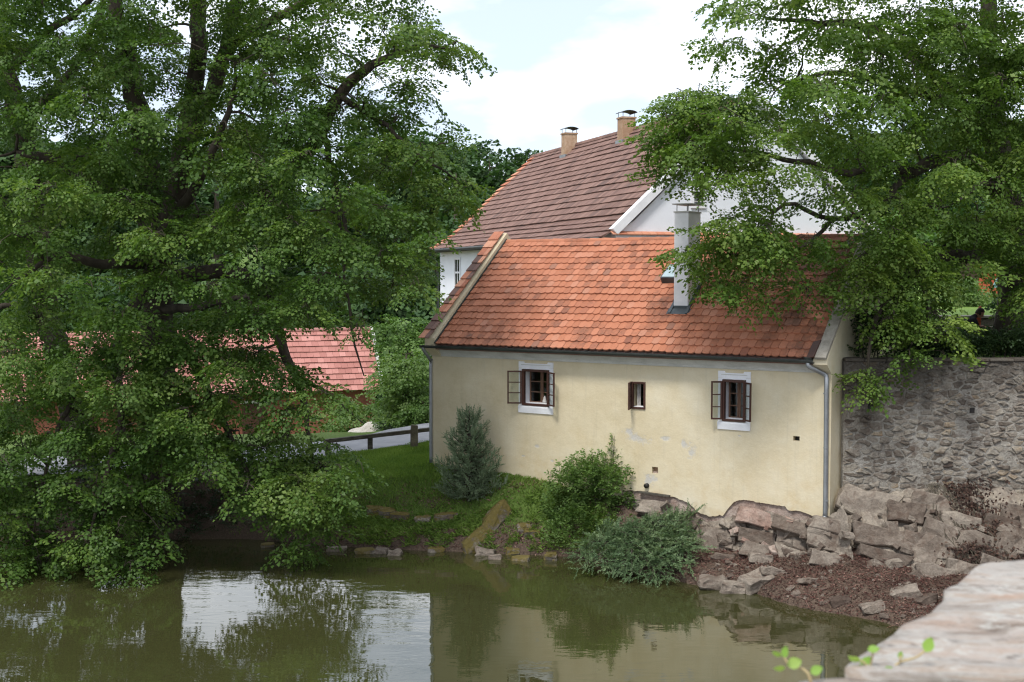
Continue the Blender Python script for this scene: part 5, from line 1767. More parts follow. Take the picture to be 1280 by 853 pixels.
# finer tufts that give the crown its ragged front
blA += crown_blobs(crownA, 46, lambda x, y: depA(x, y) - thA(x, y) * 0.8, lambda x, y: 0.5, rng, [(t, p * 0.8) for t, p in thinA] + [([(-80, -400), (640, -400), (640, 740), (-80, 740)], 0.62)], 1, (20, 34))
for px, py, d, r in ((240, 130, 27.6, .6), (200, 170, 27.8, .6), (270, 90, 27.4, .55), (170, 210, 27.6, .6), (230, 210, 27.4, .5), (290, 30, 27.6, .55), (130, 30, 28.6, .6), (420, 60, 27.6, .5), (440, 120, 27.4, .45), (495, 15, 27.8, .5), (520, 35, 27.8, .45), (550, 48, 27.8, .35), (565, 65, 27.8, .28), (535, 75, 27.7, .4), (505, 55, 27.8, .45), (510, 105, 27.7, .45), (530, 120, 27.6, .3), (480, 40, 27.9, .45), (470, 95, 27.9, .4), (545, 165, 27.5, .4), (530, 190, 27.5, .5), (560, 225, 27.4, .4), (545, 248, 27.4, .4), (515, 220, 27.5, .5), (580, 233, 27.4, .22), (555, 180, 27.5, .3), (520, 270, 27.4, .45), (505, 310, 27.4, .5), (515, 340, 27.4, .35), (490, 355, 27.4, .4), (100, 60, 29, .6), (60, 110, 29, .6), (150, 90, 28.8, .6), (120, 130, 28.8, .6), (20, 60, 29, .6), (190, 40, 28.8, .6), (210, 100, 28.6, .6), (330, 60, 28, .6), (370, 40, 28, .6), (350, 120, 27.4, .6), (385, 160, 27.2, .55), (410, 190, 27.2, .5), (330, 160, 27.2, .55), (395, 100, 27.4, .45), (15, 440, 26.6, .55), (60, 430, 26.8, .55), (110, 440, 26.6, .6), (160, 450, 26.6, .6), (210, 440, 26.6, .6), (255, 450, 26.8, .55), (295, 440, 27, .5), (35, 480, 26.4, .5), (90, 490, 26.4, .6), (150, 495, 26.3, .6), (210, 490, 26.4, .6), (265, 500, 26.6, .55), (305, 490, 26.9, .5), (20, 530, 26.2, .5), (240, 530, 26.5, .5), (180, 400, 26.8, .55), (130, 400, 26.8, .5), (240, 400, 26.9, .5), (285, 390, 27, .5), (325, 440, 27.3, .4), (320, 395, 27.3, .4), (300, 545, 27.2, .6), (330, 560, 27, .6), (360, 550, 27.3, .6), (345, 590, 26.8, .6), (375, 600, 26.8, .6), (405, 585, 27.2, .55), (400, 625, 26.8, .55), (370, 640, 26.6, .5), (430, 600, 27.4, .45), (395, 660, 26.7, .45), (375, 675, 26.6, .4), (345, 625, 26.6, .5), (320, 600, 26.7, .45), (425, 630, 27, .4), (415, 560, 27.4, .4), (270, 560, 27, .5), (240, 570, 26.8, .45)):
    blA.append((at(px, py, d), r))
T1.branches(blA, rng)
V, R, pos, yaw, cen = leafy(blA, 56, rs, SPR, 0.78, 0.02, (0.7, 1.25), (-0.92, 0.08), 0.46, 0.30, 0.85)
T1.twigs(pos, yaw, cen, rs, 0.35)
T1.finish(V, R, 'linden')

# ---- second tree at its left
rng = random.Random(32); rs = np.random.default_rng(32)
q = at(100, 560, 32.5)
T2 = Tree("leaning_tree", "dark tree with a leaning bare trunk standing just behind the huge linden", (q.x, q.y, gz(q.x, q.y) - 0.05))
for l_ in ([(104, 590, 32.6, .42), (92, 520, 32.5, .36), (70, 440, 32.3, .33), (50, 340, 32, .31), (38, 230, 31.8, .29), (26, 160, 31.6, .27), (10, 90, 31.4, .22), (-8, 0, 31.2, .17), (-20, -150, 31, .08)],
           [(30, 180, 31.7, .16), (52, 130, 31.4, .14), (90, 90, 31, .11), (122, 20, 30.8, .08), (140, -60, 30.6, .04)],
           [(10, 90, 31.4, .13), (60, 40, 31, .1), (115, 0, 30.8, .07), (150, -40, 30.6, .03)],
           [(60, 400, 32.2, .12), (20, 380, 31.4, .09), (-30, 400, 31, .04)]):
    p, r = PT_(l_)
    T2.limb(p, r, 10, 0.3, 0.03, True, rng)
crownB = [(-120, -250), (180, -260), (200, -60), (190, 150), (150, 260), (120, 380), (60, 420), (-120, 430)]
blB = crown_blobs(crownB, 66, lambda x, y: 31.5, lambda x, y: 2.0, rng, [([(-120, -20), (230, -20), (230, 160), (-120, 160)], 0.5)], 2, (38, 54))
T2.branches(blB, rng)
V, R, pos, yaw, cen = leafy(blB, 36, rs, SPR, 0.78, 0.02, (0.7, 1.25), (-0.92, 0.08), 0.46, 0.30, 0.8)
T2.twigs(pos, yaw, cen, rs, 0.3)
T2.finish(V, R, 'linden')

# ---- linden in the garden at the right
rng = random.Random(33); rs = np.random.default_rng(33)
q = at(1266, 430, 29.5)
T3 = Tree("garden_linden", "spreading linden in the garden reaching over the cottage roof and the stone wall", (q.x, q.y, GARD - 0.05))
for l_ in ([(1264, 440, 29.5, .50), (1268, 380, 29.5, .42), (1268, 320, 29.4, .39), (1260, 250, 29.3, .35), (1246, 180, 29.2, .30), (1238, 100, 29.0, .25), (1235, 20, 28.9, .2), (1245, -120, 28.8, .12), (1250, -260, 28.7, .04)],
           [(1264, 270, 29.3, .22), (1225, 205, 29, .20), (1190, 198, 28.6, .18), (1165, 203, 28.3, .16), (1140, 216, 28, .13), (1108, 206, 27.7, .11), (1060, 215, 27.3, .09), (1010, 205, 27, .07), (960, 195, 26.8, .05), (900, 182, 26.7, .03), (850, 172, 26.6, .012)],
           [(1246, 180, 29.2, .18), (1200, 130, 28.6, .15), (1140, 70, 28, .12), (1080, 30, 27.6, .09), (1010, 30, 27.3, .06), (950, 20, 27.2, .02)],
           [(1190, 125, 28.5, .1), (1120, 110, 27.8, .08), (1050, 90, 27.3, .06), (980, 105, 27, .03)],
           [(1140, 216, 28, .09), (1090, 260, 27.2, .07), (1040, 275, 26.7, .055), (980, 255, 26.4, .045), (960, 290, 26.2, .03), (955, 340, 26, .012)],
           [(1040, 275, 26.7, .05), (1000, 310, 26.2, .04), (940, 320, 26, .03), (880, 315, 25.9, .015)],
           [(1266, 330, 29.4, .2), (1210, 320, 28, .15), (1150, 330, 27, .12), (1110, 370, 26.3, .08), (1090, 420, 25.8, .05), (1085, 470, 25.6, .02)],
           [(1150, 330, 27, .08), (1160, 380, 26.2, .06), (1170, 430, 25.8, .02)],
           [(1240, 120, 29, .15), (1290, 60, 28.5, .12), (1350, 20, 28, .08), (1420, 0, 27.6, .03)],
           [(1266, 300, 29.4, .18), (1330, 270, 28.5, .14), (1400, 260, 28, .08), (1470, 280, 27.5, .03)],
           [(1266, 280, 29.4, .16), (1250, 240, 27.5, .12), (1230, 230, 26.5, .08), (1200, 250, 25.8, .03)]):
    p, r = PT_(l_)
    T3.limb(p, r, 10, 0.3, 0.025, True, rng)
crownC = [(960, -290), (1250, -340), (1480, -260), (1560, 0), (1540, 280), (1470, 390), (1350, 410), (1285, 412), (1262, 400), (1250, 372), (1196, 372), (1212, 395), (1222, 412), (1180, 455), (1128, 448), (1105, 445), (1122, 462), (1100, 496), (1046, 486), (1052, 462), (1085, 440), (1062, 420), (1070, 392), (1050, 356), (1066, 330), (1040, 345), (1018, 380), (990, 395), (970, 345), (940, 392), (905, 380), (880, 352), (836, 320), (860, 300), (878, 270), (845, 255), (828, 210), (814, 160), (840, 130), (838, 92), (915, 92), (940, 85), (890, 55), (920, 40), (908, 0), (925, -120)]
thinC = [
    ([(840, 200), (1000, 225), (1040, 300), (900, 262), (840, 262)], 0.25),
    ([(830, 228), (892, 228), (884, 300), (830, 306)], 0.0),
    ([(820, 338), (872, 338), (872, 400), (820, 400)], 0.0),
    ([(960, 255), (1045, 240), (1045, 295), (960, 300)], 0.35),
    ([(905, 330), (1060, 300), (1060, 345), (1020, 400), (900, 400)], 0.5),
    ([(880, 60), (960, 60), (960, 135), (880, 135)], 0.35),
    ([(1190, 335), (1255, 335), (1255, 412), (1190, 412)], 0.0),
    ([(1225, 390), (1290, 390), (1290, 460), (1225, 460)], 0.0),
    ([(1110, 190), (1200, 190), (1200, 290), (1060, 290)], 0.6),
    ([(1030, 395), (1095, 395), (1095, 500), (1030, 500)], 0.0),
    ([(1095, 440), (1140, 440), (1140, 500), (1095, 500)], 0.0),
    ([(800, -400), (1600, -400), (1600, 760), (800, 760)], 0.88),
]
def depC(x, y):
    return 25.7 + 2.6 * float(smst(1040, 1240, np.array(x))) * float(smst(480, 330, np.array(y))) + 0.9 * float(smst(330, 150, np.array(y)))
def thC(x, y):
    return 0.55 + 2.6 * float(smst(360, 160, np.array(y))) * float(smst(820, 1000, np.array(x))) + 1.0 * float(smst(1060, 1240, np.array(x)))
blC = crown_blobs(crownC, 46, depC, thC, rng, thinC, 3, (25, 40))
blC += crown_blobs(crownC, 44, lambda x, y: depC(x, y) - thC(x, y) * 0.8, lambda x, y: 0.3, rng, [(t, p * 0.8) for t, p in thinC] + [([(800, -400), (1600, -400), (1600, 740), (800, 740)], 0.6)], 1, (18, 32))
for px, py, d, r in ((1240, 60, 26.8, .6), (1252, 110, 26.8, .6), (1232, 150, 26.8, .6), (1262, 25, 26.8, .6), (1212, 85, 26.8, .6), (1275, 75, 26.8, .6), (1222, 15, 26.8, .6), (1265, 155, 26.9, .55), (1250, 195, 26.9, .55), (1275, 215, 26.9, .5), (1180, 50, 27, .6), (1150, 20, 27, .6), (1100, 60, 26.8, .6), (1060, 25, 27, .6), (1000, 60, 26.8, .55), (1020, 110, 26.6, .55), (960, 100, 26.8, .5), (1090, 130, 26.4, .6), (1150, 110, 26.4, .6), (1180, 160, 26.4, .6), (1120, 250, 26, .55), (1170, 260, 26, .6), (1220, 280, 26.2, .6), (1100, 310, 25.7, .55), (1150, 315, 25.7, .55), (1080, 350, 25.6, .5), (1130, 360, 25.5, .55), (1170, 350, 25.7, .45), (1105, 400, 25.5, .4), (1150, 410, 25.4, .45), (1180, 420, 25.4, .35), (850, 125, 26.7, .55), (872, 150, 26.4, .6), (838, 172, 26.6, .5), (893, 165, 26.8, .6), (860, 190, 26.3, .55), (905, 195, 26.6, .55), (845, 150, 27.2, .5), (925, 150, 27, .6), (880, 120, 27, .5), (842, 205, 26.5, .35), (855, 232, 26.2, .30), (868, 225, 26.3, .35), (905, 130, 26.2, .5), (862, 312, 25.8, .42), (885, 300, 25.8, .45), (905, 325, 25.8, .5), (925, 300, 25.9, .5), (915, 355, 25.7, .4), (935, 370, 25.7, .35), (1086, 466, 25.6, 0.26), (1070, 474, 25.6, 0.22), (1102, 464, 25.6, .2), (1080, 478, 25.6, .2)):
    blC.append((at(px, py, d), r))
T3.branches(blC, rng, 0.04)
V, R, pos, yaw, cen = leafy(blC, 58, rs, SPR, 0.78, 0.02, (0.7, 1.25), (-0.92, 0.08), 0.46, 0.30, 0.9)
# nothing may grow through the cottage
loc = V.reshape(-1, 4, 3)[:, 0, :] - np.array(H0)
lu = loc[:, :2] @ np.array(HU)[:2]; lv = loc[:, :2] @ np.array(HV)[:2]
roofz = ZR - np.abs(lv - HW / 2) * math.tan(PITCH) + 0.15
keep = ~((lu > -0.3) & (lu < HLEN + 0.05) & (lv > VE - .05) & (lv < HW + .3) & (loc[:, 2] < roofz))
V = V.reshape(-1, 4, 3)[keep].reshape(-1, 3); R = R[keep]
T3.twigs(pos, yaw, cen, rs, 0.35)
T3.finish(V, R, 'linden_b')

# ---- trees on the slope behind, one by one
def far_tree(name, label, px, ptop, d, wpx, seed, group, leafm='forest', templates=SPR_FAR, scale=(0.8, 1.2), conic=False, zb=None, dens=1.0, hang=0.12, cat="tree"):
    rng = random.Random(seed); rs = np.random.default_rng(seed)
    top = at(px, ptop, d)
    zb = gz(top.x, d) if zb is None else zb
    h = top.z - zb
    w = wpx * d / FPX / 2
    T = Tree(name, label, (top.x, d, zb - 0.1), group, cat)
    b = Vector((top.x, d, zb - 0.1))
    T.limb([b, b + Vector((rng.gauss(0, .1), 0, h * 0.5)), b + Vector((0, 0, h * 0.93))], [0.03 * h + .05, 0.02 * h + .03, 0.02], 8, 0.8, 0.03, True, rng)
    bl = []
    n_ = int((26 if not conic else 34) * dens)
    for k in range(n_):
        z = rng.uniform(hang, 0.97)
        if conic:
            ww = w * (1.02 - z) * 1.0
        else:
            ww = w * math.sqrt(max(0.05, 1 - ((z - 0.52) / 0.52) ** 2))
        a = rng.uniform(0, 2 * math.pi)
        rr = ww * rng.random() ** 0.4
        br_ = (0.30 if not conic else 0.16) * w * rng.uniform(0.7, 1.2)
        bl.append((b + Vector((math.cos(a) * max(rr - br_ * .5, 0), math.sin(a) * max(rr - br_ * .5, 0), z * h - br_ * 0.3)), br_))
    T.branches(bl, rng, 0.03)
    k = 4.5 if templates is SPR_FAR else (26 if templates is SPR_MID else 60)
    if templates is SPR_FAR:
        scale = (scale[0] * 1.2, scale[1] * 1.2)
    V, R, pos, yaw, cen = leafy(bl, k, rs, templates, 0.85, 0.4, scale)
    T.finish(V, R, leafm)
    return T
FG = "forest trees on the hillside"
FT = [(612, 178, 92, 150, 0), (570, 196, 80, 150, 0), (536, 150, 96, 170, 0), (480, 110, 90, 180, 0), (420, 190, 84, 190, 0), (345, 130, 96, 200, 0), (270, 175, 82, 200, 0), (190, 150, 92, 220, 0), (110, 170, 84, 200, 0), (30, 160, 90, 200, 0), (-60, 140, 92, 220, 0), (636, 215, 104, 120, 0), (545, 270, 70, 120, 0), (500, 300, 66, 120, 0), (440, 320, 68, 130, 0), (350, 330, 66, 150, 0), (250, 330, 68, 150, 0), (150, 330, 66, 150, 0), (60, 330, 66, 150, 0), (-30, 330, 68, 150, 0)]
for k, (px, pt_, d, w, c) in enumerate(FT):
    lab = {0: "rounded dark green tree rising behind the white house's left roof edge", 11: "low dark treetop beside the white house ridge's far end", 1: "dark tree of the wood between the linden and the white house", 12: "shaded tree close behind the white house's left corner"}.get(k)
    far_tree("forest_tree", lab or "dark woodland tree glimpsed through the gaps of the huge linden", px, pt_, d, w, 100 + k, FG)
far_tree("conifer_tree", "slim dark conifer peeking over the white house roof beside the ridge", 657, 178, 100, 34, 140, None, conic=True)
far_tree("conifer_tree", "tall dark conifer standing up from the wood behind the linden's edge", 598, 172, 101, 50, 141, None, conic=True)
far_tree("round_shrub_tree", "bright green rounded shrub beside the barn roof's end", 506, 386, 46, 78, 150, None, 'bush', SPR_MID, (0.7, 1.0), dens=2.2, hang=0.05, cat="shrub")
far_tree("hedge_shrub", "tall dense green shrub between the road and the cottage corner", 508, 432, 41.5, 76, 151, None, 'shrub', SPR_MID, (0.6, 0.9), dens=2.2, hang=0.02, cat="shrub")
far_tree("low_shrub", "low green shrub behind the road post at the cottage corner", 528, 495, 40.5, 50, 152, None, 'bush', SPR_MID, (0.45, 0.7), dens=1.5, hang=0.02, cat="shrub")
far_tree("roadside_shrub", "broad low shrub under the barn's eave across the road", 425, 492, 45.0, 95, 154, None, 'shrub', SPR_MID, (0.5, 0.8), dens=1.8, hang=0.02, cat="shrub")
far_tree("spiky_shrub", "small bluish shrub beside the pale heap across the road", 490, 512, 42.0, 26, 153, None, 'juniper', SPR_MID, (0.3, 0.5), dens=1.2, hang=0.02, cat="shrub")
# garden trees and shrubs behind the right linden
far_tree("garden_tree", "broad green tree at the back of the garden behind the linden", 1160, 255, 62, 190, 160, None, 'bush', SPR_FAR, (0.6, 0.9), zb=5.4, dens=1.3)
far_tree("garden_tree", "dark tree at the back of the garden right of the red shed", 1300, 150, 64, 230, 161, None, 'forest', SPR_FAR, (0.6, 0.9), zb=5.4, dens=1.3)
far_tree("garden_shrub", "leafy light green shrub at the edge of the lawn left of the red shed", 1203, 342, 42, 66, 162, None, 'shrub', SPR_MID, (0.5, 0.8), zb=5.3, dens=2.0, hang=0.05, cat="shrub")
far_tree("garden_shrub", "dark shrub behind the cottage gable at the end of the hedge", 1095, 330, 31.5, 110, 163, None, 'forest', SPR_MID, (0.5, 0.8), zb=4.6, dens=2.2, hang=0.03, cat="shrub")
far_tree("garden_shrub", "shady shrub under the linden trunk by the terracotta pot", 1300, 340, 31.5, 90, 164, None, 'forest', SPR_MID, (0.5, 0.8), zb=4.6, dens=2.0, hang=0.03, cat="shrub")

for k, (px, pt_, d, w, lab) in enumerate(((1040, 150, 88, 200, "distant tree behind the white house's right gable end"), (1130, 120, 92, 230, "tall distant tree behind the garden left of the linden trunk"), (1230, 140, 95, 240, "distant tree on the rise behind the garden shed"), (1360, 150, 92, 240, "distant tree on the rise right of the linden trunk"))):
    far_tree("hillside_tree", lab, px, pt_, d, w, 170 + k, None, 'forest', SPR_FAR, (0.8, 1.15), zb=4.0, dens=0.9)

# ---- dark hedge on top of the stone wall
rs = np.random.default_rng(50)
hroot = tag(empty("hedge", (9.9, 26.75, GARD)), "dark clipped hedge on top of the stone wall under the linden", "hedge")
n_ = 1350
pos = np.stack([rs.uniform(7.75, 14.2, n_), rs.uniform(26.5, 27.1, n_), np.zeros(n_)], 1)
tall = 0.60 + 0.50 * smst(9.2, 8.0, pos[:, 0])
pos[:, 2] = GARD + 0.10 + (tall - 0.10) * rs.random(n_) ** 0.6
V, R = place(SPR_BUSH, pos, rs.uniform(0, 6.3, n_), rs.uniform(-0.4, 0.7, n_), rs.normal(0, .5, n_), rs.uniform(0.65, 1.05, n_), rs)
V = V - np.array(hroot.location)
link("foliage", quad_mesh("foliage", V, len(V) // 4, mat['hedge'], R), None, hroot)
mb = MB()
for k in range(40):
    x = 7.9 + k * 0.155
    mb.tube([Vector((x, 26.8, GARD - .05)) - hroot.location, Vector((x + rs.normal(0, .08), 26.8 + rs.normal(0, .1), GARD + .6)) - hroot.location], [0.02, 0.008], 5)
mb.build("stems", mat['twig'], hroot)

# ---- leafy shrub on the bank
rng = random.Random(60); rs = np.random.default_rng(60)
b0 = at(735, 690, 28.25)
b0.z = gz(b0.x, b0.y)
sh = Tree("bank_shrub", "bushy bright green shrub with upright shoots against the cottage wall", b0, None, "shrub")
bl = []
for px, py, r in ((705, 625, .42), (725, 605, .40), (745, 600, .42), (765, 622, .40), (715, 655, .45), (745, 645, .5), (770, 655, .38), (735, 680, .42), (760, 685, .38), (710, 685, .36), (700, 600, .25), (765, 592, .26), (735, 582, .26), (712, 590, .2), (770, 605, .22), (700, 640, .35), (690, 680, .2), (785, 640, .2), (752, 585, .2), (724, 585, .18), (778, 622, .25), (698, 660, .3), (785, 660, .22)):
    bl.append((at(738 + (px - 738) * 0.9, 640 + (py - 640) * 0.9, 28.1 - 0.5 * max(0, py - 640) / 50 + rng.uniform(-0.3, 0.3)), r * 0.85))
sh.nodes = [(b0 + Vector((rng.gauss(0, .1), rng.gauss(0, .08), 0.1)), 0.03) for _ in range(6)]
sh.branches(bl, rng, 0.02)
V, R, pos, yaw, cen = leafy(bl, 290, rs, SPR_BUSH, 1.0, 0.5, (0.8, 1.25), (0.0, 0.9))
# shoots
P_, Y_, I_ = [], [], []
for px, py0, py1 in ((767, 600, 545), (763, 600, 556), (772, 610, 563), (776, 612, 575), (712, 600, 572), (700, 605, 580), (722, 592, 570), (742, 590, 565), (755, 592, 568), (688, 610, 590), (783, 625, 592), (790, 640, 605), (730, 590, 574)):
    a, b = at(px, py0, 28.2), at(px + rng.uniform(-3, 3), py1, 28.2)
    sh.limb([a, (a + b) / 2 + Vector((rng.gauss(0, .03), 0, 0)), b], [0.008, 0.006, 0.003], 4, 0.2, 0.005, False, rng)
    k = int((b - a).length / 0.035)
    for i in range(k):
        P_.append(np.array(a + (b - a) * (i + .5) / k)); Y_.append(rng.uniform(0, 6.3)); I_.append(rng.uniform(0.3, 1.0))
P_ = np.array(P_)
sm_ = [make_spray(np.random.default_rng(9 + k), 0.11, 3, 0.05, 0.042, 0.55, 0.03, 0.0, .7) for k in range(5)]
V2, R2 = place(sm_, P_, np.array(Y_), np.array(I_), rs.normal(0, .4, len(P_)), rs.uniform(0.8, 1.2, len(P_)), rs)
sh.finish(np.concatenate([V, V2]), np.concatenate([R, np.minimum(R2 + .2, 1)]), 'shrub', "stems", "foliage")

# ---- spreading juniper hanging over the water
rng = random.Random(61); rs = np.random.default_rng(61)
b0 = at(800, 668, 26.9)
b0.z = gz(b0.x, b0.y) + 0.02
jn = Tree("juniper", "spreading blue green juniper hanging over the water's edge below the wall", b0, None, "shrub")
P_, Y_, I_, S_ = [], [], [], []
outline = [(712, 690), (730, 672), (765, 668), (790, 655), (805, 650), (840, 648), (870, 636), (880, 655), (884, 680), (872, 700), (868, 720), (845, 726), (812, 727), (780, 722), (748, 718), (718, 712)]
for k in range(150):
    while True:
        px, py = rng.uniform(712, 886), rng.uniform(636, 728)
        if inside(outline, px, py):
            break
    d = 26.9 - (py - 640) / 88 * 1.7 + rng.uniform(-.15, .15) + (835 - px) * 0.004
    tip = at(px, py, d)
    tip.z = max(tip.z, 0.12)
    st = b0 + Vector((rng.uniform(-1.1, 1.3), rng.uniform(-.1, .35), 0.02 + rng.uniform(0, .12)))
    mid = (st + tip) / 2 + Vector((0, 0, 0.10 + rng.uniform(0, .16)))
    pth, rr = smooth_path([st, mid, tip], [0.02, 0.012, 0.004], 0.12, 0.01, rng)
    v, f = tube_geo(pth, rr, 4, False)
    jn.wood.add([q - jn.inv for q in v], f)
    n_ = len(pth)
    for i in range(int(n_ * 0.35), n_):
        t = (pth[i] - pth[i - 1]).normalized()
        for rep in range(2):
            P_.append(np.array(pth[i]) + rs.normal(0, .04, 3)); Y_.append(math.atan2(t.y, t.x) + rng.gauss(0, .9)); I_.append(math.asin(max(-.99, min(.99, t.z))) + rng.gauss(0.35, .4)); S_.append(rng.uniform(.6, 1.2))
V, R = place(FR_JUN, np.array(P_), np.array(Y_), np.array(I_), rs.normal(0, .6, len(P_)), np.array(S_), rs)
jn.finish(V, R, 'juniper', "stems", "foliage")

# ---- dwarf blue spruce against the wall
rng = random.Random(62); rs = np.random.default_rng(62)
b0 = at(586, 600, 29.35)
b0.z = gz(b0.x, b0.y)
sp = Tree("blue_spruce", "small blue green spruce growing on the lawn against the cottage wall", b0, None, "conifer")
topz = at(586, 504, 29.35).z
hh = topz - b0.z
sp.limb([b0, b0 + Vector((0.03, 0, hh * .5)), b0 + Vector((0, 0, hh * .97))], [0.06, 0.04, 0.008], 8, 0.2, 0.01, True, rng)
P_, Y_, I_, S_ = [], [], [], []
for k in range(92):
    z = 0.05 + 0.91 * (k / 92) ** 1.2
    a = k * 2.399 + rng.gauss(0, .3)
    L = (0.84 * (1 - z) ** 0.62 + 0.06) * rng.uniform(0.5, 1.15)
    st = b0 + Vector((0, 0, z * hh * 0.9))
    dr = Vector((math.cos(a), math.sin(a) * 0.8, 0))
    mid = st + dr * L * 0.55 + Vector((0, 0, -0.02 + 0.05 * z))
    tip = st + dr * L + Vector((0, 0, 0.18 * L + 0.06 + 0.06 * z))
    pth, rr = smooth_path([st, mid, tip], [0.02, 0.012, 0.005], 0.07, 0.006, rng)
    v, f = tube_geo(pth, rr, 4, False)
    sp.wood.add([q - sp.inv for q in v], f)
    n_ = len(pth)
    for i in range(max(1, int(n_ * 0.12)), n_):
        t = (pth[i] - pth[i - 1]).normalized()
        for rep in range(4):
            P_.append(np.array(pth[i]) + rs.normal(0, .022, 3)); Y_.append(math.atan2(t.y, t.x) + rng.choice((-1, 1)) * rng.uniform(0, 1.4)); I_.append(math.asin(max(-.99, min(.99, t.z))) + rng.uniform(-0.5, .8)); S_.append(rng.uniform(.8, 1.35))
V, R = place(FR_SPRUCE, np.array(P_), np.array(Y_), np.array(I_), rs.normal(0, 1, len(P_)), np.array(S_), rs)
sp.finish(V, R, 'spruce', "stems", "foliage")

# ---- grass, one object
rs = np.random.default_rng(70)
def ground_many(x, y):
    i = np.clip(np.searchsorted(gx, x) - 1, 0, NX - 2); j = np.clip(np.searchsorted(gy, y) - 1, 0, NY - 2)
    a = (x - gx[i]) / (gx[i + 1] - gx[i]); b = (y - gy[j]) / (gy[j + 1] - gy[j])
    z = (GZ[j, i] * (1 - a) + GZ[j, i + 1] * a) * (1 - b) + (GZ[j + 1, i] * (1 - a) + GZ[j + 1, i + 1] * a) * b
    so = (soilv[j, i] * (1 - a) + soilv[j, i + 1] * a) * (1 - b) + (soilv[j + 1, i] * (1 - a) + soilv[j + 1, i + 1] * a) * b
    return z, so
n_ = 300000
x = rs.uniform(-7.5, 3.2, n_); y = rs.uniform(27.6, 37.0, n_)
z, so = ground_many(x, y)
ysx = np.interp(x, SHX, SHY)
pat = np.array([noise.noise(Vector((a * 1.1, b * 1.1, 0))) for a, b in zip(x, y)])
rcx = np.array([p.x for p in cp]); rcy = np.array([p.y for p in cp])
droad = np.min(np.hypot(x[:, None] - rcx[None, ::2], y[:, None] - rcy[None, ::2]), 1)
keep = (y > ysx + 0.05) & (rs.random(n_) > so + 0.55 * pat) & (y < np.where(x > HL.x, yfoot(x) - 0.05, 60)) & (droad > 1.9)
x, y, z, pat = x[keep], y[keep], z[keep], pat[keep]
n_ = len(x)
ang = rs.uniform(0, 6.28, n_)
tl_ = np.stack([np.cos(ang) * 0.5, np.sin(ang) * 0.5, rs.uniform(0.35, 1.3, n_)], 1)
L = rs.uniform(0.05, 0.12, n_) * (1 + 0.5 * pat)
V = leaf_quads(np.stack([x, y, z - 0.008], 1), tl_, rs.normal(0, 1, (n_, 3)), L, rs.uniform(0.010, 0.03, n_), 0.05).reshape(-1, 3)
g = link("grass", quad_mesh("grass", V, n_, mat['grass'], np.clip(rs.random(n_) * .7 + pat * .35 + .1, 0, 1)))
tag(g, "short green grass and clover on the bank beside the cottage", "grass")
g["kind"] = "stuff"

# ---- leaf litter on the rocky slope, one object
n_ = 60000
x = rs.uniform(3.4, 11.5, n_); y = rs.uniform(19.2, 26.4, n_)
z, so = ground_many(x, y)
ysx = np.interp(x, SHX, SHY)
keep = (y > ysx - 0.02) & (y < yfoot(x) - 0.3) & (z > 0.0)
x, y, z = x[keep], y[keep], z[keep]
n_ = len(x)
pat = np.array([noise.noise(Vector((a * 1.6, b * 1.6, 3))) for a, b in zip(x, y)])
V = leaf_quads(np.stack([x, y, z + rs.uniform(0, .03, n_)], 1), np.stack([rs.normal(0, 1, n_), rs.normal(0, 1, n_), rs.normal(0, .45, n_)], 1), np.stack([rs.normal(0, .6, n_), rs.normal(0, .6, n_), np.ones(n_)], 1), rs.uniform(0.02, 0.075, n_), rs.uniform(0.012, 0.035, n_), 0.2).reshape(-1, 3)
i_ = rs.integers(0, n_, 5000)
V2 = leaf_quads(np.stack([x[i_], y[i_], z[i_] + rs.uniform(0.01, .05, 5000)], 1), np.stack([rs.normal(0, 1, 5000), rs.normal(0, 1, 5000), rs.normal(0, .2, 5000)], 1), np.stack([rs.normal(0, .3, 5000), rs.normal(0, .3, 5000), np.ones(5000)], 1), rs.uniform(0.12, 0.42, 5000), rs.uniform(0.006, 0.014, 5000), 0.2).reshape(-1, 3)
tone_ = np.concatenate([np.clip(rs.random(n_) ** 1.6 * .9 + pat * .35, 0, 1), rs.random(5000) ** 2 * .9])
V = np.concatenate([V, V2]); n_ += 5000
g = link("leaf_litter", quad_mesh("leaf_litter", V, n_, mat['litter'], tone_))
tag(g, "reddish brown leaf litter and twigs on the rocky slope by the water", "leaf litter")
g["kind"] = "stuff"
# moss and tufts between the stones at the foot of the bank
n_ = 16000
x = rs.uniform(-4.2, 2.4, n_)
y = np.interp(x, SHX, SHY) + rs.uniform(0.02, 0.8, n_)
z, so = ground_many(x, y)
pat = np.array([noise.fractal(Vector((a * 2.3, b * 3.1, 7)), 1.0, 2.0, 3) for a, b in zip(x, y)])
kk = pat > 0.0
x, y, z = x[kk], y[kk], z[kk]; n_ = len(x)
ang = rs.uniform(0, 6.28, n_)
V = leaf_quads(np.stack([x, y, z], 1), np.stack([np.cos(ang), np.sin(ang) - .3, rs.uniform(0, 1.2, n_)], 1), rs.normal(0, 1, (n_, 3)), rs.uniform(.06, .2, n_), rs.uniform(.015, .04, n_), .1).reshape(-1, 3)
g = link("bank_weeds", quad_mesh("bank_weeds", V, n_, mat['grass'], rs.random(n_)))
tag(g, "green weeds in tufts between the edge stones at the waterline", "weeds")
g["kind"] = "stuff"

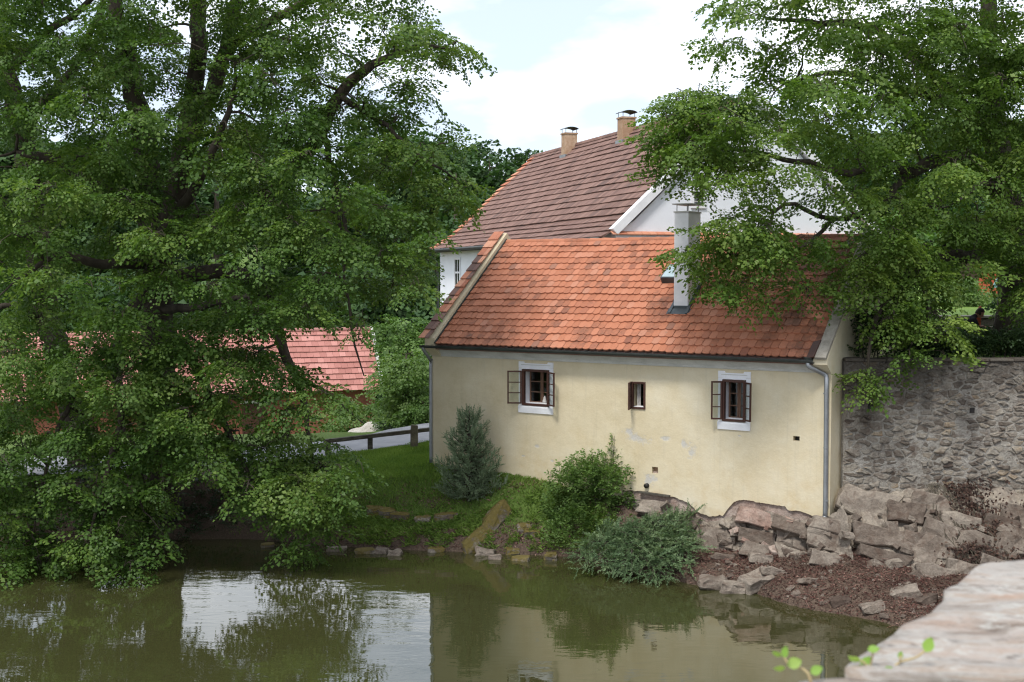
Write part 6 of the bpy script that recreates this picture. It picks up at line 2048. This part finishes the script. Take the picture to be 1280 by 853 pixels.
n_ = 1500
x = rs.uniform(-13.5, -4.6, n_)
y = np.interp(x, SHX, SHY) + rs.uniform(-0.05, 2.6, n_)
z, so = ground_many(x, y)
pat = np.array([noise.noise(Vector((a * 0.9, b * 1.3, 11))) for a, b in zip(x, y)])
kk = pat > -0.12
x, y, z = x[kk], y[kk], z[kk]; n_ = len(x)
V, R = place(SPR_BUSH, np.stack([x, y, z + rs.uniform(-.05, .10, n_)], 1), rs.uniform(0, 6.3, n_), rs.uniform(-.3, .9, n_), rs.normal(0, .5, n_), rs.uniform(.4, 1.0, n_), rs)
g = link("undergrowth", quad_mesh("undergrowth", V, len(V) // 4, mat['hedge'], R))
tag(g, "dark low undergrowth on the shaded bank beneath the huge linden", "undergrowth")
g["kind"] = "stuff"

n_ = 9000
x = rs.uniform(-4.6, 2.6, n_)
y = np.interp(x, SHX, SHY) + rs.uniform(0.0, 1.7, n_)
z, so = ground_many(x, y)
kk = (y < np.where(x > HL.x, yfoot(x) - .05, 60)) & (rs.random(n_) < so + .25)
x, y, z = x[kk], y[kk], z[kk]; n_ = len(x)
V = leaf_quads(np.stack([x, y, z + rs.uniform(0, .03, n_)], 1), rs.normal(0, 1, (n_, 3)) * np.array([1, 1, .4]), np.stack([rs.normal(0, .6, n_), rs.normal(0, .6, n_), np.ones(n_)], 1), rs.uniform(.03, .12, n_), rs.uniform(.012, .04, n_), .2).reshape(-1, 3)
g = link("bank_litter", quad_mesh("bank_litter", V, n_, mat['litter'], rs.random(n_)))
tag(g, "brown dead leaves and bits of soil on the grassy bank", "leaf litter")
g["kind"] = "stuff"

# ---- withered ivy on the rock
rng = random.Random(80); rs = np.random.default_rng(80)
iv = tag(empty("withered_ivy", rock_pt(9.6, 0.5, 0.1)), "withered dark brown ivy clinging to the rock below the stone wall", "ivy")
P_ = []
stem = MB()
for cx_, k0, k1, wd, nn_ in ((9.75, -0.1, 1.05, 0.30, 900), (9.30, -0.25, 0.45, 0.35, 600), (10.0, 0.7, 1.1, 0.55, 350), (10.2, 0.1, 0.7, 0.25, 250)):
    for k in range(nn_):
        P_.append(np.array(rock_pt(cx_ + rng.gauss(0, wd * 0.6), rng.uniform(k0, k1), rng.uniform(0.10, 0.22))))
for k in range(22):
    xa = rng.uniform(9.2, 10.3)
    pth = [rock_pt(xa + 0.12 * math.sin(i * 0.9 + k) - 0.25 * (1 - i / 12), 1.05 - 1.25 * i / 12, 0.14) for i in range(13)]
    stem.tube([q - iv.location for q in pth], [0.010 - 0.0005 * i for i in range(13)], 4, False)
stem.build("stems", mat['twig'], iv)
P_ = np.array(P_)
n_ = len(P_)
V = leaf_quads(P_, np.stack([rs.normal(0, .8, n_), rs.normal(-.3, .4, n_), rs.normal(-.5, .6, n_)], 1), np.stack([rs.normal(0, .5, n_), -np.ones(n_), rs.normal(.6, .5, n_)], 1), rs.uniform(.04, .09, n_), rs.uniform(.035, .07, n_), .15).reshape(-1, 3)
link("foliage", quad_mesh("foliage", V - np.array(iv.location), n_, mat['deadivy'], rs.random(n_)), None, iv)

# ------------------------------------------------------------------ road post, rail and the heap across the road
q = at(518, 558, 34.3)
q.z = gz(q.x, q.y)
post = link("road_post", rough_rock((0.23, 0.22, 0.80), random.Random(2), 2, 0.10), mat['post_stone'])
post.location = q + Vector((0, 0, 0.30))
tag(post, "short weathered post at the roadside by the cottage corner", "post")
rail = tag(empty("guard_rail", at(440, 560, 33.6)), "low dark wooden guard rail along the road under the linden", "railing")
ra, rb = at(537, 537, 35.3), at(405, 552, 33.6)
inv = Vector(rail.location)
rc_ = ra + (rb - ra) * 2.6
rc_.z = ra.z - 0.05
MB().obox(ra - inv, rb - inv, 0.12, 0.11).build("beam", mat['wood_old'], rail, bevel=0.01)
for k in (0.58, 0.97):
    p = ra + (rb - ra) * k
    MB().box(p.x - inv.x - .07, p.x - inv.x + .07, p.y - inv.y + 0.065, p.y - inv.y + .19, gz(p.x, p.y) - .2 - inv.z, p.z + .04 - inv.z).build("upright", mat['wood_old'], rail, bevel=0.01)
hp = bmesh.new()
bmesh.ops.create_icosphere(hp, subdivisions=4, radius=1.0)
for v in hp.verts:
    k = 1 + 0.25 * noise.noise(v.co * 2.0) + .08 * noise.noise(v.co * 7)
    v.co = Vector((v.co.x * 1.0 * k, v.co.y * 0.7 * k, max(-0.1, v.co.z) * 0.42 * k))
me = bpy.data.meshes.new("sand_heap"); hp.to_mesh(me); hp.free()
hq = at(468, 527, 43.0)
heap = link("sand_heap", me, mat['sand'])
heap.location = Vector((hq.x, 43.0, gz(hq.x, 43.0) - 0.02))
heap.scale = (1.0, 1.0, 1.5)
tag(heap, "pale heap of building sand across the road before the barn", "sand heap")
fn = tag(empty("picket_fence", at(480, 520, 46)), "small wooden picket fence beyond the sand heap", "fence")
inv = Vector(fn.location); inv.z = gz(inv.x, 46); fn.location = inv
for k in range(12):
    MB().box(-0.9 + k * .16, -0.9 + k * .16 + .07, -.02, .02, 0.0, 0.75).build("picket", mat['wood_inner'], fn)
for z in (.2, .55):
    MB().box(-.95, .98, .021, .05, z, z + .06).build("rail", mat['wood_inner'], fn)

# ------------------------------------------------------------------ things in the garden
shed = tag(empty("garden_shed", at(1238, 376, 46)), "small red wooden shed at the end of the lawn", "shed")
inv = Vector(shed.location)
x0 = at(1223, 376, 46).x - inv.x; x1 = at(1262, 376, 46).x - inv.x
n_ = 8
for k in range(n_):
    a = x0 + (x1 - x0) * k / n_
    MB().box(a + .006, x0 + (x1 - x0) * (k + 1) / n_ - .006, random.uniform(-.01, .01), .04, -.15, 1.75).build("plank", mat['wood_red'], shed)
MB().box(x0 + .02, x1 - .02, .05, 2.0, -.2, 1.74).build("wall", mat['wood_dark'], shed)
MB().prism([(-0.3, 1.78), (2.3, 1.9), (2.3, 1.98), (-0.3, 1.86)], 'x', x0 - .2, x1 + .2).build("roof", mat['tile_old'], shed)

lw_ = tag(empty("low_garden_wall", (11.0, 33.9, GARD)), "low grey stone wall between the garden terrace and the lawn", "wall")
rng = random.Random(90)
x = -1.3
while x < 7:
    w = rng.uniform(0.3, 0.6)
    for c in range(3):
        MB().box(x + .01 + (c % 2) * .15, x + w - .01 + (c % 2) * .15, -.2 + rng.uniform(-.03, .03), .25, .02 + c * .24, c * .24 + .25).build("stone", mat['wallstone'], lw_, bevel=0.02)
    x += w
MB().box(-1.4, 7.3, -.1, .3, 0, .7).build("core", mat['mortar'], lw_)
MB().box(-1.4, 7.3, -.25, .32, .745, .80).build("coping", mat['stone_pale'], lw_)

tb = tag(empty("garden_table", Vector((at(1228, 409, 30.2).x, 30.2, GARD))), "pale stone garden table beside the bending person", "table")
zt_ = at(1228, 409, 30.2).z - GARD
MB().box(-.55, .75, -.35, .35, zt_ - .05, zt_).build("table_top", mat['stone_pale'], tb, bevel=0.01)
for a in (-.45, .6):
    MB().box(a, a + .12, -.25, .25, 0, zt_ - .051).build("leg", mat['stone_pale'], tb)
pot = tag(empty("flower_pot", Vector((at(1252, 409, 29.9).x, 29.9, GARD + zt_))), "terracotta flower pot standing on the garden table", "flower pot")
MB().tube([(0, 0, 0), (0, 0, .15), (0, 0, .15), (0, 0, .22)], [.09, .13, .15, .15], 14).build("pot", mat['terracotta'], pot, False)
V, R = place(SPR_BUSH, np.tile(np.array([[0, 0, .2]]), (16, 1)), rs.uniform(0, 6.3, 16), rs.uniform(.2, 1.3, 16), rs.normal(0, .5, 16), rs.uniform(.4, .7, 16), rs)
link("plant", quad_mesh("plant", V, len(V) // 4, mat['bush'], R), None, pot)
chp = Vector((at(1197, 406, 30.0).x, 30.0, GARD))
gc = tag(empty("garden_chair", chp), "light grey garden chair behind the hedge by the bending person", "chair")
MB().box(-.24, .24, -.24, .24, .42, .46).build("seat", mat['cornice'], gc, bevel=.01)
MB().box(-.24, -.20, -.24, .24, .47, .86).build("backrest", mat['cornice'], gc, bevel=.01)
for a in (-.22, .18):
    for b_ in (-.22, .18):
        MB().box(a, a + .04, b_, b_ + .04, 0, .419).build("leg", mat['cornice'], gc)
wpst = link("garden_post", rough_rock((.12, .12, 1.15), random.Random(4), 1, .04), mat['wood_red'])
wpst.location = Vector((at(1223, 390, 31.5).x, 31.5, GARD + .55))
tag(wpst, "short reddish wooden post behind the bending person", "post")
um = tag(empty("parasol", Vector((at(1254, 352, 38).x, 38, 5.4))), "pale teal folded parasol at the back of the lawn", "parasol")
zz = at(1254, 346, 38).z - 5.4
MB().tube([(0, 0, 0), (0, 0, zz + .2)], .025, 8).build("pole", mat['cornice'], um)
MB().tube([(0, 0, zz - .35), (0, 0, zz - .1), (0, 0, zz + .15)], [.34, .24, .03], 10).build("canopy", mat['teal'], um)

# person leaning over the table: one skinned body
def person():
    root = tag(empty("person", Vector((at(1201, 405, 29.9).x, 29.9, GARD))), "person in dark clothes bending forward over the garden table", "person")
    # facing +x, sitting bent on a stool
    J = {'pel': (0, 0, .50), 'sp1': (.10, 0, .68), 'sp2': (.24, 0, .84), 'nk': (.34, 0, .92), 'hd': (.43, 0, .98),
         'hl': (.02, .10, .48), 'hr': (.02, -.10, .48), 'kl': (.44, .13, .48), 'kr': (.44, -.13, .48), 'al': (.42, .13, .08), 'ar': (.42, -.13, .08), 'tl': (.60, .14, .05), 'tr': (.60, -.14, .05),
         'shl': (.27, .17, .83), 'shr': (.27, -.17, .83), 'el': (.36, .24, .62), 'er': (.36, -.24, .62), 'wl': (.56, .18, .66), 'wr': (.56, -.18, .66)}
    rad = {'pel': .16, 'sp1': .15, 'sp2': .15, 'nk': .065, 'hd': .06, 'hl': .12, 'hr': .12, 'kl': .075, 'kr': .075, 'al': .05, 'ar': .05, 'tl': .045, 'tr': .045, 'shl': .075, 'shr': .075, 'el': .05, 'er': .05, 'wl': .034, 'wr': .034}
    E_ = [('pel', 'sp1'), ('sp1', 'sp2'), ('sp2', 'nk'), ('nk', 'hd'), ('pel', 'hl'), ('pel', 'hr'), ('hl', 'kl'), ('hr', 'kr'), ('kl', 'al'), ('kr', 'ar'), ('al', 'tl'), ('ar', 'tr'), ('sp2', 'shl'), ('sp2', 'shr'), ('shl', 'el'), ('shr', 'er'), ('el', 'wl'), ('er', 'wr')]
    # fingers
    for s, w in ((1, 'wl'), (-1, 'wr')):
        p = Vector(J[w])
        J['pm' + w] = tuple(p + Vector((.07, 0, .0))); rad['pm' + w] = .026
        E_.append((w, 'pm' + w))
        for k in range(4):
            J[f'f{k}' + w] = tuple(p + Vector((.12, (k - 1.5) * .02, -.005))); rad[f'f{k}' + w] = .009
            J[f'g{k}' + w] = tuple(p + Vector((.155 - abs(k - 1.5) * .008, (k - 1.5) * .022, -.03))); rad[f'g{k}' + w] = .008
            E_ += [('pm' + w, f'f{k}' + w), (f'f{k}' + w, f'g{k}' + w)]
        J['th' + w] = tuple(p + Vector((.07, -s * .045, -.01))); rad['th' + w] = .010
        E_.append(('pm' + w, 'th' + w))
    keys = list(J)
    me = bpy.data.meshes.new("body")
    me.from_pydata([J[k] for k in keys], [(keys.index(a), keys.index(b)) for a, b in E_], [])
    o = link("body", me, mat['cloth'], root)
    md = o.modifiers.new("skin", 'SKIN')
    for k, sv in zip(keys, me.skin_vertices[0].data):
        sv.radius = (rad[k], rad[k])
    me.skin_vertices[0].data[0].use_root = True
    md.use_smooth_shade = True
    sub = o.modifiers.new("sub", 'SUBSURF'); sub.levels = 1; sub.render_levels = 1
    dg = bpy.context.evaluated_depsgraph_get()
    me2 = bpy.data.meshes.new_from_object(o.evaluated_get(dg))
    o.modifiers.clear()
    me2.materials.clear(); me2.materials.append(mat['cloth']); me2.materials.append(mat['skin'])
    for p in me2.polygons:
        c = p.center
        p.material_index = 1 if (c.x > .50 and c.z > .55 and c.z < .75) or (c.z > .93 and c.x > .34) else 0
        p.use_smooth = True
    o.data = me2
    # head: egg with nose, ears, tilted down towards the table
    bm = bmesh.new()
    bmesh.ops.create_icosphere(bm, subdivisions=3, radius=.105)
    for v in bm.verts:
        v.co.x *= 0.95; v.co.y *= 0.78; v.co.z *= 1.15
        if v.co.z < -.03:
            v.co.x += .015; v.co.y *= .85
        if abs(v.co.y) < .018 and v.co.x > .08 and -.035 < v.co.z < .015:
            v.co.x += .025
        if abs(abs(v.co.y) - .08) < .012 and abs(v.co.x) < .025 and abs(v.co.z) < .03:
            v.co.y *= 1.25
        if abs(abs(v.co.y) - .035) < .015 and v.co.x > .07 and .0 < v.co.z < .03:
            v.co.x -= .010
    hm = bpy.data.meshes.new("head"); bm.to_mesh(hm); bm.free()
    for p in hm.polygons: p.use_smooth = True
    h = link("head", hm, mat['skin'], root)
    h.location = (.47, 0, 1.01); h.rotation_euler = (0, RAD(38), 0)
    bm = bmesh.new()
    bmesh.ops.create_icosphere(bm, subdivisions=3, radius=.118)
    bmesh.ops.delete(bm, geom=[v for v in bm.verts if v.co.x > .035 and v.co.z < .055 or v.co.z < -.07], context='VERTS')
    for v in bm.verts:
        v.co.x *= .95; v.co.y *= .80; v.co.z *= 1.12
        v.co *= 1 + .05 * noise.noise(v.co * 40)
    hm = bpy.data.meshes.new("hair"); bm.to_mesh(hm); bm.free()
    h2 = link("hair", hm, mat['hair'], h)
    st = tag(empty("stool", Vector((root.location.x, root.location.y, GARD))), "low dark stool under the bending person", "stool")
    MB().tube([(0, 0, .30), (0, 0, .36)], .18, 14).build("seat", mat['wood_dark'], st)
    for a in range(3):
        g = a * 2.1
        MB().tube([(.1 * math.cos(g), .1 * math.sin(g), .30), (.15 * math.cos(g), .15 * math.sin(g), 0)], .015, 6).build("leg", mat['wood_dark'], st)
person()

# ------------------------------------------------------------------ parapet in front of the viewer
PZ = ZC - 0.60
edge = [(1330, 692), (1280, 700), (1258, 703), (1240, 706), (1222, 713), (1210, 722), (1196, 731), (1180, 737), (1181, 747), (1172, 757), (1164, 769), (1146, 775), (1130, 781), (1118, 794), (1108, 803), (1090, 813), (1076, 822), (1064, 833), (1056, 842)]
E3 = [on_z(px, py, PZ) for px, py in edge]
dirE = Vector((0.624, 0.781, 0)).normalized()
nrmE = Vector((dirE.y, -dirE.x, 0))
A0 = E3[-1]
par = tag(empty("parapet_wall", Vector((A0.x, A0.y, -1.0))), "pale streaked stone parapet in the foreground above the water", "parapet")
inv = Vector(par.location)
def slab(outline, z, th, name, seed, cuts=5, lim=9000):
    bm = bmesh.new()
    vs = [bm.verts.new((p.x, p.y, z)) for p in outline]
    f = bm.faces.new(vs)
    if f.normal.z < 0:
        f.normal_flip()
    ext = bmesh.ops.extrude_face_region(bm, geom=[f])
    for v in [g for g in ext['geom'] if isinstance(g, bmesh.types.BMVert)]:
        v.co.z -= th
    bmesh.ops.recalc_face_normals(bm, faces=bm.faces)
    bmesh.ops.triangulate(bm, faces=bm.faces)
    for _ in range(cuts):
        lo = [e for e in bm.edges if e.calc_length() > 0.035]
        if not lo or len(bm.verts) > lim:
            break
        bmesh.ops.subdivide_edges(bm, edges=lo, cuts=1)
        bmesh.ops.triangulate(bm, faces=[q for q in bm.faces if len(q.verts) > 3])
    for v in bm.verts:
        p = v.co.copy()
        top = p.z > z - 1e-4
        k = noise.fractal(Vector((p.x * 4 + seed, p.y * 12, p.z * 30)), 1.0, 2.1, 5)
        st_ = noise.noise(Vector((p.x * 1.5 + seed, p.y * 7, 0)))
        v.co.z += (0.006 * k + 0.012 * st_) if top else 0
        if not top:
            v.co += Vector((0.014 * noise.noise(Vector((p.x * 14, p.y * 14, p.z * 26 + seed))), 0.014 * noise.noise(Vector((p.x * 14, p.y * 14, p.z * 26 + 9 + seed))), 0))
    bm.normal_update()
    for v in bm.verts:
        v.co -= inv
    me = bpy.data.meshes.new(name); bm.to_mesh(me); bm.free()
    for p in me.polygons: p.use_smooth = True
    return link(name, me, mat['slab'], par)
e1 = E3[0] + dirE * 0.02
out1 = [p for p in E3] + [on_z(1090, 846, PZ), on_z(1280, 846.5, PZ), on_z(1400, 846.5, PZ)]
out1 += [E3[0] + nrmE * 0.62]
slab(out1, PZ, 0.16, "coping_stone", 3.1)
B_ = [on_z(1000, 851, PZ - .004), on_z(1050, 847.5, PZ - .004), on_z(1280, 848, PZ - .004), on_z(1398, 848, PZ - .004)]
B_ += [A0 + nrmE * 0.60 - dirE * 0.9, A0 - nrmE * 0.05 - dirE * 0.95]
slab(B_, PZ - .004, 0.15, "coping_stone", 7.7)
# further coping stones both ways, and the wall body beneath
rng = random.Random(77)
def block(s0, s1, name):
    a, b = A0 + dirE * s0, A0 + dirE * s1
    o = [a - nrmE * rng.uniform(0, .04), b - nrmE * rng.uniform(0, .04), b + nrmE * 0.6, a + nrmE * 0.6]
    slab(o, PZ + rng.uniform(-.02, .01), .15, name, rng.uniform(0, 50), 2, 2500)
s = (E3[0] - A0).dot(dirE) + 0.03
for k in range(10):
    w = rng.uniform(.7, 1.2)
    block(s, s + w - .015, "coping_stone"); s += w
s = -0.98
for k in range(6):
    w = rng.uniform(.7, 1.2)
    block(s - w + .015, s, "coping_stone"); s -= w
bd = MB()
a, b = A0 - dirE * 9 + nrmE * .06, A0 + dirE * 26 + nrmE * .06
pts_ = [a, b, b + nrmE * .48, a + nrmE * .48]
v = [(p.x - inv.x, p.y - inv.y, 0.0) for p in pts_] + [(p.x - inv.x, p.y - inv.y, PZ - .17 - inv.z) for p in pts_]
bd.add(v, [(3, 2, 1, 0), (4, 5, 6, 7), (0, 1, 5, 4), (1, 2, 6, 5), (2, 3, 7, 6), (3, 0, 4, 7)])
bd.build("masonry", mat['mortar'], par)
tz = ZC - 1.62
a2, b2 = A0 - dirE * 9 + nrmE * .5, A0 + dirE * 26 + nrmE * .5
tp = [a2, b2, b2 + nrmE * 26, a2 + nrmE * 26]
tv = [(p.x, p.y, tz) for p in tp] + [(p.x, p.y, -1.0) for p in tp]
structure(MB().add(tv, [(3, 2, 1, 0), (4, 5, 6, 7), (0, 1, 5, 4), (1, 2, 6, 5), (2, 3, 7, 6), (3, 0, 4, 7)]).build("terrace", mat['gravel']))

# young shoots growing from the joint
def sprig(name, label, stem_px, leaves, d):
    base_ = at(*stem_px[0], d)
    r = tag(empty(name, base_), label, "seedling", None)
    inv = Vector(base_)
    p, rr = smooth_path([at(px, py, d + k * 0.004) - inv for k, (px, py) in enumerate(stem_px)], [0.0022] * len(stem_px), 0.006)
    MB().tube(p, [0.0024 - 0.0012 * i / len(p) for i in range(len(p))], 6).build("stem", M(name + '_stem', [(0.3, (.30, .22, .12)), (.7, (.40, .33, .18))], 60, .7, 200, 0, 0), r, True)
    if len(leaves) > 6:
        for sp_ in ([(1090, 850), (1086, 838), (1080, 828), (1068, 823)], [(1086, 838), (1090, 824), (1092, 812)], [(1125, 828), (1126, 819)]):
            p, rr = smooth_path([at(px, py, d) - inv for px, py in sp_], [1] * len(sp_), 0.006)
            MB().tube(p, 0.0016, 6).build("stem", bpy.data.materials[name + '_stem'], r, True)
    rs_ = np.random.default_rng(len(leaves))
    for px, py, ang, L in leaves:
        c = at(px, py, d + rs_.uniform(-.012, .012)) - inv
        L = L * 0.85 * d / FPX
        v, f = [], []
        n_ = 9
        for i in range(n_):
            t = i / (n_ - 1)
            w = 0.36 * L * math.sin(math.pi * t ** 0.85) ** 0.8
            for s_ in (-1, 0, 1):
                v.append((t * L - L / 2, s_ * w, 0.10 * L * abs(s_) - 0.18 * L * (t - .3) ** 2))
        for i in range(n_ - 1):
            for k in range(2):
                f.append((i * 3 + k, i * 3 + k + 1, i * 3 + k + 4, i * 3 + k + 3))
        me = mesh_of("leaf", v, f, mat['sprig'], True)
        at2 = me.attributes.new("rnd", 'FLOAT', 'FACE'); at2.data.foreach_set("value", [float(rs_.random())] * len(f))
        o = link("leaf", me, None, r)
        o.location = c
        o.rotation_euler = (RAD(rs_.uniform(35, 70)), -RAD(ang), RAD(rs_.uniform(-12, 12)))
    return r
sprig("seedling", "small yellow green seedling leaning over the parapet's outer edge", [(1014, 856), (1010, 842), (1000, 835), (988, 833), (980, 822)], [(971, 817, 160, 15), (982, 815, 80, 18), (974, 835, 190, 17), (993, 829, 15, 24), (1021, 838, 30, 20)], 1.74)
sprig("creeper_shoot", "trailing shoot with bright leaves lying on the streaked coping stone", [(1098, 848), (1108, 842), (1125, 828), (1145, 822), (1158, 812), (1163, 806)], [(1068, 823, 160, 20), (1083, 829, 60, 24), (1092, 812, 10, 18), (1090, 843, 100, 18), (1161, 806, 70, 24), (1126, 819, 80, 12), (1110, 838, 40, 16), (1076, 832, 200, 15)], 1.79)
